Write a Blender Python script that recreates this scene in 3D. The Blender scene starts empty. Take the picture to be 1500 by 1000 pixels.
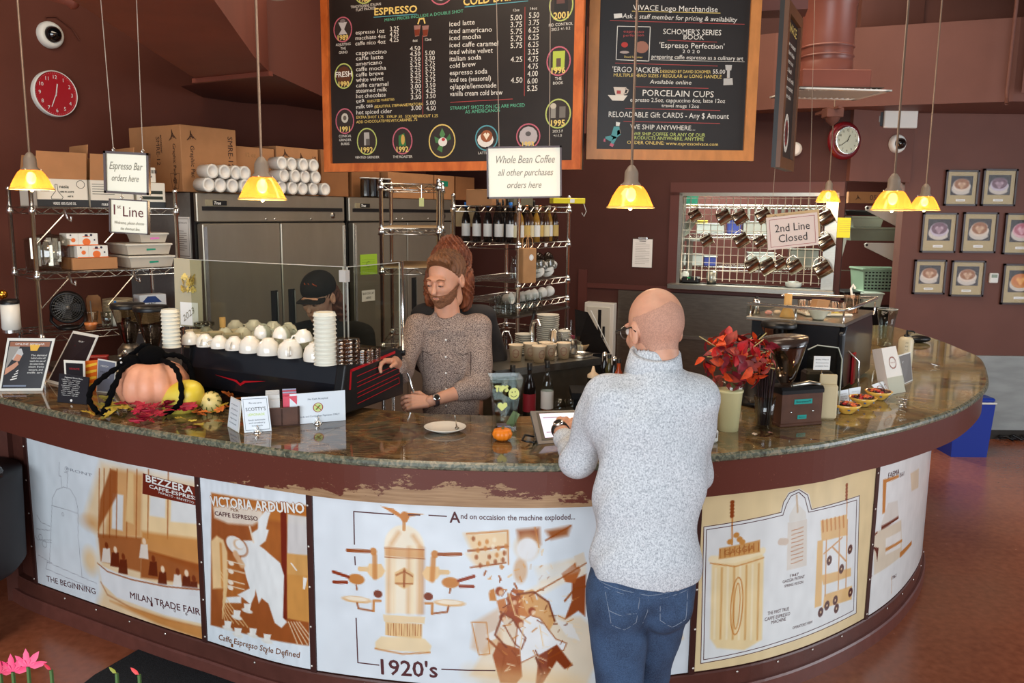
import bpy,bmesh,math,random
import numpy as np
from mathutils import Vector,Matrix
from mathutils.geometry import tessellate_polygon
rnd=random.Random(7)
sc=bpy.context.scene
COL=sc.collection
PI=math.pi
ME_=Matrix.Translation;MO_=Matrix.Rotation;cos=math.cos;sin=math.sin;V3=Vector
# ------------------------------------------------------------------ camera, light, exposure
FPX=1220.0;PITCH=math.radians(8.85);ROLL=math.radians(0.65);CAMZ=2.0
cam_d=bpy.data.cameras.new('camera');cam=bpy.data.objects.new('camera',cam_d);COL.objects.link(cam)
cam_d.sensor_width=36.0;cam_d.lens=36.0*FPX/1500.0;cam_d.clip_start=0.05;cam_d.clip_end=60
cam.matrix_world=ME_((0,0,CAMZ))@MO_(math.radians(90)-PITCH,4,'X')@MO_(ROLL,4,'Z')
sc.camera=cam
sc.view_settings.view_transform='Standard';sc.view_settings.look='None'
sc.view_settings.gamma=1.0;sc.view_settings.use_curve_mapping=False
sc.view_settings.exposure=0.14
wd=bpy.data.worlds.new('world');sc.world=wd;wd.use_nodes=True
wd.node_tree.nodes['Background'].inputs[0].default_value=(0.75,0.85,1.0,1)
wd.node_tree.nodes['Background'].inputs[1].default_value=0.35
def area(name,loc,target,sx,sy,power,col):
    l=bpy.data.lights.new(name,'AREA');l.shape='RECTANGLE';l.size=sx;l.size_y=sy;l.energy=power;l.color=col
    o=bpy.data.objects.new(name,l);COL.objects.link(o);o.location=loc
    o.rotation_euler=(V3(target)-V3(loc)).to_track_quat('-Z','Y').to_euler();return o
# daylight through the shop windows behind the photographer, and through those on the right
area('window_daylight',(-1.2,-2.4,2.0),(-0.6,4.5,0.9),5.5,2.6,330,(0.84,0.93,1.0))
area('side_window_daylight',(5.9,2.6,1.9),(0.6,5.0,1.0),3.0,2.2,110,(0.88,0.94,1.0))
area('ceiling_fill',(1.2,5.6,4.4),(1.2,5.6,0),3.0,2.2,120,(1.0,0.80,0.60))  # this and the next: broad warm overhead fill added in place of ceiling spots
area('ceiling_fill',(-1.4,2.9,4.4),(-1.4,3.6,0),2.4,1.6,90,(1.0,0.82,0.62))
area('kitchen_light',(2.6,9.0,2.9),(2.4,8.9,0),2.2,1.0,130,(0.93,1.0,0.88))
# ------------------------------------------------------------------ picture to place
def ray(px,py):
    a=(px-750)/FPX;b=-(py-500)/FPX
    c,s=cos(ROLL),sin(ROLL)
    a,b=c*a+s*b,-s*a+c*b
    return V3((a,cos(PITCH)+b*sin(PITCH),-sin(PITCH)+b*cos(PITCH)))
def atz(px,py,z):
    d=ray(px,py);t=(z-CAMZ)/d.z;return V3((0,0,CAMZ))+d*t
def aty(px,py,y):
    d=ray(px,py);t=y/d.y;return V3((0,0,CAMZ))+d*t
def atpl(px,py,p0,n):
    d=ray(px,py);o=V3((0,0,CAMZ));n=V3(n)
    t=(V3(p0)-o).dot(n)/d.dot(n);return o+d*t
CT=1.15      # top of the granite
def G(px,py):return atz(px,py,CT)
# ------------------------------------------------------------------ materials
MATS={}
def s2l(c):
    return tuple(((x/255.0)/12.92 if x/255.0<=0.04045 else((x/255.0+0.055)/1.055)**2.4)for x in c[:3])
def mat(name,rgb=(128,128,128),rough=0.5,metal=0.0,noise=0.0,nscale=20.0,bump=0.0,bscale=60.0,trans=0.0,
        ior=1.45,emit=None,estr=0.0,alpha=1.0,coat=0.0,sheen=0.0,rgb2=None,sss=0.0,stretch=None,spec=None):
    if name in MATS:return MATS[name]
    m=bpy.data.materials.new(name);m.use_nodes=True;nt=m.node_tree;b=nt.nodes['Principled BSDF']
    base=s2l(rgb)
    b.inputs['Base Color'].default_value=(*base,1);b.inputs['Roughness'].default_value=rough
    b.inputs['Metallic'].default_value=metal;b.inputs['IOR'].default_value=ior
    b.inputs['Transmission Weight'].default_value=trans;b.inputs['Alpha'].default_value=alpha
    b.inputs['Coat Weight'].default_value=coat;b.inputs['Coat Roughness'].default_value=0.08
    b.inputs['Sheen Weight'].default_value=sheen
    if spec is not None:b.inputs['Specular IOR Level'].default_value=spec
    if sss:b.inputs['Subsurface Weight'].default_value=sss;b.inputs['Subsurface Scale'].default_value=0.01
    if emit:b.inputs['Emission Color'].default_value=(*s2l(emit),1);b.inputs['Emission Strength'].default_value=estr
    if noise or bump or rgb2:
        tc=nt.nodes.new('ShaderNodeTexCoord');src=tc.outputs['Object']
        if stretch:
            mp=nt.nodes.new('ShaderNodeMapping');mp.inputs['Scale'].default_value=stretch
            nt.links.new(src,mp.inputs[0]);src=mp.outputs[0]
        if noise or rgb2:
            n=nt.nodes.new('ShaderNodeTexNoise');n.inputs['Scale'].default_value=nscale;n.inputs['Detail'].default_value=4
            nt.links.new(src,n.inputs['Vector'])
            r=nt.nodes.new('ShaderNodeValToRGB');nt.links.new(n.outputs[0],r.inputs[0])
            c2=s2l(rgb2)if rgb2 else tuple(min(1,x*(1+noise))for x in base)
            c1=base if rgb2 else tuple(x*(1-noise)for x in base)
            r.color_ramp.elements[0].position=0.36;r.color_ramp.elements[1].position=0.64
            r.color_ramp.elements[0].color=(*c1,1);r.color_ramp.elements[1].color=(*c2,1)
            nt.links.new(r.outputs[0],b.inputs['Base Color'])
        if bump:
            n2=nt.nodes.new('ShaderNodeTexNoise');n2.inputs['Scale'].default_value=bscale;n2.inputs['Detail'].default_value=3
            nt.links.new(src,n2.inputs['Vector'])
            bp=nt.nodes.new('ShaderNodeBump');bp.inputs['Strength'].default_value=bump;bp.inputs['Distance'].default_value=0.01
            nt.links.new(n2.outputs[0],bp.inputs['Height']);nt.links.new(bp.outputs[0],b.inputs['Normal'])
    MATS[name]=m;return m
def glassmat(name,tint=(255,255,255),rough=0.0,mixv=0.12):
    """thin clear glass or plastic: light goes straight through, with a mirror-like share at grazing angles"""
    if name in MATS:return MATS[name]
    m=bpy.data.materials.new(name);m.use_nodes=True;nt=m.node_tree
    for n in list(nt.nodes):nt.nodes.remove(n)
    out=nt.nodes.new('ShaderNodeOutputMaterial');tr=nt.nodes.new('ShaderNodeBsdfTransparent');gl=nt.nodes.new('ShaderNodeBsdfGlossy')
    tr.inputs[0].default_value=(*s2l(tint),1);gl.inputs['Roughness'].default_value=max(rough,0.03)
    lw=nt.nodes.new('ShaderNodeLayerWeight');lw.inputs[0].default_value=0.5;pw=nt.nodes.new('ShaderNodeMath');pw.operation='POWER';pw.inputs[1].default_value=4.0;nt.links.new(lw.outputs['Facing'],pw.inputs[0])
    mr=nt.nodes.new('ShaderNodeMapRange');mr.inputs['To Min'].default_value=mixv;mr.inputs['To Max'].default_value=1.0
    nt.links.new(pw.outputs[0],mr.inputs[0])
    mx=nt.nodes.new('ShaderNodeMixShader');nt.links.new(mr.outputs[0],mx.inputs[0])
    nt.links.new(tr.outputs[0],mx.inputs[1]);nt.links.new(gl.outputs[0],mx.inputs[2]);nt.links.new(mx.outputs[0],out.inputs[0])
    MATS[name]=m;return m
def attrmat(name,rough=0.5,coat=0.0,mottling=0.0):
    if name in MATS:return MATS[name]
    m=bpy.data.materials.new(name);m.use_nodes=True;nt=m.node_tree;b=nt.nodes['Principled BSDF']
    a=nt.nodes.new('ShaderNodeAttribute');a.attribute_name='print'
    b.inputs['Roughness'].default_value=rough;b.inputs['Coat Weight'].default_value=coat;b.inputs['Coat Roughness'].default_value=0.05
    if mottling:
        tc=nt.nodes.new('ShaderNodeTexCoord');n=nt.nodes.new('ShaderNodeTexNoise');n.inputs['Scale'].default_value=60;n.inputs['Detail'].default_value=5
        nt.links.new(tc.outputs['Object'],n.inputs['Vector'])
        mr=nt.nodes.new('ShaderNodeMapRange');mr.inputs['To Min'].default_value=1-mottling;mr.inputs['To Max'].default_value=1+mottling
        nt.links.new(n.outputs[0],mr.inputs[0])
        mx=nt.nodes.new('ShaderNodeVectorMath');mx.operation='SCALE'
        nt.links.new(a.outputs['Color'],mx.inputs[0]);nt.links.new(mr.outputs[0],mx.inputs['Scale']);nt.links.new(mx.outputs[0],b.inputs['Base Color'])
    else:nt.links.new(a.outputs['Color'],b.inputs['Base Color'])
    MATS[name]=m;return m
class N:
    """small helper for longer node trees"""
    def __init__(s,name):
        s.m=bpy.data.materials.new(name);s.m.use_nodes=True;s.t=s.m.node_tree;s.b=s.t.nodes['Principled BSDF'];MATS[name]=s.m
        s.co=s.t.nodes.new('ShaderNodeTexCoord').outputs['Object']
    def n(s,typ,ins={},**kw):
        x=s.t.nodes.new(typ)
        for k,v in kw.items():setattr(x,k,v)
        for k,v in ins.items():
            if hasattr(v,'links'):s.t.links.new(v,x.inputs[k])
            else:x.inputs[k].default_value=v
        return x
    def ramp(s,src,stops):
        r=s.t.nodes.new('ShaderNodeValToRGB');s.t.links.new(src,r.inputs[0]);e=r.color_ramp.elements
        while len(e)<len(stops):e.new(0.5)
        for i,(p,c)in enumerate(stops):e[i].position=p;e[i].color=(*s2l(c),1)
        return r.outputs[0]
    def set(s,k,v):
        if hasattr(v,'links'):s.t.links.new(v,s.b.inputs[k])
        else:s.b.inputs[k].default_value=v
    def mix(s,f,a,b,mode='MIX'):
        x=s.t.nodes.new('ShaderNodeMix');x.data_type='RGBA';x.blend_type=mode
        for i,v in((0,f),(6,a),(7,b)):
            if hasattr(v,'links'):s.t.links.new(v,x.inputs[i])
            else:x.inputs[i].default_value=v if i==0 else(*s2l(v),1)
        return x.outputs[2]
# ------------------------------------------------------------------ mesh builder
KIDS={}
def par(o,p):o.parent=p;KIDS.setdefault(p.name,[]).append(o);return o
class MB:
    def __init__(s):s.v=[];s.f=[];s.mi=[];s.mats=[];s.sm=[]
    def _m(s,m):
        if m is None:m=s.mats[-1]if s.mats else mat('plain')
        if m not in s.mats:s.mats.append(m)
        return s.mats.index(m)
    def add(s,V,Fc,m=None,smooth=False,M=None):
        k=len(s.v);i=s._m(m)
        if M is not None:V=[M@V3(p)for p in V]
        s.v.extend([tuple(p)for p in V]);s.f.extend([tuple(q+k for q in f)for f in Fc])
        s.mi.extend([i]*len(Fc));s.sm.extend([smooth]*len(Fc));return s
    def box(s,c,d,m=None,rz=0,M=None,bev=0.0):
        """c centre, d full sizes; bev cuts every long edge"""
        x,y,z=d[0]/2,d[1]/2,d[2]/2
        R=ME_(c)@MO_(rz,4,'Z')
        if M is not None:R=M@R
        b=min(bev,x*.9,y*.9,z*.9)
        if b<=0:
            V=[(-x,-y,-z),(x,-y,-z),(x,y,-z),(-x,y,-z),(-x,-y,z),(x,-y,z),(x,y,z),(-x,y,z)]
            return s.add(V,[(0,3,2,1),(4,5,6,7),(0,1,5,4),(1,2,6,5),(2,3,7,6),(3,0,4,7)],m,False,R)
        def ringpts(xx,yy,bb,zz):return[(-xx+bb,-yy,zz),(xx-bb,-yy,zz),(xx,-yy+bb,zz),(xx,yy-bb,zz),(xx-bb,yy,zz),(-xx+bb,yy,zz),(-xx,yy-bb,zz),(-xx,-yy+bb,zz)]
        rings=[ringpts(x-b,y-b,b*.5,-z),ringpts(x,y,b,-z+b),ringpts(x,y,b,z-b),ringpts(x-b,y-b,b*.5,z)]
        V=sum(rings,[]);Fc=[tuple(range(7,-1,-1)),tuple(range(24,32))]
        for k in range(3):
            for j in range(8):Fc.append((k*8+j,k*8+(j+1)%8,k*8+8+(j+1)%8,k*8+8+j))
        return s.add(V,Fc,m,False,R)
    def lathe(s,prof,m=None,n=24,M=None,smooth=True,wave=None,close=False,cap=False):
        """prof list of (r,z)"""
        V=[];Fc=[]
        for(r,z)in prof:
            for j in range(n):
                a=2*PI*j/n;rr=r*(1+(wave(a,z)if wave else 0));V.append((rr*cos(a),rr*sin(a),z))
        L=len(prof)
        for i in range(L-1 if not close else L):
            for j in range(n):
                a,b=i*n+j,i*n+(j+1)%n;c,d=((i+1)%L)*n+(j+1)%n,((i+1)%L)*n+j
                Fc.append((a,b,c,d))
        if cap:
            Fc.append(tuple(range(n-1,-1,-1)));Fc.append(tuple((L-1)*n+j for j in range(n)))
        return s.add(V,Fc,m,smooth,M)
    def tube(s,pts,r,m=None,n=8,M=None,caps=True,closed=False):
        pts=[V3(p)for p in pts];L=len(pts);V=[];Fc=[]
        rs=r if isinstance(r,(list,tuple))else[r]*L
        up=None
        for i,p in enumerate(pts):
            if closed:t=pts[(i+1)%L]-pts[i-1]
            else:t=(pts[min(i+1,L-1)]-pts[max(i-1,0)])
            if t.length<1e-9:t=V3((0,0,1))
            t.normalize()
            if up is None:up=V3((0,0,1))if abs(t.z)<.9 else V3((1,0,0))
            a=t.cross(up);
            if a.length<1e-6:a=t.orthogonal()
            a.normalize();b=a.cross(t).normalized();up=b
            for j in range(n):
                w=2*PI*j/n;V.append(p+(a*cos(w)+b*sin(w))*rs[i])
        for i in range(L if closed else L-1):
            for j in range(n):
                k2=(i+1)%L
                Fc.append((i*n+j,i*n+(j+1)%n,k2*n+(j+1)%n,k2*n+j))
        if caps and not closed:
            Fc.append(tuple(range(n)));Fc.append(tuple((L-1)*n+n-1-j for j in range(n)))
        return s.add(V,Fc,m,n>5,M)
    def cyl(s,p0,p1,r,m=None,n=12,M=None):return s.tube([p0,p1],r,m,n,M)
    def prism(s,pts,z0,z1,m=None,M=None,smooth=False):
        """pts 2D outline (ccw), extruded along local z"""
        n=len(pts);V=[(p[0],p[1],z0)for p in pts]+[(p[0],p[1],z1)for p in pts]
        tr=tessellate_polygon([[V3((p[0],p[1],0))for p in pts]])
        Fc=[(t[0],t[1],t[2])for t in tr]+[(t[2]+n,t[1]+n,t[0]+n)for t in tr]
        Fc+=[(i,(i+1)%n,(i+1)%n+n,i+n)for i in range(n)]
        return s.add(V,Fc,m,smooth,M)
    def sphere(s,c,r,m=None,n=16,k=10,sc3=(1,1,1),M=None):
        V=[(c[0],c[1],c[2]-r*sc3[2])];Fc=[]
        for i in range(1,k):
            t=PI*i/k
            for j in range(n):
                a=2*PI*j/n;V.append((c[0]+r*sc3[0]*sin(t)*cos(a),c[1]+r*sc3[1]*sin(t)*sin(a),c[2]-r*sc3[2]*cos(t)))
        V.append((c[0],c[1],c[2]+r*sc3[2]));e=len(V)-1
        for j in range(n):
            Fc.append((0,1+(j+1)%n,1+j));Fc.append((e,e-n+j,e-n+(j+1)%n))
        for i in range(k-2):
            for j in range(n):a=1+i*n;Fc.append((a+j,a+(j+1)%n,a+n+(j+1)%n,a+n+j))
        return s.add(V,Fc,m,True,M)
    def build(s,name,parent=None,m=None,loc=None,smooth=None,bevel=None):
        me=bpy.data.meshes.new(name);me.from_pydata(s.v,[],s.f)
        ms=s.mats if s.mats else[mat('plain')]
        if m is not None and(not s.mats or s.mats==[MATS.get('plain')]):ms=[m]
        for x in ms:me.materials.append(x)
        me.polygons.foreach_set('material_index',s.mi)
        me.polygons.foreach_set('use_smooth',[bool(x)if smooth is None else smooth for x in s.sm]);me.update()
        o=bpy.data.objects.new(name,me);COL.objects.link(o)
        if parent is not None:par(o,parent)
        if loc is not None:o.location=loc
        if bevel:
            md=o.modifiers.new('bevel','BEVEL');md.width=bevel;md.segments=2;md.limit_method='ANGLE';md.angle_limit=0.7
        return o
def thing(name,label,cat,loc=(0,0,0),rz=0,group=None,rot=None):
    o=bpy.data.objects.new(name,None);COL.objects.link(o);o.empty_display_size=.05
    o.location=loc;o.rotation_euler=rot if rot else(0,0,rz);o['label']=label;o['category']=cat
    if group:o['group']=group
    return o
def tag(o,label,cat,group=None):
    o['label']=label;o['category']=cat
    if group:o['group']=group
    return o
def struct(o):o['kind']='structure';return o
def dup(root,loc=None,rz=None,label=None,group=None,rot=None,scale=None):
    r=root.copy();COL.objects.link(r)
    if loc is not None:r.location=loc
    if rz is not None:r.rotation_euler=(0,0,rz)
    if rot is not None:r.rotation_euler=rot
    if scale is not None:r.scale=(scale,)*3 if not isinstance(scale,tuple)else scale
    if label:r['label']=label
    if group:r['group']=group
    def rec(a,b):
        for ch in ALLC(a):
            c=ch.copy();COL.objects.link(c);par(c,b);rec(ch,c)
    rec(root,r);return r
def ALLC(a):return KIDS.get(a.name,[])
ORD=['first','second','third','fourth','fifth','sixth','seventh','eighth','ninth','tenth','eleventh','twelfth','thirteenth','fourteenth','fifteenth','sixteenth','seventeenth','eighteenth','nineteenth','twentieth']
# ------------------------------------------------------------------ text as flat meshes
_tc={}
def text2d(s,shear=0.0,sp=1.0):
    k=(s,shear,sp)
    if k in _tc:return _tc[k]
    cu=bpy.data.curves.new('t','FONT');cu.body=s;cu.size=1.0;cu.shear=shear;cu.resolution_u=2;cu.space_character=sp;cu.fill_mode='FRONT'
    o=bpy.data.objects.new('t',cu);COL.objects.link(o)
    dg=bpy.context.evaluated_depsgraph_get();me=o.evaluated_get(dg).to_mesh()
    V=[(v.co.x,v.co.y)for v in me.vertices];Fc=[tuple(p.vertices)for p in me.polygons]
    o.evaluated_get(dg).to_mesh_clear();bpy.data.objects.remove(o);bpy.data.curves.remove(cu)
    if V:
        x0=min(v[0]for v in V);x1=max(v[0]for v in V);w=x1-x0
        V=[(v[0]-x0,v[1])for v in V]
    else:w=0
    _tc[k]=(V,Fc,w);return _tc[k]
def put_text(mb,s,x,y,h,fmap,m,width=None,align='l',shear=0.0,rot=0.0,off=0.0008,bold=0.0,sp=1.0):
    """h = cap height in metres; fmap(u,v,off)->3D; width forces the run length"""
    V,Fc,w=text2d(s,shear,sp)
    if not V:return
    k=h/0.70;kx=(width/w)if width else k
    ox={'l':0,'c':-w*kx/2,'r':-w*kx}[align];c,q=cos(rot),sin(rot)
    reps=[(0,0)]if not bold else[(-bold,0),(bold,0),(0,bold),(0,-bold)]
    for bi,(bx,by)in enumerate(reps):
        P=[]
        for(a,b)in V:
            a2=a*kx+ox+bx;b2=b*k+by
            P.append(fmap(x+a2*c-b2*q,y+a2*q+b2*c,off+bi*0.00005))
        mb.add(P,Fc,m)
def flatmap(o,ux,uy,n):
    o,ux,uy,n=V3(o),V3(ux),V3(uy),V3(n)
    return lambda u,v,off=0.0:o+ux*u+uy*v+n*off
XZ=flatmap((0,0,0),(1,0,0),(0,0,1),(0,-1,0))      # a face looking along -y
XY=flatmap((0,0,0),(1,0,0),(0,1,0),(0,0,1))
def poly(mb,pts,fmap,m,off=0.0006,strip=None):
    tr=tessellate_polygon([[V3((p[0],p[1],0))for p in pts]])
    for t in tr:
        T=[tuple(pts[i][:2])for i in t]
        a=(T[1][0]-T[0][0])*(T[2][1]-T[0][1])-(T[1][1]-T[0][1])*(T[2][0]-T[0][0])
        if a<0:T=T[::-1]
        if strip is None:mb.add([fmap(p[0],p[1],off)for p in T],[(0,1,2)],m);continue
        x0=min(p[0]for p in T);x1=max(p[0]for p in T);i=math.floor(x0/strip)
        while i*strip<x1:
            Q=clipx(clipx(T,i*strip,1),(i+1)*strip,-1);i+=1
            if len(Q)>=3:mb.add([fmap(p[0],p[1],off)for p in Q],[tuple(range(len(Q)))],m)
def clipx(P,x,sg):
    out=[]
    for i in range(len(P)):
        a,b=P[i-1],P[i];ia=(a[0]-x)*sg>=0;ib=(b[0]-x)*sg>=0
        if ia!=ib:
            t=(x-a[0])/(b[0]-a[0]);out.append((x,a[1]+t*(b[1]-a[1])))
        if ib:out.append(b)
    return out
def line(mb,pts,w,fmap,m,off=0.0006,closed=False,strip=None):
    P=[V3((p[0],p[1]))for p in pts]
    if closed:P=P+[P[0]]
    for a,b in zip(P,P[1:]):
        d=b-a
        if d.length<1e-6:continue
        k=max(1,int(d.length/strip))if strip else 1
        n=V3((-d.y,d.x)).normalized()*w/2;e=d.normalized()*w*0.3
        for j in range(k):
            p,q=a+d*(j/k),a+d*((j+1)/k)
            if j==0:p=p-e
            if j==k-1:q=q+e
            mb.add([fmap(*(p-n),off),fmap(*(q-n),off),fmap(*(q+n),off),fmap(*(p+n),off)],[(0,1,2,3)],m)
def ell(cx,cy,rx,ry,n=24,a0=0,a1=2*PI):
    return[(cx+rx*cos(a0+(a1-a0)*i/n),cy+ry*sin(a0+(a1-a0)*i/n))for i in range(n+(0 if abs(a1-a0-2*PI)<1e-6 else 1))]
# ------------------------------------------------------------------ painter for flat prints (posters, panel artwork)
class Canvas:
    def __init__(s,W,H,res,bg):
        s.W,s.H=W,H;s.nx=max(4,int(W/res));s.ny=max(4,int(H/res))
        s.X,s.Y=np.meshgrid((np.arange(s.nx)+.5)/s.nx*W,(np.arange(s.ny)+.5)/s.ny*H)
        s.a=np.ones((s.ny,s.nx,3))*np.array(bg,float);s.px=W/s.nx
    def _mix(s,k,col,al):
        k=np.clip(k,0,1)*al;s.a=s.a*(1-k[...,None])+np.array(col,float)*k[...,None]
    def ellipse(s,cx,cy,rx,ry,col,al=1,soft=None,rot=0):
        soft=soft or s.px;c,q=cos(rot),sin(rot);x=s.X-cx;y=s.Y-cy;u=(c*x+q*y)/rx;v=(-q*x+c*y)/ry
        d=(np.sqrt(u*u+v*v)-1)*min(rx,ry);s._mix(.5-d/soft,col,al)
    def poly(s,P,col,al=1,soft=None):
        soft=soft or s.px;d=np.full(s.X.shape,1e9);ins=np.zeros(s.X.shape,bool);n=len(P)
        for i in range(n):
            ax,ay=P[i-1][:2];bx,by=P[i][:2];ex,ey=bx-ax,by-ay;L=ex*ex+ey*ey+1e-12
            t=np.clip(((s.X-ax)*ex+(s.Y-ay)*ey)/L,0,1);d=np.minimum(d,np.hypot(s.X-ax-t*ex,s.Y-ay-t*ey))
            c=((ay>s.Y)!=(by>s.Y))&(s.X<(bx-ax)*(s.Y-ay)/((by-ay)if abs(by-ay)>1e-12 else 1e-12)+ax);ins^=c
        s._mix(.5+np.where(ins,d,-d)/soft,col,al)
    def stroke(s,P,w,col,al=1,soft=None):
        soft=soft or s.px;d=np.full(s.X.shape,1e9)
        for i in range(1,len(P)):
            ax,ay=P[i-1][:2];bx,by=P[i][:2];ex,ey=bx-ax,by-ay;L=ex*ex+ey*ey+1e-12
            t=np.clip(((s.X-ax)*ex+(s.Y-ay)*ey)/L,0,1);d=np.minimum(d,np.hypot(s.X-ax-t*ex,s.Y-ay-t*ey))
        s._mix(.5-(d-w/2)/soft,col,al)
    def rect(s,x0,y0,x1,y1,col,al=1,soft=None):s.poly([(x0,y0),(x1,y0),(x1,y1),(x0,y1)],col,al,soft)
    def noise(s,amp,seed=1,k=18):
        g=np.random.RandomState(seed).rand(k,k*2);yi=np.linspace(0,k-1.001,s.ny);xi=np.linspace(0,2*k-1.001,s.nx)
        y0=yi.astype(int);x0=xi.astype(int);fy=(yi-y0)[:,None];fx=(xi-x0)[None]
        y1=np.minimum(y0+1,k-1);x1=np.minimum(x0+1,2*k-1)
        n=(g[y0][:,x0]*(1-fy)*(1-fx)+g[y1][:,x0]*fy*(1-fx)+g[y0][:,x1]*(1-fy)*fx+g[y1][:,x1]*fy*fx)-.5
        s.a*=1+n[...,None]*amp
    def mesh(s,name,fmap,m,parent=None,off=0.0):
        nx,ny=s.nx,s.ny;V=[]
        for j in range(ny+1):
            for i in range(nx+1):V.append(fmap(i/nx*s.W,j/ny*s.H,off))
        V=np.array([tuple(v)for v in V],np.float32)
        i,j=np.meshgrid(np.arange(nx),np.arange(ny));a=(j*(nx+1)+i).ravel()
        F4=np.stack([a,a+1,a+nx+2,a+nx+1],1).astype(np.int32)
        me=bpy.data.meshes.new(name);me.vertices.add(len(V));me.vertices.foreach_set('co',V.ravel())
        me.loops.add(F4.size);me.loops.foreach_set('vertex_index',F4.ravel());me.polygons.add(len(F4))
        me.polygons.foreach_set('loop_start',np.arange(0,F4.size,4,dtype=np.int32));me.update(calc_edges=True)
        at=me.attributes.new('print','FLOAT_COLOR','FACE');c=np.clip(s.a,0,255)/255.0
        c=np.where(c<=.04045,c/12.92,((c+.055)/1.055)**2.4).reshape(-1,3)
        at.data.foreach_set('color',np.concatenate([c,np.ones((len(c),1))],1).astype(np.float32).ravel())
        me.materials.append(m);o=bpy.data.objects.new(name,me);COL.objects.link(o)
        if parent is not None:par(o,parent)
        return o
# ------------------------------------------------------------------ smooth solid bodies from distance fields (surface nets)
def sm_min(a,b,k):
    h=np.clip(.5+.5*(b-a)/k,0,1);return b*(1-h)+a*h-k*h*(1-h)
def cone(P,a,b,ra,rb):
    a=np.array(a,float);b=np.array(b,float);ab=b-a;L=ab@ab+1e-12
    t=np.clip(((P-a)@ab)/L,0,1);return np.linalg.norm(P-a-t[:,None]*ab,axis=1)-(ra+(rb-ra)*t)
def elps(P,c,r,R=None):
    q=P-np.array(c,float)
    if R is not None:q=q@np.array(R)
    r=np.array(r,float);k0=np.linalg.norm(q/r,axis=1);k1=np.linalg.norm(q/(r*r),axis=1)+1e-9
    return k0*(k0-1)/k1
def field_mesh(f,lo,hi,h,name='body',mats=None,mfun=None,parent=None,cut=None):
    """f(P Nx3)->distance; samples near the surface only; naive surface nets; returns verts, faces or an object"""
    lo=np.array(lo,float);hi=np.array(hi,float);B=8
    nb=np.ceil((hi-lo)/(h*B)).astype(int)+1;n=nb*B+1
    D=np.full(tuple(n),1.0,np.float32)
    bi=np.stack(np.meshgrid(*[np.arange(k)for k in nb],indexing='ij'),-1).reshape(-1,3)
    cc=lo+(bi+.5)*B*h;dc=f(cc);near=np.abs(dc)<B*h*1.25
    loc=np.stack(np.meshgrid(*[np.arange(B+1)]*3,indexing='ij'),-1).reshape(-1,3)
    for q,dd in zip(bi[~near],dc[~near]):
        if dd<0:D[q[0]*B:q[0]*B+B+1,q[1]*B:q[1]*B+B+1,q[2]*B:q[2]*B+B+1]=-1
    nb_=bi[near]
    for s0 in range(0,len(nb_),400):
        ch=nb_[s0:s0+400];idx=(ch[:,None,:]*B+loc[None]).reshape(-1,3)
        D[idx[:,0],idx[:,1],idx[:,2]]=f(lo+idx*h)
    s=D<0
    c8=[s[i:n[0]-1+i,j:n[1]-1+j,k:n[2]-1+k]for i in(0,1)for j in(0,1)for k in(0,1)]
    tot=sum(c.astype(np.int8)for c in c8);act=(tot>0)&(tot<8)
    ids=np.full(act.shape,-1,np.int64);cells=np.argwhere(act);ids[act]=np.arange(len(cells))
    acc=np.zeros((len(cells),3));cnt=np.zeros(len(cells))
    for ax in range(3):
        for o1 in(0,1):
            for o2 in(0,1):
                a=cells.copy();oth=[x for x in range(3)if x!=ax];a[:,oth[0]]+=o1;a[:,oth[1]]+=o2
                b=a.copy();b[:,ax]+=1
                da=D[a[:,0],a[:,1],a[:,2]];db=D[b[:,0],b[:,1],b[:,2]]
                m=(da<0)!=(db<0);t=np.where(m,da/(da-db+1e-12),0)
                p=a.astype(float);p[:,ax]+=t;acc[m]+=p[m];cnt[m]+=1
    V=lo+acc/np.maximum(cnt,1)[:,None]*h
    Fs=[]
    for ax in range(3):
        o1,o2=[(1,2),(2,0),(0,1)][ax]
        sl=[slice(0,n[0]-1),slice(0,n[1]-1),slice(0,n[2]-1)]
        sa=s[tuple(sl)];sl2=list(sl);sl2[ax]=slice(1,n[ax]);sb=s[tuple(sl2)]
        e=np.argwhere(sa!=sb);e=e[(e[:,o1]>0)&(e[:,o2]>0)]
        q=[]
        for d1,d2 in((0,0),(-1,0),(-1,-1),(0,-1)):
            w=e.copy();w[:,o1]+=d1;w[:,o2]+=d2;q.append(ids[w[:,0],w[:,1],w[:,2]])
        q=np.stack(q,1);ins=sa[e[:,0],e[:,1],e[:,2]];q[~ins]=q[~ins][:,::-1];Fs.append(q[(q>=0).all(1)])
    Fa=np.concatenate(Fs)
    return V,Fa
def np_obj(name,V,Fa,mats,midx=None,parent=None,cols=None):
    me=bpy.data.meshes.new(name);me.vertices.add(len(V));me.vertices.foreach_set('co',np.asarray(V,np.float32).ravel())
    Fa=np.asarray(Fa,np.int32);me.loops.add(Fa.size);me.loops.foreach_set('vertex_index',Fa.ravel());me.polygons.add(len(Fa))
    me.polygons.foreach_set('loop_start',np.arange(0,Fa.size,Fa.shape[1],dtype=np.int32))
    me.update(calc_edges=True);me.validate()
    for x in mats:me.materials.append(x)
    if midx is not None:me.polygons.foreach_set('material_index',np.asarray(midx,np.int32))
    me.polygons.foreach_set('use_smooth',np.ones(len(me.polygons),bool))
    if cols is not None:
        at=me.attributes.new('print','FLOAT_COLOR','POINT');at.data.foreach_set('color',np.concatenate([cols,np.ones((len(cols),1))],1).astype(np.float32).ravel())
    o=bpy.data.objects.new(name,me);COL.objects.link(o)
    if parent is not None:par(o,parent)
    return o
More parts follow.
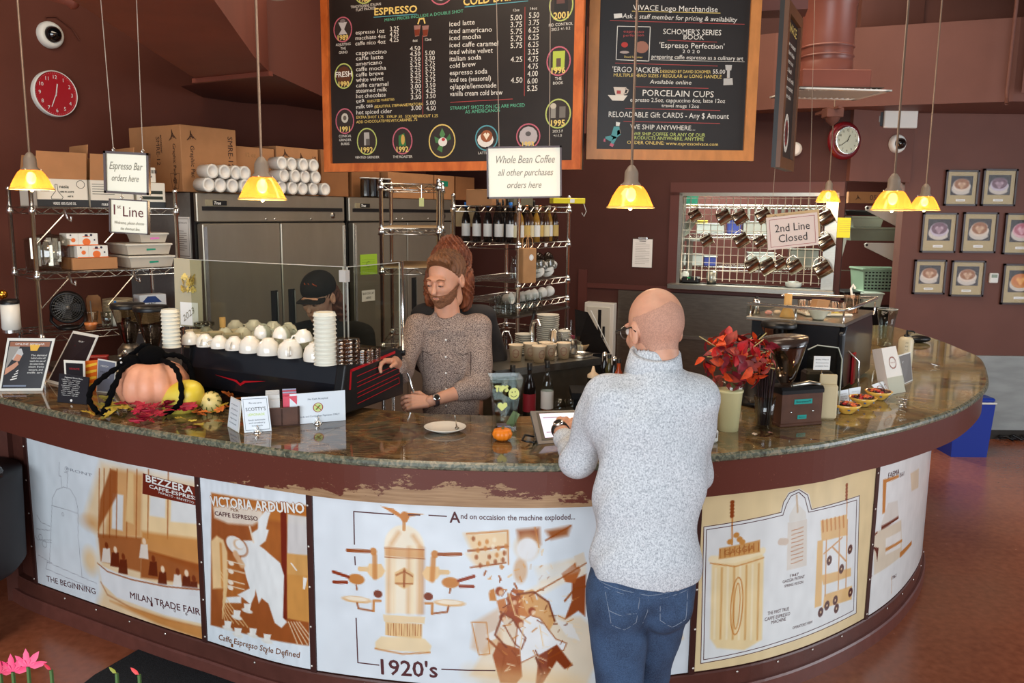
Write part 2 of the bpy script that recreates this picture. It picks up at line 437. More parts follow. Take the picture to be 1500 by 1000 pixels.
# ================================================================== SETTING
W_L=mat('wall paint red brown',(94,50,38),.65,noise=.06,nscale=3,bump=.05,bscale=160,spec=.3)
W_B=mat('wall paint dark brown',(74,42,37),.6,noise=.06,nscale=3,bump=.05,bscale=160,spec=.3)
W_R=mat('wall paint mauve brown',(110,72,62),.6,noise=.05,nscale=3,bump=.05,bscale=160,spec=.3)
SOF=mat('soffit paint',(116,62,48),.6,noise=.06,nscale=4,spec=.3)
DARK=mat('dark ceiling',(34,22,20),.8)
STEEL=mat('brushed steel',(165,160,150),.32,1.0,noise=.08,nscale=30,stretch=(1,1,14))
STEELD=mat('dull steel',(118,110,100),.38,.9,noise=.1,nscale=12,stretch=(1,1,6))
CHROME=mat('chrome',(236,236,234),.24,1.0)
BLACK=mat('black plastic',(18,17,18),.4)
BLACKM=mat('black matte',(14,14,15),.8)
WHITE=mat('white plastic',(222,220,212),.4)
PAPER=mat('white paper',(232,230,226),.7)
INK=mat('black ink',(30,26,26),.7)
INKR=mat('dark red ink',(98,34,38),.7)
CARD=mat('corrugated cardboard',(170,120,78),.8,noise=.05,nscale=9)
CARDD=mat('darker cardboard',(140,92,54),.8,noise=.05,nscale=9)
GLASS=glassmat('clear glass',(240,244,242),0,.07)
PLEXI=glassmat('clear acrylic sheet',(232,234,226),0,.012)
WOODO=N('orange cherry wood')
_n=WOODO.n('ShaderNodeTexNoise',{'Scale':7.0,'Detail':5.0,'Distortion':.6,'Vector':WOODO.n('ShaderNodeMapping',{'Vector':WOODO.co,'Scale':(3,3,1.2)}).outputs[0]})
WOODO.set('Base Color',WOODO.ramp(_n.outputs[0],[(.3,(176,84,34)),(.7,(214,116,54))]));WOODO.set('Roughness',.35);WOODO=WOODO.m
# granite: green, brown and gold ground with dark seams and pale cracks
g=N('green brown granite')
n1=g.n('ShaderNodeTexNoise',{'Scale':2.2,'Detail':7.0,'Distortion':1.6,'Vector':g.co})
c1=g.ramp(n1.outputs[0],[(.30,(28,24,20)),(.42,(74,62,44)),(.50,(136,98,56)),(.58,(70,76,60)),(.66,(36,32,26)),(.76,(150,98,50))])
n2=g.n('ShaderNodeTexNoise',{'Scale':9.0,'Detail':8.0,'Distortion':2.5,'Vector':g.n('ShaderNodeMapping',{'Vector':g.co,'Scale':(1,2.0,1),'Rotation':(0,0,.5)}).outputs[0]})
c2=g.ramp(n2.outputs[0],[(.35,(40,32,26)),(.5,(100,76,50)),(.62,(138,118,86))])
c3=g.mix(.45,c1,c2)
vo=g.n('ShaderNodeTexVoronoi',{'Scale':3.4,'Vector':g.n('ShaderNodeVectorMath',{0:g.co,1:g.n('ShaderNodeVectorMath',{0:g.n('ShaderNodeTexNoise',{'Scale':3.0,'Detail':4.0,'Vector':g.co}).outputs['Color'],1:(.55,.55,.55)},operation='MULTIPLY').outputs[0]},operation='ADD').outputs[0]},feature='DISTANCE_TO_EDGE')
vr=g.n('ShaderNodeMapRange',{0:vo.outputs['Distance'],1:0.0,2:0.035,3:1.0,4:0.0})
nm=g.n('ShaderNodeTexNoise',{'Scale':1.7,'Vector':g.co});mk=g.n('ShaderNodeMapRange',{0:nm.outputs[0],1:.45,2:.6})
vv=g.n('ShaderNodeMath',{0:vr.outputs[0],1:mk.outputs[0]},operation='MULTIPLY')
c4=g.mix(vv.outputs[0],c3,(70,34,24))
v2=g.n('ShaderNodeTexVoronoi',{'Scale':6.0,'Vector':g.n('ShaderNodeVectorMath',{0:g.co,1:g.n('ShaderNodeVectorMath',{0:n1.outputs['Color'],1:(.8,.8,.8)},operation='MULTIPLY').outputs[0]},operation='ADD').outputs[0]},feature='DISTANCE_TO_EDGE')
vr2=g.n('ShaderNodeMapRange',{0:v2.outputs['Distance'],1:0.0,2:0.022,3:.8,4:0.0});mk2=g.n('ShaderNodeMapRange',{0:nm.outputs[0],1:.5,2:.38})
vv2=g.n('ShaderNodeMath',{0:vr2.outputs[0],1:mk2.outputs[0]},operation='MULTIPLY')
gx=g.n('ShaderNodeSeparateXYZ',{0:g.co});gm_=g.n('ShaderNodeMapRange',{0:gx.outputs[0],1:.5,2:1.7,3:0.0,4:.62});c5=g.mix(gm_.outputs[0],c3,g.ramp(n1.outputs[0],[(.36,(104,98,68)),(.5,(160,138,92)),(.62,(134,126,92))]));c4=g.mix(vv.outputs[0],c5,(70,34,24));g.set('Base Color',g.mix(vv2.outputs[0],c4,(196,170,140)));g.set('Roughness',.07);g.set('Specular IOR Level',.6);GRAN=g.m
g=N('rough granite edge')
n1=g.n('ShaderNodeTexNoise',{'Scale':55.0,'Detail':6.0,'Distortion':.8,'Vector':g.co})
g.set('Base Color',g.ramp(n1.outputs[0],[(.3,(60,58,48)),(.5,(98,102,86)),(.62,(140,128,104)),(.75,(84,88,74))]));g.set('Roughness',.25);GRANE=g.m
# floor: stained concrete, terracotta, glossy
g=N('stained concrete floor')
n1=g.n('ShaderNodeTexNoise',{'Scale':1.1,'Detail':5.0,'Vector':g.co});n2=g.n('ShaderNodeTexNoise',{'Scale':26.0,'Detail':5.0,'Vector':g.co})
c1=g.ramp(n1.outputs[0],[(.3,(124,62,40)),(.5,(150,82,54)),(.7,(140,86,62))]);c2=g.ramp(n2.outputs[0],[(.3,(120,66,44)),(.7,(164,98,68))])
g.set('Base Color',g.mix(.45,c1,c2));g.set('Roughness',g.n('ShaderNodeMapRange',{0:n2.outputs[0],3:.14,4:.32}).outputs[0]);g.set('Specular IOR Level',.6)
g.set('Normal',g.n('ShaderNodeBump',{'Height':n2.outputs[0],'Strength':.06,'Distance':.01}).outputs[0]);FLOOR=g.m
# apron: brown paint worn through to bare wood along the lower middle
g=N('worn brown apron paint')
sx=g.n('ShaderNodeSeparateXYZ',{0:g.co});n1=g.n('ShaderNodeTexNoise',{'Scale':9.0,'Detail':9.0,'Roughness':.72,'Vector':g.n('ShaderNodeMapping',{'Vector':g.co,'Scale':(1,1,2.5)}).outputs[0]})
h=g.n('ShaderNodeMapRange',{0:sx.outputs[2],1:.985,2:1.10,3:1.0,4:-.35})
xa=g.n('ShaderNodeMath',{0:g.n('ShaderNodeMath',{0:sx.outputs[0],1:.22},operation='ADD').outputs[0]},operation='ABSOLUTE')
xm=g.n('ShaderNodeMapRange',{0:xa.outputs[0],1:.25,2:1.25,3:.62,4:-.75},clamp=False)
w=g.n('ShaderNodeMath',{0:g.n('ShaderNodeMath',{0:h.outputs[0],1:xm.outputs[0]},operation='ADD').outputs[0],1:g.n('ShaderNodeMapRange',{0:n1.outputs[0],1:.3,2:.7,3:-.6,4:.6}).outputs[0]},operation='ADD')
f=g.n('ShaderNodeMapRange',{0:w.outputs[0],1:.92,2:.98})
ws=g.n('ShaderNodeTexNoise',{'Scale':60.0,'Detail':3.0,'Vector':g.n('ShaderNodeMapping',{'Vector':g.co,'Scale':(.12,.12,2)}).outputs[0]})
wc=g.ramp(ws.outputs[0],[(.3,(140,108,78)),(.7,(172,138,104))])
sc_=g.n('ShaderNodeTexNoise',{'Scale':55.0,'Detail':2.0,'Distortion':3.0,'Vector':g.co});sr=g.n('ShaderNodeMapRange',{0:sc_.outputs[0],1:.70,2:.74,3:0.0,4:.55})
pc=g.mix(sr.outputs[0],(94,46,36),(160,108,84))
g.set('Base Color',g.mix(f.outputs[0],pc,wc));g.set('Roughness',.3);APR=g.m
BASEP=mat('brown base paint',(88,50,42),.35,noise=.08,nscale=14,bump=.05,bscale=90)
BASED=mat('dark divider strip',(62,34,30),.35)
def slab(name,pts,z0,z1,m,parent=None):
    return MB().prism(pts,z0,z1,m).build(name,parent=parent)
def wallseg(name,a,b,z0,z1,m,th=.12,holes=()):
    """a->b in plan, room on the left-hand normal side facing the camera; thickness goes away from the camera"""
    a,b=V3((*a,0)),V3((*b,0));d=(b-a);L=d.length;d.normalize();n=V3((d.y,-d.x,0))
    M=Matrix(((d.x,-n.x,0,a.x),(d.y,-n.y,0,a.y),(0,0,1,0),(0,0,0,1)))
    mb=MB();xs=sorted({0,L,*[h[0]for h in holes],*[h[1]for h in holes]});zs=sorted({z0,z1,*[h[2]for h in holes],*[h[3]for h in holes]})
    for x0,x1 in zip(xs,xs[1:]):
        for q0,q1 in zip(zs,zs[1:]):
            if any(x0>=h[0]-1e-6 and x1<=h[1]+1e-6 and q0>=h[2]-1e-6 and q1<=h[3]+1e-6 for h in holes):continue
            mb.box(((x0+x1)/2,th/2,(q0+q1)/2),(x1-x0,th,q1-q0),m,M=M)
    return struct(mb.build(name)),M,L
struct(slab('floor',[(-8,-3.2),(8,-3.2),(8,12),(-8,12)],-.1,0,FLOOR))
struct(slab('ceiling',[(-8,-3.2),(8,-3.2),(8,12),(-8,12)],4.6,4.7,DARK))
# wall A (left), wall B (behind the bar), wall C (right, with the pictures)
dA=V3((.54,.84,0)).normalized();nA=V3((dA.y,-dA.x,0));A0=V3((-2.9,5.95,0))
a0=A0-dA*4.2;a1=A0+dA*4.4
wallseg('wall_left',a0[:2],a1[:2],0,4.6,W_L)
B0=V3((1.22,8.0,0));dB=V3((.906,-.423,0)).normalized();nB=V3((dB.y,-dB.x,0))
def onB(px,py,off=0.0):return atpl(px,py,B0+nB*off,nB)
def onA(px,py,off=0.0):return atpl(px,py,A0+nA*off,nA)
YC=7.4
def onC(px,py,off=0.0):return aty(px,py,YC-off)
bL=B0-dB*2.6;bR=onB(1230,350);bs=lambda p:(V3((p.x,p.y,0))-bL).dot(dB)
w0,w1=bs(onB(990,350)),bs(onB(1221,350));wz0=onB(1105,411).z;wz1=onB(1105,274).z
_,MBm,LB=wallseg('wall_back',bL[:2],bR[:2],0,4.6,W_B,holes=[(w0,w1,wz0,wz1)])
cx0=onC(1318,300).x
wallseg('wall_right',(cx0,YC),(cx0+4.6,YC),0,4.6,W_R)
wallseg('wall_kitchen',(-0.5,10.2),(6.5,10.2),0,4.6,mat('kitchen wall paint',(84,40,34),.6))
wallseg('wall_side',(cx0+.36,8.3),(cx0+.36,YC+.12),0,4.6,W_B,th=.1);wallseg('wall_far_side',(cx0+1.3,10.2),(cx0+1.3,YC+.12),0,4.6,W_B,th=.1)
wallseg('wall_rear',(8,-3.0),(-8,-3.0),0,4.6,mat('rear wall',(150,140,128),.8))
# lintel over the kitchen opening, and the big bulkhead over the right wall
hz=onC(1250,255).z
struct(MB().box((0,0,0),(1,1,1),W_R).build('trim_1')).matrix_world=ME_(((bR.x+cx0)/2,(bR.y+YC)/2+.02,(hz+4.6)/2))@MO_(math.atan2(YC-bR.y,cx0-bR.x),4,'Z')@Matrix.Diagonal((math.hypot(cx0-bR.x,YC-bR.y)+.02,.12,4.6-hz,1))
# flat band framing the pass-through and doorway
def bandB(nm,x0,y0,x1,y1,m,off=.018,th=.018):
    p,q=onB(x0,y0),onB(x1,y1);a,b=bs(p),bs(q)
    return struct(MB().box(((a+b)/2,-off/2,(p.z+q.z)/2),(abs(b-a),off,abs(p.z-q.z)),m,M=MBm).build(nm))
TRM=mat('trim paint',(88,46,40),.45)
bandB('trim_2',978,262,1232,276,TRM);bandB('trim_3',978,276,989,412,TRM);bandB('trim_4',846,392,858,600,TRM)
bandB('trim_5',848,418,1230,421,TRM,.01)
# bulkhead along the top right
zb=aty(1380,133,6.6).z
blk=[(aty(1120,150,7.3).x,7.25),(aty(1476,127,6.6).x,6.6),(8.0,6.2),(8.0,7.4),(3.3,7.42),(1.2,7.95)]
struct(slab('trim_6',blk,zb,aty(1380,14,6.7).z,W_R));struct(slab('trim_7',[(aty(1476,127,6.6).x,6.5),(8.0,5.2),(8.0,6.6),(aty(1476,127,6.6).x+.4,6.6)],zb+.05,4.6,W_R))
pp=aty(1469,60,6.55);struct(MB().tube([(pp.x,6.5,4.6),(pp.x-.02,6.5,zb+.06),(pp.x-.04,6.45,zb-.04)],.014,W_R).build('trim_8'))
# soffit box and sloping soffit on the left
zs=2.75
def S(px,py,z=zs):p=atz(px,py,z);return(p.x,p.y)
struct(slab('trim_9',[S(70,0),S(-60,-60),(-1.35,1.6),(-.95,1.6),S(295,0),S(363,92),S(385,113),S(278,126)],zs,3.7,SOF))
e=S(385,113);struct(MB().box(((S(278,126)[0]+e[0])/2,(S(278,126)[1]+e[1])/2,zs-.012),(.62,.03,.025),SOF,rz=math.atan2(e[1]-S(278,126)[1],e[0]-S(278,126)[0])).build('trim_10'))
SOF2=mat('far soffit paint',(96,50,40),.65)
q0=aty(384,113,5.0);q1=aty(470,150,6.9);q2=aty(860,200,8.1)
V=[(q0.x,5.0,q0.z),(q1.x,6.9,q1.z),(q2.x,8.1,q1.z-.15),(q0.x-.9,6.0,q0.z+.05),(q1.x-1.1,8.0,q1.z),(q2.x-.5,9.0,q1.z)]
V+=[(v[0],v[1],3.7)for v in V]
struct(MB().add(V,[(0,3,4,1),(1,4,5,2),(0,1,7,6),(1,2,8,7)],SOF2).build('trim_11'))
struct(MB().tube([tuple(atz(-20,-12,2.9)),tuple(atz(93,17,2.9))],.022,SOF).sphere(tuple(atz(95,18,2.9)),.03,SOF).build('trim_12'))
struct(MB().box(tuple(aty(1085,2,5.2)),(.66,.2,.1),mat('beam',(92,50,44),.5),rz=-.25).build('trim_13'))
# ================================================================== COUNTER
def spline(P,k=10):
    P=[V3(p)for p in P];P=[P[0]*2-P[1]]+P+[P[-1]*2-P[-2]];out=[]
    for i in range(1,len(P)-2):
        for j in range(k):
            t=j/k;a,b,c,d=P[i-1],P[i],P[i+1],P[i+2]
            out.append(.5*((2*b)+(c-a)*t+(2*a-5*b+4*c-d)*t*t+(3*b-a-3*c+d)*t*t*t))
    out.append(P[-2]);return out
class Curve:
    def __init__(s,P,k=10):
        s.p=spline([(x,y)for x,y in P],k);s.s=[0.0]
        for a,b in zip(s.p,s.p[1:]):s.s.append(s.s[-1]+(b-a).length)
        s.t=[]
        for i in range(len(s.p)):d=s.p[min(i+1,len(s.p)-1)]-s.p[max(i-1,0)];s.t.append(d.normalized())
        s.L=s.s[-1]
    def at(s,u):
        u=max(0,min(s.L,u));import bisect
        i=min(max(bisect.bisect_right(s.s,u)-1,0),len(s.p)-2);f=(u-s.s[i])/max(1e-9,s.s[i+1]-s.s[i])
        return s.p[i].lerp(s.p[i+1],f),s.t[i].lerp(s.t[i+1],f).normalized()
    def near(s,q):
        q=V3(q);best=(1e9,0)
        for i in range(len(s.p)-1):
            a,b=s.p[i],s.p[i+1];d=b-a;t=max(0,min(1,(q-a).dot(d)/d.length_squared));e=(a+d*t-q).length
            if e<best[0]:best=(e,s.s[i]+t*d.length)
        return best[1]
    def sweep(s,mb,prof,m,u0=0,u1=None,step=.06,smooth=False,caps=True,mfun=None):
        """prof: closed list (inward offset, z)"""
        u1=s.L if u1 is None else u1;k=max(2,int((u1-u0)/step));V=[];n=len(prof)
        for i in range(k+1):
            p,t=s.at(u0+(u1-u0)*i/k);inn=V3((-t.y,t.x))
            for(o,z)in prof:V.append((p.x+inn.x*o,p.y+inn.y*o,z))
        for j in range(n):
            Fc=[(i*n+j,(i+1)*n+j,(i+1)*n+(j+1)%n,i*n+(j+1)%n)for i in range(k)]
            if j==0:base=len(mb.v);mb.add(V,Fc,(mfun(j)if mfun else m),smooth)
            else:mb.mi.extend([mb._m(mfun(j)if mfun else m)]*len(Fc));mb.f.extend([tuple(q+base for q in f)for f in Fc]);mb.sm.extend([smooth]*len(Fc))
        if caps:
            for f in(tuple(base+j for j in range(n)),tuple(base+k*n+n-1-j for j in range(n))):mb.f.append(f);mb.mi.append(mb._m(m));mb.sm.append(False)
        return mb
EP=[(0,609),(130,638),(216,652),(300,664),(480,685),(640,692),(840,690),(1043,672),(1200,651),(1269,635),(1335,618),(1410,590),(1446,560),(1448,539),(1437,515),(1410,503),(1380,491),(1337,478)]
EW=[atz(x,y,1.12)for x,y in EP];EW=[(p.x,p.y)for p in EW]
EW=[(EW[0][0]-1.0,EW[0][1]+.72),(EW[0][0]-.5,EW[0][1]+.34)]+EW+[(EW[-1][0]-.02,EW[-1][1]+.35)]
EC=Curve(EW)
counter=thing('service_counter','curved brown bar counter with polished green brown granite top and sepia mural panels','counter',(0,0,0))
# granite in four slabs with hair joints
us=[0,EC.near(EW[4][:2]),EC.near(EW[6][:2])-.16,EC.near((1.02,2.98)),EC.near((2.45,4.2)),EC.L]
for a,b in zip(us,us[1:]):
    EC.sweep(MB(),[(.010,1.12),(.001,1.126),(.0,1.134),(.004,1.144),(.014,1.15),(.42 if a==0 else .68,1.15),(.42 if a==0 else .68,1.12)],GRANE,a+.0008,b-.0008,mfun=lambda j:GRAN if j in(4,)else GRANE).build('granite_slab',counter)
EC.sweep(MB(),[(.022,1.12),(.022,.987),(.05,.985),(.05,1.12)],APR,.02,EC.L-.02).build('apron',counter)
BW=[(-2.53,4.03),(-2.36,3.915),(-1.70,3.56),(-1.32,3.372),(-.79,3.142),(0,3.03),(.74,3.155),(1.2,3.325),(1.67,3.65),(2.03,4.02),(2.33,4.47),(2.52,5.0),(2.66,5.7),(2.7,6.2)]
BC=Curve(BW)
BC.sweep(MB(),[(.03,.0),(.03,1.12),(.10,1.12),(.10,0)],BASEP).build('base_wall',counter)
BC.sweep(MB(),[(-.004,.02),(-.004,.135),(.0,.142),(.03,.142),(.03,.02)],BASEP).build('base_board',counter)
BC.sweep(MB(),[(-.022,.0),(-.022,.062),(-.016,.07),(.0,.07),(.0,0)],mat('kick board paint',(104,60,52),.3,noise=.08,nscale=20)).build('kick_board',counter)
EC.sweep(MB(),[(.05,1.095),(.42,1.095),(.42,1.12),(.05,1.12)],BASED,.1,EC.L-.1).build('support_deck',counter)
# end cheek on the left
p0,t0=BC.at(0);MB().box((p0.x+.03,p0.y+.28,.56),(.07,.6,1.12),BASEP,rz=-.12).build('end_panel',counter)
lT=V3((cx0-bR.x,YC-bR.y,0)).normalized();nT=V3((lT.y,-lT.x,0));T0=V3(((bR.x+cx0)/2,(bR.y+YC)/2+.02,0))+nT*.061
def onT(px,py):return atpl(px,py,T0,nT)
PZ0=.15;PH=.86
pb=[BC.near(q)for q in[(-2.36,3.905),(-1.315,3.372),(-.79,3.142),(.745,3.16),(1.665,3.645),(2.6,5.3)]]
gap=.014
class Panel:
    def __init__(s,u0,u1):s.u0,s.u1,s.W,s.H=u0,u1,u1-u0,PH
    def fmap(s,u,v,off=0.0):
        p,t=BC.at(s.u0+u);return V3((p.x+t.y*off,p.y-t.x*off,PZ0+v))
    def inv(s,px,py):
        d=ray(px,py);dx,dy=d.x,d.y;P=BC.p
        for i in range(len(P)-1):
            a,b=P[i],P[i+1];ex,ey=b.x-a.x,b.y-a.y;den=dx*ey-dy*ex
            if abs(den)<1e-9:continue
            t=(a.x*ey-a.y*ex)/den;w=(a.x*dy-a.y*dx)/den
            if-.0001<=w<=1.0001 and t>0:
                return(BC.s[i]+w*(BC.s[i+1]-BC.s[i])-s.u0,CAMZ+d.z*t-PZ0)
        return(0,0)
    def Q(s,*P):return[s.inv(*p)for p in P]
class Plane:
    """flat surface: origin, unit ux, uy"""
    def __init__(s,o,ux,uy):s.o=V3(o);s.ux=V3(ux).normalized();s.uy=V3(uy).normalized();s.n=s.ux.cross(s.uy)
    def fmap(s,u,v,off=0.0):return s.o+s.ux*u+s.uy*v+s.n*off
    def inv(s,px,py):p=atpl(px,py,s.o,s.n)-s.o;return(p.dot(s.ux),p.dot(s.uy))
    def Q(s,*P):return[s.inv(*p)for p in P]
def tpx(mb,S_,s,x0,y0,x1,y1,hp,m,off=.0012,**kw):
    if mb.marks is None:mb.marks=[]
    mb.marks.append((len(mb.v),len(mb.f)))
    """text whose base line runs between two picture points, hp pixels tall"""
    a,b,c=S_.inv(x0,y0),S_.inv(x1,y1),S_.inv(x0,y0-hp)
    w=math.hypot(b[0]-a[0],b[1]-a[1]);h=abs(c[1]-a[1])
    put_text(mb,s,a[0],a[1],h,S_.fmap,m,width=w,rot=math.atan2(b[1]-a[1],b[0]-a[0]),off=off,**kw)
MUR=attrmat('glossy printed mural panel',.18,.3)
SD,SM,SL=(148,70,22),(196,122,52),(234,196,142);BGW=(222,229,234);LINE=(176,170,170)
TXD=mat('mural lettering dark',(84,40,44),.4);TXW=mat('mural lettering white',(232,232,226),.4);TXB=mat('mural lettering brown',(122,74,40),.4)
P=[Panel(a+gap,b-gap)for a,b in zip(pb,pb[1:])]
PN=['mural panel with pale machine drawing, an exhibition bar and THE BEGINNING','mural panel of a man in a white coat headed VICTORIA ARDUINO',"mural panel with tall 1920's espresso machine and exploding cafe scene",
      'cream bordered mural panel with a fluted machine and spring piston','mural panel with chrome lever machine on the right end']
def canv(i,bg=BGW,res=.0042):return Canvas(P[i].W,P[i].H,res,bg)
DEC=[];MB.marks=None
# ---- panel 1
p=P[0];c=canv(0);Q=p.Q
c.poly(Q((152,690),(306,718),(312,960),(150,905),(158,880),(150,800),(130,770)),SL,.75,.05)
c.poly(Q((170,700),(214,706),(214,800),(160,800)),SM,.55,.03)
c.poly(Q((214,735),(306,752),(306,830),(214,800)),(238,208,158),.9,.02)
for a,b in(((225,738),(248,770)),((256,743),(300,778)),((170,735),(186,790))):
    c.poly(Q((a[0],a[1]),(b[0],a[1]+3),(b[0],b[1]),(a[0],b[1]-3)),(222,226,228),.9,.01)
for x in(150,157,166,176,191,205,222,251,296):c.stroke(Q((x,700),(x+1,800)),.007,SD,.7,.006)
c.poly(Q((166,700),(176,703),(176,740),(150,790),(152,745)),SD,.85,.012)
c.poly(Q((192,704),(200,705),(202,780),(190,776)),(226,190,134),.9,.01)
c.poly(Q((214,790),(306,800),(306,850),(214,815)),SM,.75,.02)
c.poly(Q((214,815),(306,838),(306,866),(214,858)),SD,.85,.012)
c.poly(Q((150,795),(214,800),(214,850),(155,835)),SD,.8,.012)
for i,(x,y)in enumerate(((163,812),(176,818),(188,828),(218,805),(232,830),(246,845),(268,848),(281,850),(292,858))):
    c.poly(Q((x-5,y+4),(x+5,y+4),(x+7,y+26),(x-7,y+24)),(96,34,14)if i%3 else(230,220,208),.95,.006);c.ellipse(*p.inv(x,y),.012,.016,(236,208,176)if i%2 else(120,50,20),1,.006)
c.poly(Q((152,840),(180,852),(240,866),(306,872),(308,924),(250,912),(180,888),(158,868)),(226,228,230),.97,.01)
c.stroke(Q((150,838),(165,850),(200,861),(250,870),(306,874)),.006,SD,.9,.005);c.stroke(Q((156,866),(166,884),(200,902),(250,918),(308,930)),.006,SD,.6,.01)
c.poly(Q((170,893),(250,916),(308,930),(310,948),(240,925)),SM,.8,.02)
c.ellipse(*p.inv(140,780),.06,.03,SM,.5,.05);c.ellipse(*p.inv(140,835),.05,.06,SL,.8,.05)
L=.0032
for S0 in(((80,840),(82,745),(88,732),(98,728),(108,731),(116,744),(120,760),(121,800),(128,858)),((76,838),(150,868)),((77,838),(75,848),(148,877)),((81,755),(120,766)),
((95,728),(94,712),(91,712),(91,692)),((103,730),(104,708),(99,706)),((60,770),(66,780),(80,786)),((58,800),(62,806),(82,806)),((63,828),(84,840)),((60,790),(80,792)),((70,808),(82,810))):
    c.stroke(Q(*S0),L,(158,160,168),.8,.003)
for x,y,r in((102,702,.013),(98,768,.008),(72,812,.018),(66,802,.015)):c.stroke([(p.inv(x,y)[0]+r*cos(t),p.inv(x,y)[1]+r*sin(t))for t in np.linspace(0,6.3,12)],L,(158,160,168),.8,.003)
c.noise(.05,1);o=c.mesh('mural_panel',p.fmap,MUR,counter);o['label']=PN[0]
mb=MB();poly(mb,Q((214,705),(297,725),(297,751),(214,735)),p.fmap,mat('mural sign brown',(110,34,16),.4),.0008,.06)
tpx(mb,p,'BEZZERA',219,717,288,734,10,TXW,bold=.0012);tpx(mb,p,'CAFFE-ESPRESS',224,726,295,743,5,TXW,bold=.0006);tpx(mb,p,'PRIMATO - BREVETTO',238,734,290,748,3,TXW)
tpx(mb,p,'THE BEGINNING',77,866,149,884,8,TXD);tpx(mb,p,'MILAN TRADE FAIR',200,888,303,911,9,TXD,bold=.0004)
for k,ch in enumerate('1906'):tpx(mb,p,ch,230+k*17,899+k*4,233+k*17,900+k*4,5,TXD)
tpx(mb,p,'FRONT',102,703,140,712,4,mat('mural pencil',(150,152,160),.5));DEC.append(mb)
# ---- panel 2
p=P[1];c=canv(1);Q=p.Q
c.poly(Q((315,732),(463,748),(463,952),(318,925)),SD,.93,.008)
c.ellipse(*p.inv(400,800),.09,.1,SM,.35,.06);c.ellipse(*p.inv(345,860),.08,.12,SM,.5,.06)
c.poly(Q((315,732),(463,748),(463,776),(318,755)),SM,.7,.02)
c.poly(Q((318,752),(352,748),(390,756),(392,768),(376,778),(340,776),(320,768)),(226,214,198),.95,.015)
c.poly(Q((427,760),(463,764),(463,850),(428,848)),(214,222,226),.85,.008);c.poly(Q((424,817),(463,820),(463,918),(426,912)),(206,148,76),.9,.008)
c.poly(Q((416,742),(425,743),(430,914),(423,915)),(112,32,18),.95,.005)
c.poly(Q((452,852),(458,853),(455,870),(452,869)),(236,232,224),1,.004);c.stroke(Q((434,832),(442,842)),.006,(236,232,224),1,.003)
# hat, arm, coat
for pts in(((384,770),(394,756),(408,742),(400,764),(394,792),(384,800)),((374,790),(388,780),(400,784),(396,800),(382,812)),
((362,800),(376,800),(394,812),(418,832),(424,850),(424,912),(430,918),(422,927),(412,920),(402,892),(392,884),(388,892),(380,862),(370,852),(360,828)),
((362,826),(372,830),(384,858),(382,880),(376,894),(364,884),(356,880),(374,870),(368,852)),((336,884),(362,882),(362,892),(338,892))):
    c.poly(Q(*pts),(228,230,228),1,.006)
c.ellipse(*p.inv(353,808),.064,.044,SD,.9,.01,-.25);c.ellipse(*p.inv(353,808),.058,.038,(228,226,220),1,.006,-.25);c.ellipse(*p.inv(356,806),.028,.022,SM,.45,.01);c.ellipse(*p.inv(358,806),.024,.018,(232,232,228),1,.006)
c.stroke(Q((352,820),(362,836)),.03,(216,172,130),1,.01);c.stroke(Q((372,780),(378,802)),.01,(232,214,190),.9,.005)
# machine on the left, steam, cups
c.poly(Q((316,802),(324,794),(334,800),(340,818),(342,870),(320,872)),(232,196,144),1,.01);c.stroke(Q((330,806),(334,868)),.012,SM,.8,.01)
for y in(830,842,858,866):c.stroke(Q((340,y),(366,y+6)),.006,(226,200,168),.95,.004);c.ellipse(*p.inv(346,y+4),.016,.010,(238,224,204),1,.004)
for k in range(7):c.stroke(Q(*[(320+k*3+10*sin(t*.9+k*.5)+t*5,840+t*15+k*2)for t in range(6)]),.006,(232,196,140),.8,.006)
for x,y in((356,908),(371,898),(343,924),(358,934),(380,934),(401,942)):
    c.ellipse(*p.inv(x,y+5),.030,.010,(226,222,212),1,.004);c.poly(Q((x-5,y-6),(x+6,y-5),(x+4,y+5),(x-4,y+5)),(234,230,222),1,.004)
for k in range(5):c.stroke(Q((432+k*4,918),(446+k*7,950)),.005,(232,206,170),.9,.004)
c.noise(.07,2);o=c.mesh('mural_panel',p.fmap,MUR,counter);o['label']=PN[1]
mb=MB();tpx(mb,p,'VICTORIA ARDUINO',315,738+12,452,758,14,mat('mural letter outline',(170,104,48),.4),bold=.0038,off=.0008);tpx(mb,p,'VICTORIA ARDUINO',315,750,452,758,14,TXW,bold=.0014,off=.0014)
tpx(mb,p,'PER',344,757,356,759,4,TXB);tpx(mb,p,'CAFFE ESPRESSO',321,764,384,771,6,TXD,bold=.0004)
tpx(mb,p,'Caffe Espresso Style Defined',331,946,451,970,8,TXB,shear=.2,bold=.0004)
for k,ch in enumerate('1909'):tpx(mb,p,ch,349+k*25,956+k*5,352+k*25,957+k*5,5,TXB)
DEC.append(mb)
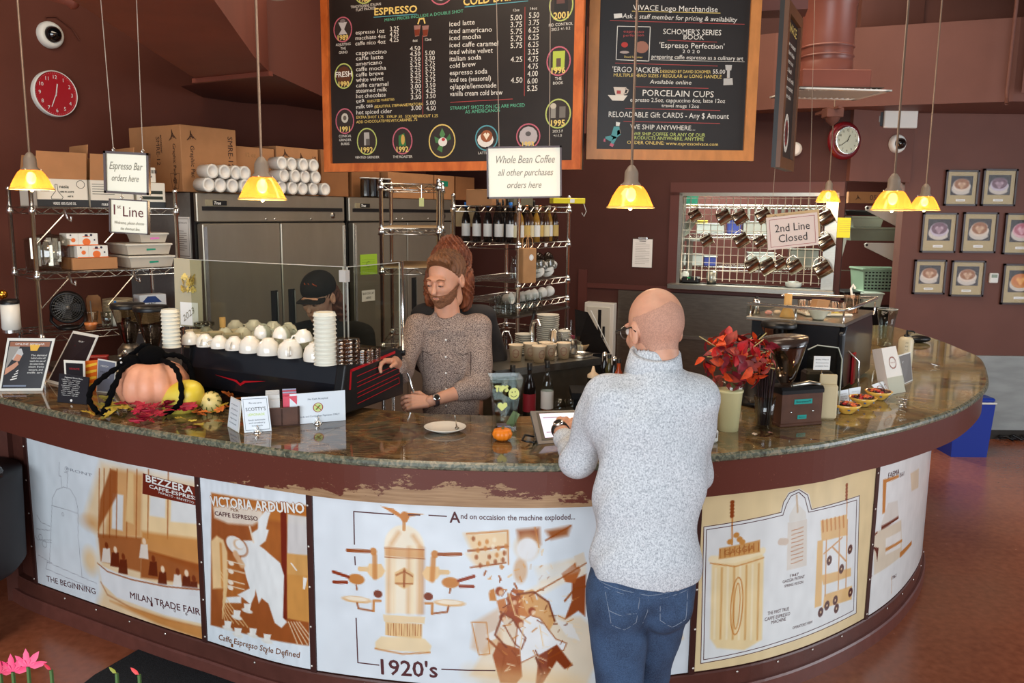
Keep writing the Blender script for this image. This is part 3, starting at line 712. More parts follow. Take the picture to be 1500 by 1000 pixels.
# ---- panel 3
p=P[2];c=canv(2,res=.0046);Q=p.Q
c.ellipse(*p.inv(599,803),.079,.085,(240,228,204),1,.008);c.poly(Q((570,802),(628,804),(629,902),(574,902)),(240,228,204),1,.008)
for x,w,k in((577,.012,SM),(584,.01,SL),(606,.012,SM),(612,.016,(240,214,164)),(622,.016,SM),(627,.008,SD)):c.stroke(Q((x,806),(x+1,900)),w,k,.5,.02)
c.stroke(Q((590,784),(580,800)),.014,SM,.5,.02);c.stroke(Q((612,788),(622,802)),.014,SM,.5,.02)
c.poly(Q((570,806),(628,808),(629,820),(571,818)),SM,.55,.006);c.stroke(Q((570,806),(628,808)),.004,SD,.7,.004);c.stroke(Q((571,820),(629,821)),.004,SD,.7,.004)
c.poly(Q((586,842),(600,834),(614,844),(614,858),(600,866),(586,858)),(224,184,128),1,.006);c.stroke(Q((588,846),(600,840),(612,847)),.006,SD,.8,.004);c.stroke(Q((600,838),(600,862)),.01,SD,.7,.004);c.stroke(Q((588,858),(612,858)),.006,SD,.7,.004)
c.poly(Q((570,904),(632,906),(631,916),(572,914)),(232,206,164),1,.005);c.poly(Q((574,914),(628,917),(628,940),(574,934)),(228,192,136),1,.005)
for k in range(13):c.stroke(Q((578+k*4,917),(578+k*4,934)),.003,SD,.7,.003)
c.poly(Q((568,936),(632,938),(642,948),(640,958),(560,955),(560,944)),(234,210,168),1,.006);c.stroke(Q((560,954),(600,961),(640,958)),.006,SM,.9,.006)
c.poly(Q((563,745),(582,749),(592,756),(597,752),(604,754),(626,756),(606,760),(602,768),(596,768),(592,762)),SM,1,.004);c.stroke(Q((598,768),(598,779)),.012,SM,.8,.004)
for sg in(-1,1):
    X=lambda x,y:p.inv(599+sg*(599-x),y+(2 if sg>0 else 0))
    QQ=lambda*a:[X(*z)for z in a]
    c.poly(QQ((548,830),(566,830),(572,840),(568,848),(562,852),(556,852),(550,848),(544,840)),SL,1,.005);c.stroke(QQ((556,818),(557,850)),.02,SM,.8,.008);c.ellipse(*X(554,812),.014,.016,SM,.9,.005)
    c.stroke(QQ((548,812),(516,811)),.014,SD,.95,.004);c.stroke(QQ((535,838),(545,838)),.02,(226,190,140),1,.004)
    c.ellipse(*X(530,853),.034,.022,SM,.95,.005);c.stroke(QQ((530,862),(531,868)),.007,SD,.9,.003);c.stroke(QQ((518,850),(496,843)),.013,(140,52,24),1,.004);c.stroke(QQ((516,858),(497,858)),.013,(140,52,24),1,.004)
    c.ellipse(*X(531,883),.062,.014,(222,176,120),1,.004);c.ellipse(*X(531,882),.05,.009,(240,226,202),1,.004);c.stroke(QQ((532,888),(534,896),(556,899)),.008,SD,.85,.004);c.stroke(QQ((556,899),(556,884),(566,884)),.010,SM,.9,.004)
    c.ellipse(*X(562,874),.018,.016,(122,50,22),1,.004)
# exploding cafe
for pts,col,al in((((686,783),(750,778),(752,800),(700,812)),SL,.8),(((690,812),(750,804),(748,824),(706,832)),SL,.7),(((764,776),(796,772),(798,796),(780,790),(770,808)),SD,.95),(((806,776),(842,768),(838,782),(814,788)),SD,.85),(((720,950),(760,900),(860,900),(900,935),(870,1000),(700,990)),SL,.5),
(((704,912),(740,890),(745,940),(720,960),(700,950)),SM,.35),(((790,830),(860,812),(866,840),(800,860)),(232,214,186),.9),(((776,866),(864,820),(866,832),(784,880)),(236,226,208),1)):c.poly(Q(*pts),col,al,.02)
def fig(parts):
    for pts,col in parts:c.poly(Q(*pts),col,.96,.006)
fig([(((742,905),(752,886),(770,892),(772,930),(756,924)),(150,62,22)),(((766,870),(790,866),(800,880),(792,905),(768,900)),(196,118,56)),(((750,876),(760,862),(776,864),(770,890),(756,896)),(168,84,34)),
(((770,868),(788,862),(812,880),(822,908),(812,926),(790,908),(778,892)),(214,160,100)),(((742,896),(760,906),(780,934),(774,950),(764,942),(748,916)),(222,204,180)),
(((768,912),(786,900),(800,904),(824,934),(840,940),(836,950),(812,964),(796,958),(770,972),(764,950)),(232,232,232)),(((800,958),(826,942),(850,972),(838,978),(826,966),(806,1000),(796,1000)),(128,50,18)),
(((736,880),(748,876),(752,892),(742,900)),(196,118,60)),(((724,866),(732,862),(736,880),(726,880)),SM),(((846,848),(866,838),(866,900),(856,892),(836,906),(846,878)),(146,66,24)),(((830,838),(852,820),(858,832),(850,852),(836,850)),(178,96,44)),
(((848,812),(862,806),(866,822),(852,828)),(224,210,190)),(((822,904),(848,912),(860,936),(840,930)),(230,226,220)),(((740,940),(772,950),(776,990),(768,1000),(744,1000),(732,960)),(156,74,26)),(((722,930),(740,920),(736,936),(724,940)),(228,226,222))])
for x,y,r in((740,866,.016),(770,912,.017),(788,894,.014),(760,880,.014),(745,904,.012)):c.ellipse(*p.inv(x,y),r,r*1.15,(150,64,24),1,.006);c.ellipse(p.inv(x,y)[0]+.006,p.inv(x,y)[1]-.006,r*.6,r*.7,(232,196,158),.9,.006)
rr=random.Random(3)
for k in range(46):
    x,y=rr.uniform(715,815),rr.uniform(800,880);a=rr.uniform(0,3);l=rr.uniform(3,9);c.stroke(Q((x,y),(x+l*cos(a),y+l*sin(a))),rr.uniform(.003,.009),rr.choice([SD,SM,SL,BGW]),.9,.004)
for k in range(10):c.stroke(Q((780,852),(790+k*7,796+k*4)),.012,BGW,.5,.02)
for k in range(60):
    x,y=rr.uniform(738,855),rr.uniform(862,990);a=rr.uniform(-1.2,1.2);l=rr.uniform(4,12);c.stroke(Q((x,y),(x+l*cos(a),y+l*sin(a))),rr.uniform(.002,.006),rr.choice([(112,44,16),SM,(236,214,180)]),.8,.004)
for P_,w_,k_ in((((690,783),(750,777),(752,826)),.006,SM),(((693,808),(750,800)),.008,SD),(((697,832),(748,824)),.006,SD),(((790,772),(796,800)),.006,SM),(((806,790),(842,768)),.006,SD),(((784,872),(866,822)),.005,SD),(((768,912),(786,900),(800,904),(824,934),(840,940),(836,950),(812,964),(796,958),(770,972),(764,950),(768,912)),.004,SD),(((742,896),(760,906),(780,934),(774,950),(764,942),(748,916)),.005,(120,50,20)),(((766,870),(790,866),(812,880),(822,908)),.007,(110,44,18)),
(((724,936),(750,960),(744,990)),.009,SD),(((745,900),(735,930),(752,948)),.008,(120,50,20)),(((836,878),(850,860),(866,856)),.008,SD),(((796,962),(806,985),(800,1000)),.01,(110,44,18)),(((700,912),(712,960),(728,958),(722,912),(700,912)),.004,SM),(((776,920),(772,950)),.004,SL),(((800,915),(806,945)),.004,SL),(((754,870),(764,900),(786,912)),.006,SL)):c.stroke(Q(*P_),w_,k_,.9,.005)
for k in range(18):c.ellipse(*p.inv(700+(k*37)%50,790+(k*13)%42),.007,.010,rr.choice([SM,SD,(240,224,196)]),.8,.005)
c.ellipse(*p.inv(770,835),.026,.05,SM,.5,.012);c.ellipse(*p.inv(779,800),.05,.055,(218,184,140),.5,.02);c.ellipse(*p.inv(779,803),.04,.045,(226,226,226),.95,.01)
c.poly(Q((920,930),(930,900),(938,920)),SM,.7,.02);c.poly(Q((980,915),(1004,900),(1012,930),(990,940)),(226,212,190),.9,.01);c.poly(Q((988,920),(1006,914),(1000,926)),SM,.95,.005)
for k in range(8):c.stroke(Q((700+k*20,985+k*1),(730+k*20,1002)),.05,SL,.35,.06)
c.noise(.05,3);o=c.mesh('mural_panel',p.fmap,MUR,counter);o['label']=PN[2]
mb=MB();T=.0048
for a,b in(((524,754),(582,757)),((604,757),(621,757)),((634,757),(660,758)),((524,754),(526,802)),((527,820),(528,832)),((531,910),(535,975)),((535,975),(566,978)),((658,982),(736,982))):
    q=Q(a,b);line(mb,q,T,p.fmap,TXD,.001,strip=.08)
tpx(mb,p,'A',665,767,680,767,16,TXD,bold=.001);tpx(mb,p,'nd on occaision the machine exploded...',681,761,848,758,8,TXD,bold=.0003)
tpx(mb,p,"1920's",570,991,652,994,22,TXD,bold=.0016,off=.0008);tpx(mb,p,"1920's",571,990,651,993,19,mat('mural lettering red',(190,110,84),.4),off=.0015,width=None)if False else None
tpx(mb,p,'nd',990,912,1004,911,8,TXD);DEC.append(mb)
# ---- panel 4
p=P[3];c=canv(3,(228,205,158));Q=p.Q
c.poly(Q((1037,765),(1148,742),(1152,728),(1160,712),(1176,706),(1190,714),(1195,735),(1264,714),(1263,886),(1150,936),(1037,965)),(228,230,228),1,.006)
c.poly(Q((1050,818),(1060,808),(1118,794),(1126,806),(1126,928),(1100,944),(1060,942),(1050,928)),(238,214,164),1,.01)
for k in range(8):c.stroke(Q((1056+k*9,826-k*1.2),(1056+k*9,928)),.008,(206,150,82)if k%2 else(246,232,200),.8,.008)
c.stroke(Q((1050,812),(1084,812),(1124,798)),.03,(244,226,186),1,.008);c.stroke(Q((1048,818),(1084,822),(1126,808)),.005,SM,.8,.004)
c.poly(Q((1060,796),(1120,782),(1120,800),(1060,812)),(206,150,84),.95,.006)
for k in range(9):c.stroke(Q((1062+k*7,798-k*1.5),(1062+k*7,810-k*1.5)),.004,SD,.7,.003)
c.stroke([(p.inv(1088,880)[0]+.028*cos(t),p.inv(1088,880)[1]+.125*sin(t))for t in np.linspace(0,6.3,24)],.005,SM,.9,.004);c.stroke([(p.inv(1088,880)[0]+.014*cos(t),p.inv(1088,880)[1]+.10*sin(t))for t in np.linspace(0,6.3,24)],.004,SM,.9,.004)
c.stroke(Q((1078,726),(1079,790)),.007,SM,.9,.004);c.stroke(Q((1246,700),(1246,760)),.006,SM,.9,.004)
for k in range(5):c.ellipse(*p.inv(1078,728+k*5),.010,.009,(140,66,26),1,.004);c.ellipse(*p.inv(1245,699+k*5),.009,.009,(140,66,26),1,.004)
for x,y in((1076,786),(1090,782),(1085,776),(1094,786)):c.ellipse(*p.inv(x,y),.014,.012,(202,140,70),1,.004)
c.poly(Q((1160,756),(1188,750),(1189,818),(1160,826)),(220,212,200),1,.004)
for k in range(9):c.stroke(Q((1166,768+k*6),(1183,762+k*6)),.004,(186,130,90),.9,.003)
c.poly(Q((1162,745),(1172,726),(1186,740),(1187,750),(1162,756)),(222,218,208),1,.005);c.stroke(Q((1172,716),(1174,740)),.010,(196,170,140),.9,.004);c.stroke(Q((1150,784),(1158,784)),.03,(210,190,170),.9,.005)
for pts in(((1208,752),(1246,742),(1248,772),(1210,782)),((1204,782),(1212,780),(1212,876),(1202,880)),((1216,860),(1256,846),(1256,866),(1214,880)),((1210,832),(1254,820),(1254,832),(1214,846))):c.poly(Q(*pts),(226,184,122),1,.006)
for k in range(6):c.stroke(Q((1211+k*6,752-k*1.5),(1212+k*6,768-k*1.5)),.010,(196,124,56),.9,.004)
for a,b in(((1217,780),(1217,862)),((1236,762),(1236,852)),((1247,750),(1247,850)),((1226,790),(1246,810)),((1214,800),(1240,776))):c.stroke(Q(a,b),.008,(206,150,92),.95,.004)
for x,y in((1222,810),(1252,793),(1240,822),(1220,876),(1211,886),(1234,880),(1254,856),(1232,868)):c.ellipse(*p.inv(x,y),.018,.022,(74,28,18),1,.004);c.ellipse(*p.inv(x,y),.005,.006,(220,190,150),1,.003)
c.noise(.05,4);o=c.mesh('mural_panel',p.fmap,MUR,counter);o['label']=PN[3]
mb=MB()
for off_ in(0,4):
    line(mb,Q((1037+off_,765+off_),(1150+off_*.6,741+off_),(1153+off_,726+off_),(1161+off_*.6,713+off_),(1175,707+off_),(1188-off_,715+off_),(1194-off_,736+off_),(1264-off_,714+off_*1.6),(1263-off_,886-off_),(1150,936-off_*1.3),(1037+off_,965-off_*1.4)),.0032,p.fmap,TXD,.001,closed=True,strip=.08)
tpx(mb,p,'1947',1165,836,1177,833,4.5,TXD);tpx(mb,p,'GAGGIA PATENT',1154,845,1186,836,4.5,TXD);tpx(mb,p,'SPRING PISTON',1157,851,1184,844,4,TXD)
tpx(mb,p,'THE FIRST TRUE',1133,892,1164,884,5,TXD);tpx(mb,p,'CAFFE ESPRESSO',1129,901,1166,891,5,TXD);tpx(mb,p,'MACHINE',1139,905,1160,899,5,TXD);tpx(mb,p,"OPERATOR'S VIEW",1170,912,1199,902,4,TXD);tpx(mb,p,'GAGGIA',1068,806,1112,797,8,mat('mural lettering gold',(180,110,50),.4))
DEC.append(mb)
# ---- panel 5
p=P[4];c=canv(4,(232,233,230),.006);Q=p.Q
c.poly(Q((1298,690),(1321,682),(1321,686),(1303,694),(1302,738),(1298,740)),SM,.95,.006);c.poly(Q((1297,758),(1322,742),(1322,746),(1297,764)),(98,36,20),1,.005);c.poly(Q((1306,724),(1320,720),(1322,742),(1296,758)),(222,216,206),1,.006)
c.poly(Q((1286,768),(1326,748),(1328,800),(1288,830)),(222,206,180),.9,.008);c.poly(Q((1304,776),(1326,764),(1326,788),(1304,800)),(236,232,224),1,.006);c.poly(Q((1304,790),(1328,776),(1328,780),(1304,795)),SM,.9,.005)
c.stroke(Q((1291,768),(1283,774),(1281,800),(1284,832)),.010,(110,40,26),1,.004);c.poly(Q((1284,788),(1294,790),(1292,810),(1290,796)),(90,34,24),1,.004)
c.poly(Q((1325,796),(1342,778),(1342,784),(1325,804)),SM,.95,.006);c.ellipse(*p.inv(1281,778),.016,.02,(110,70,50),.9,.006);c.stroke(Q((1314,830),(1314,856)),.004,SM,.8,.004)
c.poly(Q((1338,680),(1350,672),(1350,700),(1340,706)),(224,206,176),.9,.008)
c.noise(.05,5);o=c.mesh('mural_panel',p.fmap,MUR,counter);o['label']=PN[4]
mb=MB();tpx(mb,p,'FAEMA',1305,688,1321,681,8,TXD);tpx(mb,p,'E61',1322,686,1328,683,6,TXD);tpx(mb,p,'1961',1314,836,1320,832,5,TXD);DEC.append(mb)
for mb in DEC:
    cuts=[(0,0)]+[c for c in mb.marks if c[1]>0]+[(len(mb.v),len(mb.f))]
    for(v0,f0),(v1,f1)in zip(cuts,cuts[1:]):
        if f1>f0:b=MB();b.mats=mb.mats;b.v=mb.v[v0:v1];b.f=[tuple(q-v0 for q in f)for f in mb.f[f0:f1]];b.mi=mb.mi[f0:f1];b.sm=mb.sm[f0:f1];b.build('mural_lettering',counter)
# dividers, clear cover screws
for u in pb:
    BC.sweep(MB(),[(-.006,.142),(-.006,1.02),(.03,1.02),(.03,.142)],BASED,u-gap+.001,u+gap-.001).build('divider_strip',counter)
sm_=MB().lathe([(0,.003),(.004,.002),(.0052,0)],mat('screw head',(210,200,190),.3,.6),8)
scr=None
def screw(u,z):
    global scr
    p_,t_=BC.at(u);M=ME_((p_.x+t_.y*.0075,p_.y-t_.x*.0075,z))@MO_(math.atan2(t_.y,t_.x),4,'Z')@MO_(PI/2,4,'X')
    if scr is None:scr=sm_.build('screw',counter);o=scr
    else:o=scr.copy();COL.objects.link(o);par(o,counter)
    o.matrix_local=M
for i,u in enumerate(pb):
    for z in(.17,.34,.51,.68,.85):screw(u+(.006 if i%2 else-.006),z)
    if i<len(pb)-1:
        k=max(2,int((pb[i+1]-u)/.2))
        for j in range(1,k):screw(u+(pb[i+1]-u)*j/k,.125)
# ================================================================== BACK BAR, LEFT: fridges, wire shelving and what is on them
def lookrot(d):return math.atan2(d.y,d.x)
RF=lookrot(dA)
def box(mb,x0,x1,y0,y1,z0,z1,m,bev=0,M=None):return mb.box(((x0+x1)/2,(y0+y1)/2,(z0+z1)/2),(x1-x0,y1-y0,z1-z0),m,bev=bev,M=M)
def MXZ(x=0,y=0,z=0):return flatmap((x,y,z),(1,0,0),(0,0,1),(0,-1,0))
def L2W(o,v):return ME_(o.location)@MO_(o.rotation_euler.z,4,'Z')@V3(v)
SIDEST=mat('fridge side steel',(150,152,148),.45,.6,noise=.04,nscale=40)
FRONTST=mat('fridge door steel',(150,142,128),.36,.7,noise=.05,nscale=8,stretch=(1,1,.3))
def fridge(label,loc,papers):
    t=thing('refrigerator',label,'refrigerator',loc,RF);W,D=1.36,.76
    mb=MB();box(mb,0,W,.06,D,.12,2.10,SIDEST);box(mb,0,W,.03,.06,.12,2.10,BLACK);mb.build('body',t)
    for x in(.08,W-.08):
        for y in(.12,D-.1):MB().cyl((x,y,0),(x,y,.13),.03,BLACK).build('foot',t)
    mb=MB();box(mb,.0,W,-.005,.03,1.91,2.10,FRONTST,.006);mb.build('top_panel',t)
    mb=MB();box(mb,.04,W-.03,-.010,-.004,1.985,2.012,BLACK);mb.build('vent_slot',t)
    mb=MB();box(mb,.07,.235,-.013,-.006,2.016,2.056,mat('badge silver',(190,180,150),.3,.8));box(mb,.12,.232,-.015,-.012,2.019,2.053,BLACK)
    put_text(mb,'True',.130,2.026,.020,MXZ(0,-.015),TXW,shear=.3,bold=.0008);mb.build('badge',t)
    for x in(.02,W/2+.004):
        mb=MB();box(mb,x,x+W/2-.024,-.03,.03,.16,1.90,FRONTST,.006);d=mb.build('door',t)
        hx=x+(W/2-.13 if x<.1 else .05)
        mb=MB();box(mb,hx,hx+.06,-.034,-.028,1.02,1.42,BLACK);box(mb,hx+.045,hx+.058,-.05,-.032,1.03,1.41,STEEL,.003);mb.build('handle',d)
        mb=MB();box(mb,x+.005 if x<.1 else x+.63,x+.03 if x<.1 else x+.65,-.035,-.03,.2,1.88,CHROME);mb.build('edge_trim',d)
    mb=MB()
    for x in(.57,.65,1.0):mb.lathe([(0,.004),(.009,.002),(.009,0)],CHROME,10,M=ME_((x,-.006,1.93))@MO_(PI/2,4,'X'))
    mb.lathe([(0,.006),(.022,.003),(.024,0)],STEEL,12,M=ME_((1.23,-.006,1.955))@MO_(PI/2,4,'X'));mb.build('lock',t)
    return t
F0=V3((-2.07,5.5,0))
fr1=fridge('steel two door refrigerator behind the acrylic shield with a certificate on its side',F0,1)
F2=F0+dA*1.41
fr2=fridge('steel two door refrigerator behind the tall wire rack with a green notice',F2,2)
def sheet(name,label,M,w,h,lines=(),m=PAPER,cat='notice',border=None,texts=(),par_=None,group=None,ink=INK):
    """thin sheet; M puts local x right, z up, -y out; lines: list of (z, x0, x1)"""
    mb=MB();mb.box((w/2,.001,h/2),(w,.002,h),m)
    for z,x0,x1 in lines:mb.add([MXZ()(x0,z,.0006),MXZ()(x1,z,.0006),MXZ()(x1,z+h*.012,.0006),MXZ()(x0,z+h*.012,.0006)],[(0,1,2,3)],ink)
    if border:
        b=border;line(mb,[(b,b),(w-b,b),(w-b,h-b),(b,h-b)],.0035,MXZ(),ink,.0006,closed=True)
    for a in texts:put_text(mb,a[0],a[1],a[2],a[3],MXZ(),a[4]if len(a)>4 else ink,align='c',width=a[5]if len(a)>5 else None,shear=a[6]if len(a)>6 else 0)
    o=mb.build(name);o.matrix_world=M;tag(o,label,cat,group);return o
def wallM(p,d,n):d=V3(d).normalized();n=V3(n);return Matrix(((d.x,-n.x,0,p.x),(d.y,-n.y,0,p.y),(0,0,1,p.z),(0,0,0,1)))
# certificate on the fridge's left side (the side faces -dA)
sd=-nA  # picture-right direction on the side face runs to the front
p=atpl(256,388,F0-dA*.004,-dA)
sheet('certificate','white certificate with a thin border on the refrigerator side',wallM(p,nA,-dA),.155,.27,[(.05+.014*k,.03,.12 if k%3 else .09)for k in range(10)],border=.012,texts=[('CERTIFICATE',.078,.225,.012)],cat='certificate',ink=mat('grey ink',(120,112,104),.7))
# green and white notices on fridge 2
p=atpl(526,408,F2+nA*.036,nA);sheet('green_notice','lime green notice stuck on the far refrigerator door',wallM(p,dA,nA),.20,.165,[(.04+.02*k,.02,.17)for k in range(5)],mat('lime paper',(150,190,50),.7),texts=[('C',.09,.06,.05)],ink=mat('olive ink',(100,130,40),.7))
p=atpl(529,447,F2+nA*.036,nA);sheet('small_notice','small white notice reading BAR DECAF HERE on refrigerator door',wallM(p,dA,nA),.155,.09,[],texts=[('BAR DECAF',.078,.055,.018),('HERE!',.078,.018,.018)])
# dark posters reflected in the doors are left out; a taped sheet on the near door stays
# ---- cardboard boxes on the refrigerators
def carton(label,loc,rz,w,d,h,m=CARD,lines=(),seam=True,open_=False,group=None,sides=(),name='cardboard_box',flaps=0.0,extra=None,cat='box'):
    t=thing(name,label,cat,loc,rz,group)
    mb=MB()
    if open_ or flaps:
        th=.005;box(mb,0,w,0,d,0,th,m);box(mb,0,w,0,th,0,h,m);box(mb,0,w,d-th,d,0,h,m);box(mb,0,th,0,d,0,h,m);box(mb,w-th,w,0,d,0,h,m)
    else:box(mb,0,w,0,d,0,h,m,.003)
    mb.build('carton_body',t)
    if seam and not flaps:mb=MB();box(mb,0,w,d/2-.025,d/2+.025,h,h+.0008,mat('packing tape',(190,150,96),.3));mb.build('tape',t)
    if flaps:
        for(a,b,cx,cy,ang,ax)in((w,d/2,0,0,-flaps,'X'),(w,d/2,0,d,180+flaps,'X')):
            mm=MB();mm.box((w/2,b/2 if cy==0 else-b/2,0),(w-.01,b,.004),m)
            f=mm.build('flap',t);f.location=(0,cy,h);f.rotation_euler=(math.radians(100 if cy==0 else-62),0,0)
        mm=MB();mm.box((.1,d/2,0),(.2,d-.01,.004),m);f=mm.build('flap',t);f.location=(w-.004,0,h);f.rotation_euler=(0,math.radians(-84),0)
    if lines:
        mb=MB()
        for(s_,face,u,v,hh,rot,mm)in lines:
            fm=MXZ()if face=='f' else flatmap((0,d,0),(0,-1,0),(0,0,1),(-1,0,0))
            put_text(mb,s_,u,v,hh,fm,mm,rot=rot,bold=.0006)
        if extra:extra(mb,w,d,h)
        mb.build('printing',t)
    return t
def leaf_logo(mb,fm,x,y,s,m):
    for k in range(4):line(mb,[(x-s*.6+k*s*.3,y-s*.5+k*s*.1),(x,y+s*.1+k*s*.25),(x+s*.6-k*s*.3+s*.3,y-s*.3+k*s*.25)],s*.12,fm,m)
inkc=mat('carton print brown',(70,44,32),.8)
LS=flatmap
zf=2.105
def F(x,y,z=zf):return tuple(F0+dA*x-nA*y+V3((0,0,z)))
def ex1(mb,w,d,h):
    fl=flatmap((0,d,0),(0,-1,0),(0,0,1),(-1,0,0));leaf_logo(mb,fl,d*.84,h*.83,.05,inkc);leaf_logo(mb,MXZ(),.075,h*.83,.045,inkc)
    line(mb,[(d*.78,.12),(d*.95,.12),(d*.92,.02),(d*.81,.02)],.003,fl,inkc,closed=True);
carton('tall brown carton printed SMRE-12 nearest on top of refrigerator',F(-.02,.10),RF,.44,.56,.43,CARD,[('SMRE-12','l',.30,.36,.036,-PI/2,inkc),('ecotainer','l',.345,.37,.022,-PI/2,inkc),('Graphic Packaging','l',.475,.31,.028,-PI/2,inkc),('SMRE-12','f',.37,.38,.040,-PI/2,inkc),('Graphic Pac','f',.07,.30,.030,-PI/2,inkc),('12','l',.47,.055,.03,0,inkc)],extra=ex1)
carton('brown carton with blank front second from the left on refrigerator',F(.45,.16),RF,.36,.42,.33,CARD,[('12 oz','f',.10,.26,.03,0,mat('faint print',(150,110,70),.8))])
def ex3(mb,w,d,h):leaf_logo(mb,MXZ(),.08,h*.84,.045,inkc);leaf_logo(mb,MXZ(),.24,h*.80,.04,inkc)
carton('brown carton printed SMRE-8 third on top of refrigerator',F(.83,.16),RF,.42,.42,.355,CARD,[('SMRE-8','f',.36,.30,.036,-PI/2,inkc),('Graphic Packaging','f',.065,.27,.026,-PI/2,inkc)],extra=ex3)
carton('brown carton with clear lid sleeves farthest right on near refrigerator',F(1.26,.14),RF,.30,.4,.36,CARDD,[('ML6','f',.1,.3,.03,0,inkc)])
carton('dim brown carton beside the menu board corner on far refrigerator',F(1.62,.16),RF,.34,.42,.34,CARDD)
carton('long brown carton on the far refrigerator under the menu board',F(2.0,.10),RF,.62,.4,.22,CARD)
c_=carton('brown carton with a green tape piece on far refrigerator',F(2.64,.10),RF,.3,.4,.22,CARD);box(mbx:=MB(),.05,.2,-.002,0,.12,.17,mat('green tape',(20,130,100),.5));mbx.build('tape',c_)
carton('last brown carton at the end of the far refrigerator',F(2.97,.10),RF,.3,.4,.22,CARDD)
# cup sleeves lying with their mouths to the room
CUPW=mat('white cup paper',(226,222,214),.5)
def cupsleeve():
    t=thing('cup_sleeve','','paper cups');mb=MB();mb.lathe([(0,.008),(.030,.006),(.033,0),(.045,.002),(.047,.006),(.046,.012),(.044,.11),(0,.11)],CUPW,16,M=MO_(-PI/2,4,'X'));mb.build('stack',t)
    mb=MB();mb.lathe([(.0475,.0),(.0482,.003),(.0475,.006)],WHITE,16,M=MO_(-PI/2,4,'X'));mb.build('rim',t);return t
sl0=cupsleeve();k_=0
def sleeve(x,z,lab,g):
    global k_
    o=sl0 if k_==0 else dup(sl0);k_+=1
    o.location=F(x,-.035+rnd.uniform(-.012,.012),zf+z);o.rotation_euler=(0,0,RF+rnd.uniform(-.05,.05));o['label']=lab;o['group']=g
g1='cup sleeves in front of the tall carton'
for r in range(2):
    for q in range(4):sleeve(.075+q*.098+(.0 if r==0 else .03)*(q<3),.048+r*.088,'%s white paper cup sleeve from the left, %s row, tall carton'%(ORD[q],['bottom','top'][r]),g1)
g2='cup sleeves in front of the third carton'
for r in range(3):
    for q in range(4 if r else 5):sleeve(.70+q*.105+(.02 if r==1 else 0),.048+r*.086,'%s cup sleeve from the left, %s row before the third carton'%(ORD[q],['bottom','middle','top'][r]),g2)
# clear lid stacks in the shadow of the menu board
for k in range(4):
    o=thing('lid_stack','%s clear plastic lid stack from the left beside menu board corner'%ORD[k],'lids',F(1.67+k*.085,.06,zf+.0),RF,'clear lid stacks on far refrigerator')
    MB().lathe([(0,.0),(.04,.0),(.042,.01),(.04,.14+.02*(k%2)),(.03,.16),(0,.162)],glassmat('smoky plastic',(170,168,160),.1,.1),12,smooth=False).build('stack',o)
    MB().lathe([(.042,.15),(.046,.152),(.046,.158),(.042,.16)],WHITE,12).build('rim',o)
# ================================================================== wire shelving
WIRE=mat('chrome wire',(190,188,182),.2,1.0)
def wire_shelf(w,d,z,solid=False):
    mb=MB();r=.0035
    for y in(0,d):
        mb.tube([(0,y,z),(w,y,z)],r,WIRE,6);mb.tube([(0,y,z-.035),(w,y,z-.035)],r,WIRE,6)
        k=int(w/.045);pts=[(w*i/k,y,z-(.035 if i%2 else 0))for i in range(k+1)];mb.tube(pts,.0022,WIRE,4)
    for x in(0,w):mb.tube([(x,0,z),(x,d,z)],r,WIRE,6);mb.tube([(x,0,z-.035),(x,d,z-.035)],r,WIRE,6)
    for i in range(1,int(w/.026)):mb.tube([(i*.026,0,z),(i*.026,d,z)],.0014,WIRE,3,caps=False)
    for i in range(1,3):mb.tube([(0,d*i/3,z-.004),(w,d*i/3,z-.004)],.0025,WIRE,4,caps=False)
    return mb
def post(x,y,z0,z1,r=.0125):
    mb=MB();mb.cyl((x,y,z0),(x,y,z1),r,CHROME);mb.sphere((x,y,z1),r*1.15,CHROME,10,6);return mb
def rack(label,loc,rz,w,d,shelves,ztop,z0=0):
    t=thing('wire_rack',label,'shelving',(loc[0],loc[1],z0),rz)
    for x in(0,w):
        for y in(0,d):
            p_=post(x,y,0,ztop).build('post',t)
            for z in shelves:MB().lathe([(.013,-.04),(.022,-.04),(.018,.004),(.013,.004)],CHROME,10,M=ME_((x,y,z))).build('collar',p_)
    for z in shelves:wire_shelf(w,d,z).build('shelf',t)
    return t
RLd=(V3((-2.08,5.17,0))-V3((-2.63,4.6,0))).normalized();RLo=V3((-2.63,4.6,0));RLn=V3((RLd.y,-RLd.x,0));RRL=lookrot(RLd)
LW=.80;Z1,Z2,Z3=1.995,1.635,1.285
rack('chrome wire rack on the left wall with cartons, tubs and a fan',RLo,RRL,LW,.40,(Z1,Z2,Z3),2.10)
mb=MB()
RLt=COL.objects['wire_rack']
for z in(Z1,Z2):
    for x in(.0,.36):
        MB().tube([(x+.01,.0,z-.2),(x+.16,.0,z-.04)],.004,WIRE,5).build('brace',RLt)
        MB().tube([(x+.16,-.01,z-.01),(x+.165,-.03,z-.06),(x+.185,-.03,z-.075),(x+.19,-.02,z-.05)],.007,CHROME,6).build('hook',RLt)
def RL(x,y,z):return tuple(RLo+RLd*x-RLn*y+V3((0,0,z+.004)))
def rlx(px,dep=0.0):p=atpl(px,350,RLo-RLn*dep,RLn)-RLo;return p.dot(RLd)
inkg=mat('print dark green',(40,48,40),.7);WBOX=mat('white printed carton',(214,208,194),.6)
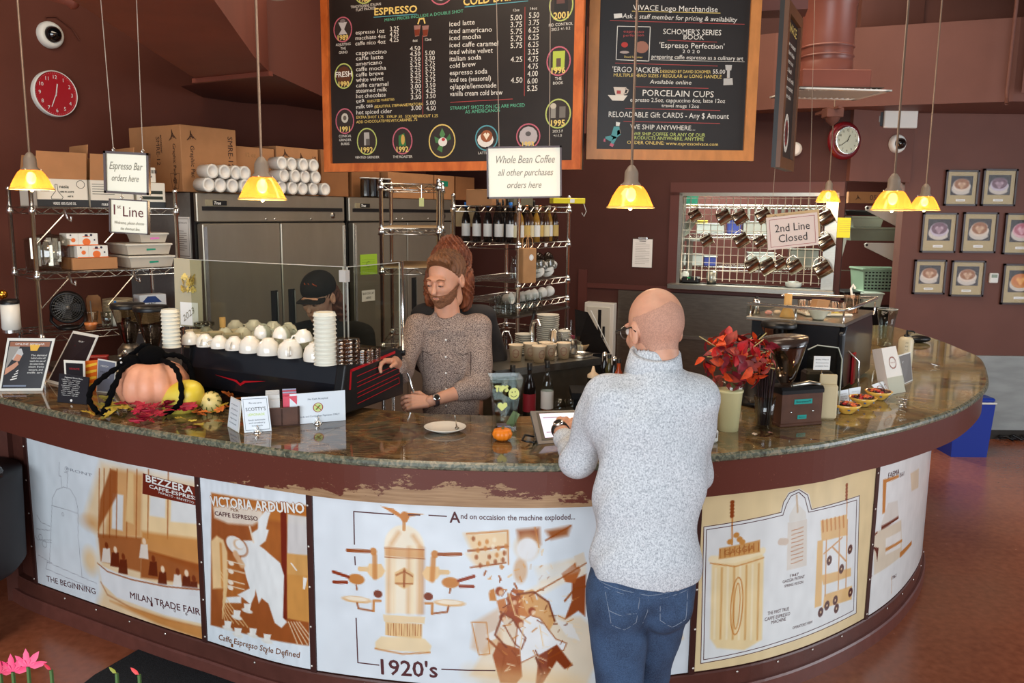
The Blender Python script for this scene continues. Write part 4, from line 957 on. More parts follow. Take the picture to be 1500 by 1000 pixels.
def exo(mb,w,d,h):
    f=MXZ();poly(mb,[(0,0),(w,0),(w,.04),(0,.04)],f,BLACK,.0006)
    put_text(mb,'VERDE 100% OLIVE OIL',w*.3,.012,.014,f,TXW,off=.001,width=w*.45);line(mb,ell(w*.86,h*.82,.022,.022,14),.003,f,inkg,closed=True)
    line(mb,[(w*.36,h*.8),(w*.40,h*.8),(w*.41,h*.55),(w*.5,h*.35),(w*.48,h*.28),(w*.28,h*.28),(w*.27,h*.35),(w*.36,h*.55)],.003,f,inkg,closed=True)
    for k in range(3):line(mb,[(w*.08,h*(.8-.12*k)),(w*.24,h*(.8-.12*k))],.006,f,mat('print taupe',(150,140,124),.7))
x0=rlx(59)
t=carton('white printed oil carton with open brown flaps on the top shelf',RL(x0,.06,Z1),RRL,.27,.30,.155,WBOX,[('nasia','f',.12,.105,.018,0,inkg),('100% IN ACETE','f',.12,.08,.008,0,inkg),('ml/ lt','f',.16,.055,.010,0,inkg)],flaps=1,extra=exo)
for f_ in KIDS[t.name]:
    if f_.name.startswith('flap'):f_.data=f_.data.copy();f_.data.materials[0]=CARD
def exo2(mb,w,d,h):
    f=MXZ();poly(mb,[(0,0),(w,0),(w,.04),(0,.04)],f,BLACK,.0006);put_text(mb,'nasia',w*.25,.01,.02,f,TXW,off=.001)
    for k in range(5):line(mb,[(w*.06,h*(.85-.09*k)),(w*.55,h*(.85-.09*k))],.003,f,inkg)
t=carton('second white oil carton with folded flaps, behind the Espresso Bar sign',RL(x0+.28,.06,Z1),RRL,.25,.30,.155,WBOX,[('nasia','f',.16,.1,.014,0,inkg)],flaps=1,extra=exo2)
for f_ in KIDS[t.name]:
    if f_.name.startswith('flap'):f_.data=f_.data.copy();f_.data.materials[0]=CARD
def exo3(mb,w,d,h):
    f=MXZ();poly(mb,[(0,0),(w,0),(w,.035),(0,.035)],f,BLACK,.0006)
    for k in range(2):poly(mb,[(w*.15,h*(.55-.22*k)),(w*.9,h*(.55-.22*k)),(w*.9,h*(.68-.22*k)),(w*.15,h*(.68-.22*k))],f,inkg)
carton('white and black carton at the right end of the top shelf',RL(x0+.55,.06,Z1),RRL,.17,.3,.15,WBOX,[('lt','f',.03,.12,.012,0,inkg)],extra=exo3)
o=carton('small white barcode carton standing on the white and black carton',RL(x0+.60,.08,Z1+.152),RRL,.075,.1,.09,WBOX,[('IIIIIIIII','f',.02,.055,.02,0,INK),('84 20','f',.02,.03,.010,0,INK)])
# middle shelf: big clear jar, tea boxes, brown carton, tubs
t=thing('glass_crock','large clear round jar of silver wrapped packets on middle shelf','jar',RL(rlx(80),.16,Z2),RRL)
MB().lathe([(0,.002),(.115,.002),(.122,.01),(.124,.165),(.118,.172)],glassmat('thick clear glass',(214,210,200),0,.12),28).build('bowl',t)
MB().lathe([(.130,.172),(.128,.178),(.07,.20),(.02,.207),(.012,.212),(.018,.224),(.0,.23)],glassmat('thick clear glass',(214,210,200),0,.12),28).build('lid',t)
for k in range(18):
    a=k*2.4;r=.035+.06*((k*7)%5)/5;MB().box((r*cos(a),r*sin(a),.085+.02*(k%3)),(.028,.006,.12),CHROME,rz=a*1.3,bev=.002).build('packet',t)
def teabox(label,loc,w=.17,h=.07):
    t=thing('tea_box',label,'box',loc,RRL);mb=MB();box(mb,0,w,0,.12,0,h,WHITE,.002);mb.build('carton_body',t)
    f=MXZ();mb=MB();orn=mat('print orange',(224,112,50),.6);inkn=mat('print navy',(40,34,60),.6)
    poly(mb,ell(w*.62,h*.30,.022,.020),f,orn);poly(mb,[(0,0),(w,0),(w,.006),(0,.006)],f,orn)
    poly(mb,[(w*.56,h*.74),(w*.68,h*.74),(w*.66,h*.92),(w*.58,h*.92)],f,inkn);poly(mb,[(w*.50,h*.70),(w*.74,h*.70),(w*.74,h*.75),(w*.50,h*.75)],f,orn);poly(mb,ell(w*.78,h*.85,.007,.007,10),f,inkn);poly(mb,ell(w*.88,h*.45,.005,.005,8),f,inkn)
    poly(mb,ell(w*.2,h*.45,.012,.012),f,orn);poly(mb,ell(w*.12,h*.85,.005,.005,8),f,inkn);line(mb,[(w*.36,0),(w*.36,h)],.001,f,mat('print taupe'))
    mb.build('printing',t);return t
carton('low plain brown carton lying under the orange print boxes',RL(rlx(104),.05,Z2),RRL,.25,.2,.068,CARD,seam=False)
xa=rlx(112);teabox('white box with orange fruit print directly on the brown carton',RL(xa,.05,Z2+.069));teabox('white box with orange fruit print, upper one set back left',RL(xa-.045,.07,Z2+.140))
TUB=mat('milky plastic tub',(196,186,170),.35,trans=.0)
def tub(label,loc,w=.27,d=.3,h=.07,col=(22,140,110)):
    t=thing('plastic_tub',label,'food tub',loc,RRL);mb=MB()
    def ring(i,z):return[(i,i,z),(w-i,i,z),(w-i,d-i,z),(i,d-i,z)]
    V=ring(.012,0)+ring(.0,h-.012);mb.add(V,[(3,2,1,0),(0,1,5,4),(1,2,6,5),(2,3,7,6),(3,0,4,7),(4,5,6,7)],TUB);mb.build('tub_body',t)
    mb=MB();box(mb,-.008,w+.008,-.008,d+.008,h-.012,h,mat('tub lid',(214,208,194),.4),.003);mb.build('lid',t)
    mb=MB();mb.box((w*.55,-.001+.006,h*.42),(.055,.002,.02),mat('tape %d %d %d'%col,col,.5),M=MO_(-.05,4,'Y'));mb.build('tape_label',t);return t
xt=rlx(190)
tub('milky plastic tub with green tape at the bottom of the stack',RL(xt,.06,Z2));tub('milky plastic tub with green tape in the middle of the stack',RL(xt-.01,.07,Z2+.078),h=.066);tub('small milky tub with pink tape topmost of its stack',RL(xt+.08,.09,Z2+.15),.17,.2,.058,(220,120,190))
# bottom shelf: fan, boards, plates, cups, bag
t=thing('table_fan','round black table fan on the bottom rack shelf','fan',RL(rlx(103),.17,Z3),RRL-.35)
MB().lathe([(.0,.0),(.062,.0),(.062,.012),(.03,.02),(0,.022)],BLACK,20).build('base',t)
MB().tube([(-.085,0,.12),(-.092,0,.05),(-.06,0,.012),(.06,0,.012),(.092,0,.05),(.085,0,.12)],.009,BLACK,8).build('yoke',t)
Mx=ME_((0,0,.135))@MO_(PI/2+.12,4,'X');MB().lathe([(.045,-.09),(.075,-.07),(.092,0),(.094,.045),(.086,.055),(.080,.05),(.084,.0),(.06,-.06),(.0,-.09)],BLACK,32,M=Mx).build('housing',t)
mb=MB();GR=mat('grey wire',(120,116,110),.4,.6)
for k in range(7):mb.tube([tuple(Mx@V3((.011*(k+1)*cos(a),.011*(k+1)*sin(a),.052)))for a in np.linspace(0,2*PI,25)[:-1]],.0012,GR,4,closed=True)
for k in range(24):a=k*PI/12;mb.tube([tuple(Mx@V3((.012*cos(a),.012*sin(a),.054))),tuple(Mx@V3((.082*cos(a+.3),.082*sin(a+.3),.052)))],.0009,GR,3)
mb.build('grille',t);mb=MB();mb.lathe([(0,.060),(.012,.058),(.014,.05)],GR,12,M=Mx);mb.build('hub',t)
for k in range(4):
    mb=MB();a=k*PI/2;pts=[(.012,-.012),(.03,-.03),(.065,-.03),(.07,.012),(.04,.022),(.012,.01)];mb.prism(pts,.02,.024,mat('fan blade',(44,44,46),.4),M=Mx@MO_(a,4,'Z'));mb.build('blade',t)
t=thing('cutting_board','small wooden board with rounded top leaning on bottom shelf','board',RL(rlx(142),.28,Z3),RRL);M=MO_(-.14,4,'X');MB().prism([(0,0),(.085,0),(.085,.16),(.07,.178),(.015,.178),(0,.16)],0,.014,mat('oiled wood',(160,110,66),.5,noise=.12,nscale=14),M=M@MO_(PI/2,4,'X')).build('board',t)
line(mbx:=MB(),[(.03,.03),(.055,.03),(.055,.05),(.03,.05)],.002,lambda u,v,o=0:M@V3((u,-.0146,v)),INK,closed=True);mbx.build('burnt_mark',t)
PLM=mat('buff stoneware',(210,192,156),.35)
def plates(n,loc,r,dz,lab,grp,m=PLM,prof=None):
    t0=None
    for k in range(n):
        if t0 is None:
            t0=MB().lathe(prof or[(0,.002),(r*.55,.002),(r*.6,0),(r*.62,.003),(r*.98,.011),(r,.014),(r*.97,.014),(r*.6,.006),(0,.005)],m,28).build('plate');o=t0
        else:o=t0.copy();COL.objects.link(o)
        o.location=(loc[0]+rnd.uniform(-.002,.002),loc[1]+rnd.uniform(-.002,.002),loc[2]+k*dz);tag(o,lab(k),'plate',grp)
pos=lambda n:'topmost' if n==0 else('bottom' if n==-1 else ORD[n]+' from the top')
def stacklab(n,s):return lambda k:'%s, %s'%(s,'topmost' if k==n-1 else('lowest' if k==0 else '%s from the bottom'%ORD[k]))
plates(13,RL(rlx(187),.26,Z3+.03),.088,.0088,stacklab(13,'buff plate in tall rear stack by the board'),'tall rear stack of buff plates')
plates(8,RL(rlx(214),.12,Z3+.0),.082,.0095,stacklab(8,'buff plate in front stack before the packet'),'front stack of buff plates')
t=thing('squeeze_bottle','white squeeze bottle with a blue cap on bottom shelf','bottle',RL(rlx(171),.13,Z3));MB().lathe([(0,0),(.028,0),(.03,.01),(.03,.08),(.016,.1),(.014,.108)],WHITE,16).build('bottle_body',t);MB().lathe([(.018,.104),(.018,.125),(.010,.135),(.006,.15),(0,.15)],mat('blue cap',(30,110,190),.4),14).build('cap',t)
def drink(label,loc,col,h=.11,r=.044,straw=True):
    t=thing('plastic_cup',label,'cup',loc);MB().lathe([(0,.003),(r*.68,.003),(r,h),(r*1.06,h),(r*1.06,h-.004)],GLASS,20).build('cup_body',t)
    if col:MB().lathe([(0,.004),(r*.66,.004),(r*.82,h*.42),(0,h*.42)],mat('drink %d'%col[0],col,.2),20).build('drink',t)
    if straw:MB().cyl((.01,0,.02),(.0,.01,h*1.55),.0035,mat('grey straw',(110,104,96),.4)).build('straw',t)
    return t
drink('clear cup with leftover orange drink and straw before the fan',RL(rlx(123,-.0),.03,Z3),(208,124,70));
t=thing('water_glass','empty clear glass tumbler between fan and coffee hoppers','glass',RL(rlx(150),.05,Z3));MB().lathe([(0,.004),(.026,.004),(.034,.1),(.036,.1),(.029,0),(0,0)],GLASS,18).build('glass_body',t)
def exb(mb,w,d,h):
    f=MXZ();bl=mat('bag navy',(34,62,120),.5);poly(mb,[(.01,h-.05),(.05,h-.01),(.1,h-.01),(.14,h-.05)],f,bl);poly(mb,[(.0,.01),(w,.01),(w,.02),(0,.02)],f,INK)
carton('white packet with navy logo at the right end of bottom shelf',RL(rlx(222),.27,Z3),RRL,.17,.1,.16,mat('bag white',(210,214,216),.5),[('ARC','f',.05,.09,.018,0,INK)],name='flour_bag',extra=exb,seam=False)
# chrome tea urn dispenser on far left with gold knob
t=thing('soap_dispenser','white drum dispenser with black lid at the left edge','dispenser',tuple(aty(17,500,4.35)),0);MB().lathe([(0,0),(.042,0),(.042,.008),(.046,.012),(.044,.145),(.0,.145)],WHITE,24).build('drum',t);MB().lathe([(.046,.140),(.047,.155),(.03,.165),(0,.166)],BLACK,24).build('lid',t);MB().lathe([(.043,-.012),(.043,.004)],CHROME,24).build('foot_ring',t)
t=thing('gold_ornament','small shiny gold ornament above the white dispenser','ornament',tuple(aty(2,448,4.5)),0)
GOLD=mat('gold',(230,160,60),.2,1.0);MB().sphere((0,0,.0),.026,GOLD,12,8).build('knob',t);MB().tube([(0,0,-.2),(0,0,-.02)],.006,GOLD,6).build('stem',t)
# dark under-bench behind the left counter
def bench(name,label,pts,z0,z1,m,cat='counter'):
    t=thing(name,label,cat,(0,0,0));MB().prism(pts,z0,z1-.03,m).build('cabinet_body',t);MB().prism(pts,z1-.03,z1,STEELD).build('worktop',t);return t
bench('back_counter','low dark bench with dull metal top behind the left counter',[(-2.50,4.42),(-1.95,4.04),(-1.35,3.68),(-1.2,4.0),(-1.6,4.4),(-2.1,4.95),(-2.56,4.56)],0,1.15,mat('bench brown',(58,40,32),.6))
# ================================================================== centre racks
def rackW(o,rz,x,y,z):
    d=V3((cos(rz),sin(rz),0));n=V3((-sin(rz),cos(rz),0));return tuple(V3((o[0],o[1],0))+d*x+n*y+V3((0,0,z+.004)))
rA=aty(557,400,5.0);rA2=aty(636,400,5.0);RAz=(2+(313-275)/FPX*5.0,2-(338-312)/FPX*5.0,2-(396-312)/FPX*5.0,1.2)
RAo=(rA.x,5.0);RAr=.05
rack('tall chrome wire rack before the far refrigerator',(RAo[0],RAo[1],0),RAr,.34,.62,RAz,2.175)
for z in RAz[1:3]:MB().box((.17,.31,.004),(.33,.6,.006),mat('thin wood liner',(170,140,100),.5)).build('shelf_liner',COL.objects['wire_rack.001']).location=(0,0,z+.003)
o=thing('hanging_tag','small pale tag hanging in the tall wire rack','tag',rackW(RAo,RAr,.24,-.01,RAz[0]-.01),RAr);MB().box((0,0,-.10),(.028,.003,.05),mat('tag yellow',(200,200,130),.6)).build('card',o);MB().cyl((0,0,-.075),(0,0,0),.0015,WIRE,5).build('cord',o)
carton('small tan carton on the second shelf behind the wire rack',rackW(RAo,RAr,.43,.62,RAz[1]),RAr,.14,.12,.12,mat('pale carton',(150,130,96),.8),seam=False)
# corner rack B: near corner at px 757
Bc=aty(757,420,5.2);Br=aty(829,400,5.75);Bl=aty(690,400,5.62)
RBd=V3((Br.x-Bc.x,Br.y-Bc.y,0));RBw=RBd.length;RBr=lookrot(RBd);RBo=(Bc.x,Bc.y)
zB=lambda py,Y=5.2:2-(py-311)/FPX*Y*1.0
ZB=(zB(303),zB(334),zB(357),zB(414),zB(446),1.2)
rack('chrome corner wire rack of syrup bottles, glassware and cups',(RBo[0],RBo[1],0),RBr,RBw,.50,(ZB[0],ZB[2],ZB[3],ZB[4],ZB[5]),2.10)
t=thing('label_tag','small white label clip on the syrup bottle shelf','label',rackW(RBo,RBr,.33,-.006,ZB[2]-.03),RBr);MB().box((0,0,.01),(.03,.002,.022),PAPER).build('card',t)
# inner shelf for the back row of the left bay
def bottle(mc,label,loc,h=.24,r=.029,glass=None,cap=BLACK,lab=PAPER,grp=None,rz=0):
    t=thing('syrup_bottle',label,'bottle',loc,rz,grp);g_=glass or mat(mc,(60,34,20),.12,coat=.5)
    MB().lathe([(0,0),(r,.0),(r,h*.55),(r*.75,h*.68),(r*.36,h*.78),(r*.34,h*.94),(0,h*.94)],g_,16).build('bottle_body',t)
    MB().lathe([(r*1.02,h*.14),(r*1.02,h*.46)],lab,16).build('paper_label',t);MB().lathe([(r*.40,h*.88),(r*.42,h),(0,h)],cap,12).build('cap',t);return t
BRN=mat('syrup amber',(96,60,30),.12,coat=.5)
bt=[mat('label cream',(214,200,160),.6),mat('label white',(224,222,216),.6),mat('label gold',(200,166,90),.6)]
b0=None
for k in range(9):
    lab='%s syrup bottle from the left in front row of corner rack'%ORD[k]
    o=bottle('a',lab,rackW(RBo,RBr,.05+k*.062,.05+.01*(k%2),ZB[2]),.235,.026,mat('syrup glass %d'%(k%3),[(70,44,24),(150,110,40),(50,28,20)][k%3],.12,coat=.5),[BLACK,WHITE,mat('copper cap',(190,120,70),.3,.7)][k%3],bt[k%3],'front row of syrup bottles')
for k in range(8):
    lab='%s dark bottle from the left in the back row of corner rack'%ORD[k]
    bottle('b',lab,rackW(RBo,RBr,.06+k*.065,.20,ZB[2]),.27,.026,mat('dark bottle glass',(26,20,18),.12),BLACK,BLACK,'back row of dark bottles')
for k in range(5):
    lab='%s bottle from the left in left bay of corner rack'%ORD[k]
    bottle('c',lab,rackW(RBo,RBr,-.0+.07,.10+.085*k,ZB[2])if 0 else rackW(RBo,RBr,.03,.08+.085*k,ZB[2]),.25,.028,mat('dark bottle glass'),[mat('blue cap'),BLACK][k%2],bt[1],'left bay bottles')
# boxes and yellow sign on top
carton('brown carton on top of the corner rack behind hanging sign',rackW(RBo,RBr,.0,.2,ZB[0]),RBr,.16,.2,.10,CARD)
carton('grey film carton on top of the corner rack',rackW(RBo,RBr,.20,.16,ZB[0]),RBr,.24,.2,.055,mat('grey carton',(110,104,84),.5),seam=False)
t=thing('parcel','yellow packet with loop poking out over the top shelf','packet',rackW(RBo,RBr,.45,.0,ZB[0]+.02),RBr-.8);MB().box((.1,.05,.018),(.22,.10,.036),mat('yellow plastic',(224,206,40),.4),bev=.003).build('packet_body',t)
MB().box((.12,-.001,.018),(.03,.002,.024),PAPER).build('paper_label',t);MB().tube([(.2,0,0),(.215,-.01,-.05),(.20,-.01,-.085),(.185,-.01,-.06)],.002,WHITE,5).build('loop',t)
# kraft bag hanging from the near corner post
t=thing('paper_bag','brown kraft carrier bag hanging on the corner rack post','bag',rackW(RBo,RBr,-.0,-.075,zB(412)),RBr-.35)
KR=mat('kraft paper',(172,126,82),.8,noise=.06,nscale=16)
MB().box((-.01,0,.10),(.105,.05,.215),KR,bev=.004).build('bag_body',t)
for y in(-.02,.02):MB().tube([(-.035,y,.205),(-.033,y,.26),(-.01,y,.285),(.012,y,.26),(.014,y,.205)],.003,KR,6).build('handle',t)
mb=MB();f=flatmap((0,-.0255,0),(1,0,0),(0,0,1),(0,-1,0));poly(mb,ell(0,.15,.017,.019),f,PAPER);line(mb,ell(0,.15,.012,.014),.0012,f,INKR,closed=True);mb.build('round_sticker',t)
# glassware bags on shelf ZB[3], cups in bags below, glasses hanging lower, plates
for k in range(3):
    t=thing('glass_jug','%s clear glass jug from the left on corner rack middle shelf'%ORD[k],'jug',rackW(RBo,RBr,.13+k*.085,.10,ZB[3]),0,'clear jugs on the middle shelf')
    MB().lathe([(0,.003),(.036,.003),(.038,.01),(.030,.10),(.022,.13),(.028,.15),(.030,.152)],GLASS,18).build('jug_body',t);MB().tube([(.03,0,.11),(.06,0,.10),(.06,0,.05),(.036,0,.04)],.004,GLASS,6).build('handle',t)
for k in range(2):
    t=thing('dome_lid_bag','%s bag of white dome lids on corner rack middle shelf'%['left','right'][k],'lids',rackW(RBo,RBr,.42+k*.13,.10,ZB[3]),RBr,'bags of dome lids')
    MB().sphere((0,0,.085),.055,glassmat('smoky plastic'),14,10,(1,.8,1.55)).build('bag',t)
    for j in range(4):MB().lathe([(.045,0),(.042,.02),(.02,.032),(0,.034)],WHITE,14,M=ME_((0,0,.03))@MO_(.5*j-.8,4,'Y')@ME_((0,0,.02*j))).build('lid',t)
for k in range(7):
    t=thing('bagged_cups','%s bagged printed cup from the left on low corner shelf'%ORD[k],'cup',rackW(RBo,RBr,[-.12,-.05,.02,.10,.18,.30,.42][k]+.06,.06,ZB[4]-.0),RBr+.3*k,'bagged printed cups')
    MB().lathe([(0,0),(.028,0),(.034,.05),(.036,.052)],mat('porcelain',(226,222,212),.2),16,M=ME_((0,0,.03))@MO_(PI/2.3,4,'X')).build('cup_body',t)
    MB().lathe([(.0,.0),(.012,.001),(.014,0)],mat('brown print',(110,70,50),.5),12,M=ME_((0,-.001,.034))@MO_(PI/2.3,4,'X')).build('emblem',t)
for k in range(14):
    o=thing('stem_glass','clear glass, %s from the left among glasses under the bagged cups'%ORD[k],'glass',rackW(RBo,RBr,-.08+(k%7)*.065,.04+.08*(k//7),1.36),0,'clear glasses low on the corner rack')
    if k==0:gl0=MB().lathe([(.0,.0),(.028,.0),(.03,.006),(.034,.08),(.030,.11),(.0305,.112)],GLASS,14).build('glass_body',o)
    else:c_=gl0.copy();COL.objects.link(c_);par(c_,o)
t=thing('shelf_board','steel shelf carrying clear glasses low on corner rack','shelf',rackW(RBo,RBr,0,0,1.342),RBr);MB().box((RBw/2-.04,.2,.003),(RBw+.1,.44,.01),STEELD).build('shelf_panel',t)
# ================================================================== steel back bar with sink, cups, bottles
bA=atz(735,541,1.17);bB=atz(866,522,1.17);bC=atz(905,505,1.17)
bd=V3((bB.x-bA.x,bB.y-bA.y,0)).normalized();bn=V3((bd.y,-bd.x,0));BR=lookrot(bd)
def BB(x,y,z=1.17):return tuple(V3((bA.x,bA.y,0))+bd*x-bn*y+V3((0,0,z)))
L_=(bB-bA).length
t=thing('steel_back_bar','dark steel fronted bar island with a worktop of paper cups','counter',(bA.x,bA.y,0),BR)
BPT=[(-.02,.01),(L_+.03,.01),(L_+.03,.50),(.34,.50),(-.02,.14)];MB().prism(BPT,0,1.13,mat('dark steel front',(104,94,80),.35,.6,noise=.1,nscale=10)).build('cabinet_body',t)
MB().prism([(-.05,-.02),(L_+.06,-.02),(L_+.06,.52),(.33,.52),(-.05,.15)],1.13,1.17,STEEL).build('worktop',t)
MB().box((L_/2-.06,-.11,.90),(L_+.12,.2,.02),STEELD,bev=.003).build('bottle_shelf',t)
MB().box((.02,-.212,.925),(.5,.008,.05),STEEL).build('shelf_lip',t)
MB().box((.06,-.0,1.0),(.09,.014,.22),mat('pale wood divider',(170,150,120),.5)).build('divider',t)
# paper cups with a ring emblem
def papercup(label,loc,rz,h=.092,r=.040,grp=None):
    t=thing('paper_cup',label,'cup',loc,rz,grp);MB().lathe([(0,.004),(r*.72,.004),(r*.73,0),(r,h),(r*1.05,h+.001),(r*1.05,h-.004),(r*.99,h-.005)],mat('cream cup paper',(222,204,176),.5),24).build('cup_body',t)
    mb=MB();fm=lambda u,v,off=0.0:V3(((r*(.73+.27*v/h)+.0006+off)*sin(u/r),-(r*(.73+.27*v/h)+.0006+off)*cos(u/r),v))
    line(mb,ell(0,h*.5,.020,.024,20),.0022,fm,mat('emblem red brown',(150,84,66),.5),closed=True,off=.0);line(mb,ell(0,h*.5,.016,.019,16),.0008,fm,mat('emblem red brown'),closed=True,off=.0)
    put_text(mb,'VIVACE',0,h*.46,.007,fm,mat('emblem red brown'),align='c',off=0);mb.build('emblem',t);return t
for k,(x,y)in enumerate(((756,528),(777,525),(805,525),(790,529),(800,523),(826,523))):
    p=atz(x,y,1.171);papercup(['cream cup, leftmost by the tap','cream cup second from the left','cream cup partly behind middle ones','cream cup in front middle of row','cream cup behind the middle of the row','cream cup at the right end of row'][k]+' on steel bar',tuple(p),[0,.05,.3,.5,.1,-.05][k],grp='ringed paper cups')
t=thing('steel_tray','small steel pan lying right of the paper cups','pan',tuple(atz(851,520,1.171)));MB().lathe([(0,.002),(.065,.002),(.07,.02),(.072,.02),(.067,0)],STEEL,24).build('pan_body',t);MB().lathe([(0,.012),(.05,.014),(.06,.022)],CHROME,20).build('lid',t)
# tap
tp=atz(779,517,1.171)
t=thing('bar_tap','curved chrome tap with black lever behind the paper cups','tap',tuple(tp));MB().tube([(0,0,0),(0,0,.10),(.0,0,.16),(.01,-.01,.195),(.035,-.03,.20),(.045,-.04,.17)],[.02,.016,.014,.014,.013,.012],CHROME,12).build('spout',t)
MB().lathe([(0,0),(.03,0),(.028,.01),(.02,.014)],CHROME,16).build('base',t);MB().tube([(.0,0,.19),(.012,0,.24),(.018,0,.26)],[.008,.010,.012],BLACK,8).build('lever',t)
t=thing('glass_rinser','bent chrome water pipe left of the tap','tap',tuple(atz(750,517,1.171)));MB().tube([(0,0,0),(0,0,.08),(-.02,0,.13),(-.05,0,.13),(-.06,0,.10)],.005,CHROME,8).build('pipe',t)
def jug(label,px,py,h,r,mm=CHROME,z=1.171):
    t=thing('steel_pitcher',label,'pitcher',tuple(atz(px,py,z)),.3);MB().lathe([(0,.002),(r,.002),(r,h*.6),(r*.8,h),(r*.85,h+.002)],mm,20).build('pitcher_body',t)
    MB().tube([(r*.8,0,h*.92),(r*1.5,0,h*.85),(r*1.5,0,h*.3),(r,0,h*.2)],.004,mm,6).build('handle',t);return t
jug('tall black and chrome pitcher right of the plates',811,519,.15,.032);jug('low steel container right end behind the cups',835,518,.09,.045,STEEL)
WP=mat('white porcelain',(206,202,188),.2)
def wplates(n,px,py,r,name,grp,dz=.012):
    p=atz(px,py,1.171);plates(n,(p.x,p.y,p.z),r,dz,stacklab(n,name),grp,WP)
wplates(19,802,515,.068,'white saucer in the tall stack on steel bar','tall saucer stack');wplates(10,768,518,.055,'white saucer in short stack by the tap','short saucer stack');wplates(11,825,515,.045,'small white saucer, stack right of the tall one','small saucer stack')
for k,(px,py)in enumerate(((776,592),(798,596))):
    t=bottle('s',['dark flavour bottle behind the vase with a red label','clear flavour bottle with amber rest right of the vase'][k],tuple(V3(BB(.10+k*.12,-.12,.912))),.30,.034,GLASS if k else mat('dark bottle glass'),BLACK,mat('label red',(150,34,44),.5)if not k else PAPER)
    if k:MB().lathe([(0,.004),(.032,.004),(.032,.07),(0,.07)],mat('amber liquid',(150,70,20),.1),14).build('drink',t)
t=bottle('s','dark flavour bottle farthest left, mostly behind vase',tuple(V3(BB(-.01,-.12,.912))),.30,.034,mat('dark bottle glass'),BLACK,BLACK)
t=thing('squeeze_bottle','clear squeeze bottle with pale nozzle beside the customer','bottle',tuple(atz(870,570,1.06)));MB().lathe([(0,0),(.03,0),(.03,.07),(.024,.085)],glassmat('smoky plastic'),18).build('bottle_body',t);MB().lathe([(.031,.075),(.031,.09),(.012,.105),(.005,.135),(0,.136)],mat('pale nozzle',(226,196,160),.4),16).build('cap',t)
t2=thing('wall_ledge','dark ledge holding the squeeze bottle','shelf',tuple(atz(874,575,1.04)));MB().box((.04,.05,0),(.34,.2,.036),BLACK).build('shelf_panel',t2);MB().box((.04,.1,-.52),(.3,.04,1.0),BLACK).build('support',t2)
for k in range(3):
    t=thing('round_glass','%s round clear glass from the left, hung mouth down'%ORD[k],'glass',tuple(V3(BB(.30+k*.085,-.13,.963))),0,'round glasses before the dark steel front')
    MB().lathe([(.022,-.052),(.034,-.03),(.037,0),(.03,.026),(.012,.036),(.0,.037)],GLASS,18).build('glass_body',t);MB().lathe([(.0,.03),(.028,-.046),(.030,-.05)],glassmat('smoky plastic'),14).build('inner',t)if 0 else None
# slanted dark glass guard with chrome portafilters to its right
sg_=thing('sneeze_guard','slanting dark glass guard edge right of the plates','guard',tuple(atz(864,512,1.17)),.5)
MB().add([(-.10,0,.0),(.14,-.02,-.02),(-.02,.0,.24),(-.10,.02,.26)],[(0,1,2,3)],mat('dark guard glass',(30,26,24),.1)).build('pane',sg_);MB().tube([(-.0,-.002,.25),(.15,-.02,-.02)],.003,WHITE,5).build('edge',sg_);MB().box((-.0,.02,-.6),(.2,.02,1.16),BLACK).build('support',sg_)
for k in range(4):
    o=thing('bar_bottle','%s capped dark bottle from the left beside the customer'%ORD[k],'bottle',tuple(atz(886+k*7,556+k*4,1.06)),0,'dark bottles right of squeeze bottle');MB().lathe([(0,0),(.022,0),(.022,.09),(.010,.12),(.009,.16),(0,.165)],[mat('dark bottle glass'),mat('olive bottle',(70,64,30),.2),mat('dark bottle glass'),mat('orange bottle',(170,70,30),.3)][k],12).build('bottle_body',o);MB().lathe([(.012,.15),(.012,.17),(0,.172)],[CHROME,BLACK][k%2],10).build('cap',o)
t=thing('clear_bottle','slim clear bottle of pink soap on the steel bar','bottle',tuple(atz(836,512,1.171)));MB().lathe([(0,.002),(.024,.002),(.026,.1),(.012,.15),(.010,.19)],GLASS,14).build('bottle_body',t);MB().lathe([(0,.01),(.022,.01),(.024,.095),(0,.095)],mat('pink soap',(176,60,100),.2),14).build('drink',t)
t=thing('paper_filters','wavy stack of brown paper filters at the bar end','filters',tuple(atz(850,512,1.171)));MB().lathe([(.02,0),(.03,.0),(.055,.04),(.052,.045),(.03,.01),(0,.01)],mat('filter paper',(170,140,100),.8),24,wave=lambda a,z:.06*sin(a*12)).build('filter',t)
t=thing('glass_measure','clear measuring glass on a stand at the bar end','glass',tuple(atz(843,514,1.171)));MB().lathe([(0,.05),(.026,.05),(.032,.10),(.034,.102)],GLASS,16).build('glass_body',t);MB().box((0,0,.023),(.09,.06,.046),mat('pale stone',(190,184,160),.5),bev=.004).build('stand',t)
# ================================================================== BACK WALL
def onB3(px,py,off=0.0):return onB(px,py,off)
# steel wainscot
a_,b_=onB(905,421),onB(1222,500);sa,sb=bs(a_),bs(b_)
struct(MB().box(((sa+sb)/2,-.012,(a_.z+.3)/2),(sb-sa,.02,a_.z-.3),STEELD,M=MBm).build('trim_14'))
struct(MB().box(((sa+sb)/2,-.026,onB(1100,492).z),(sb-sa,.03,.03),STEEL,M=MBm).build('trim_15'))
MWB=lambda px,py,off=.0:wallM(onB(px,py,off),dB,nB)
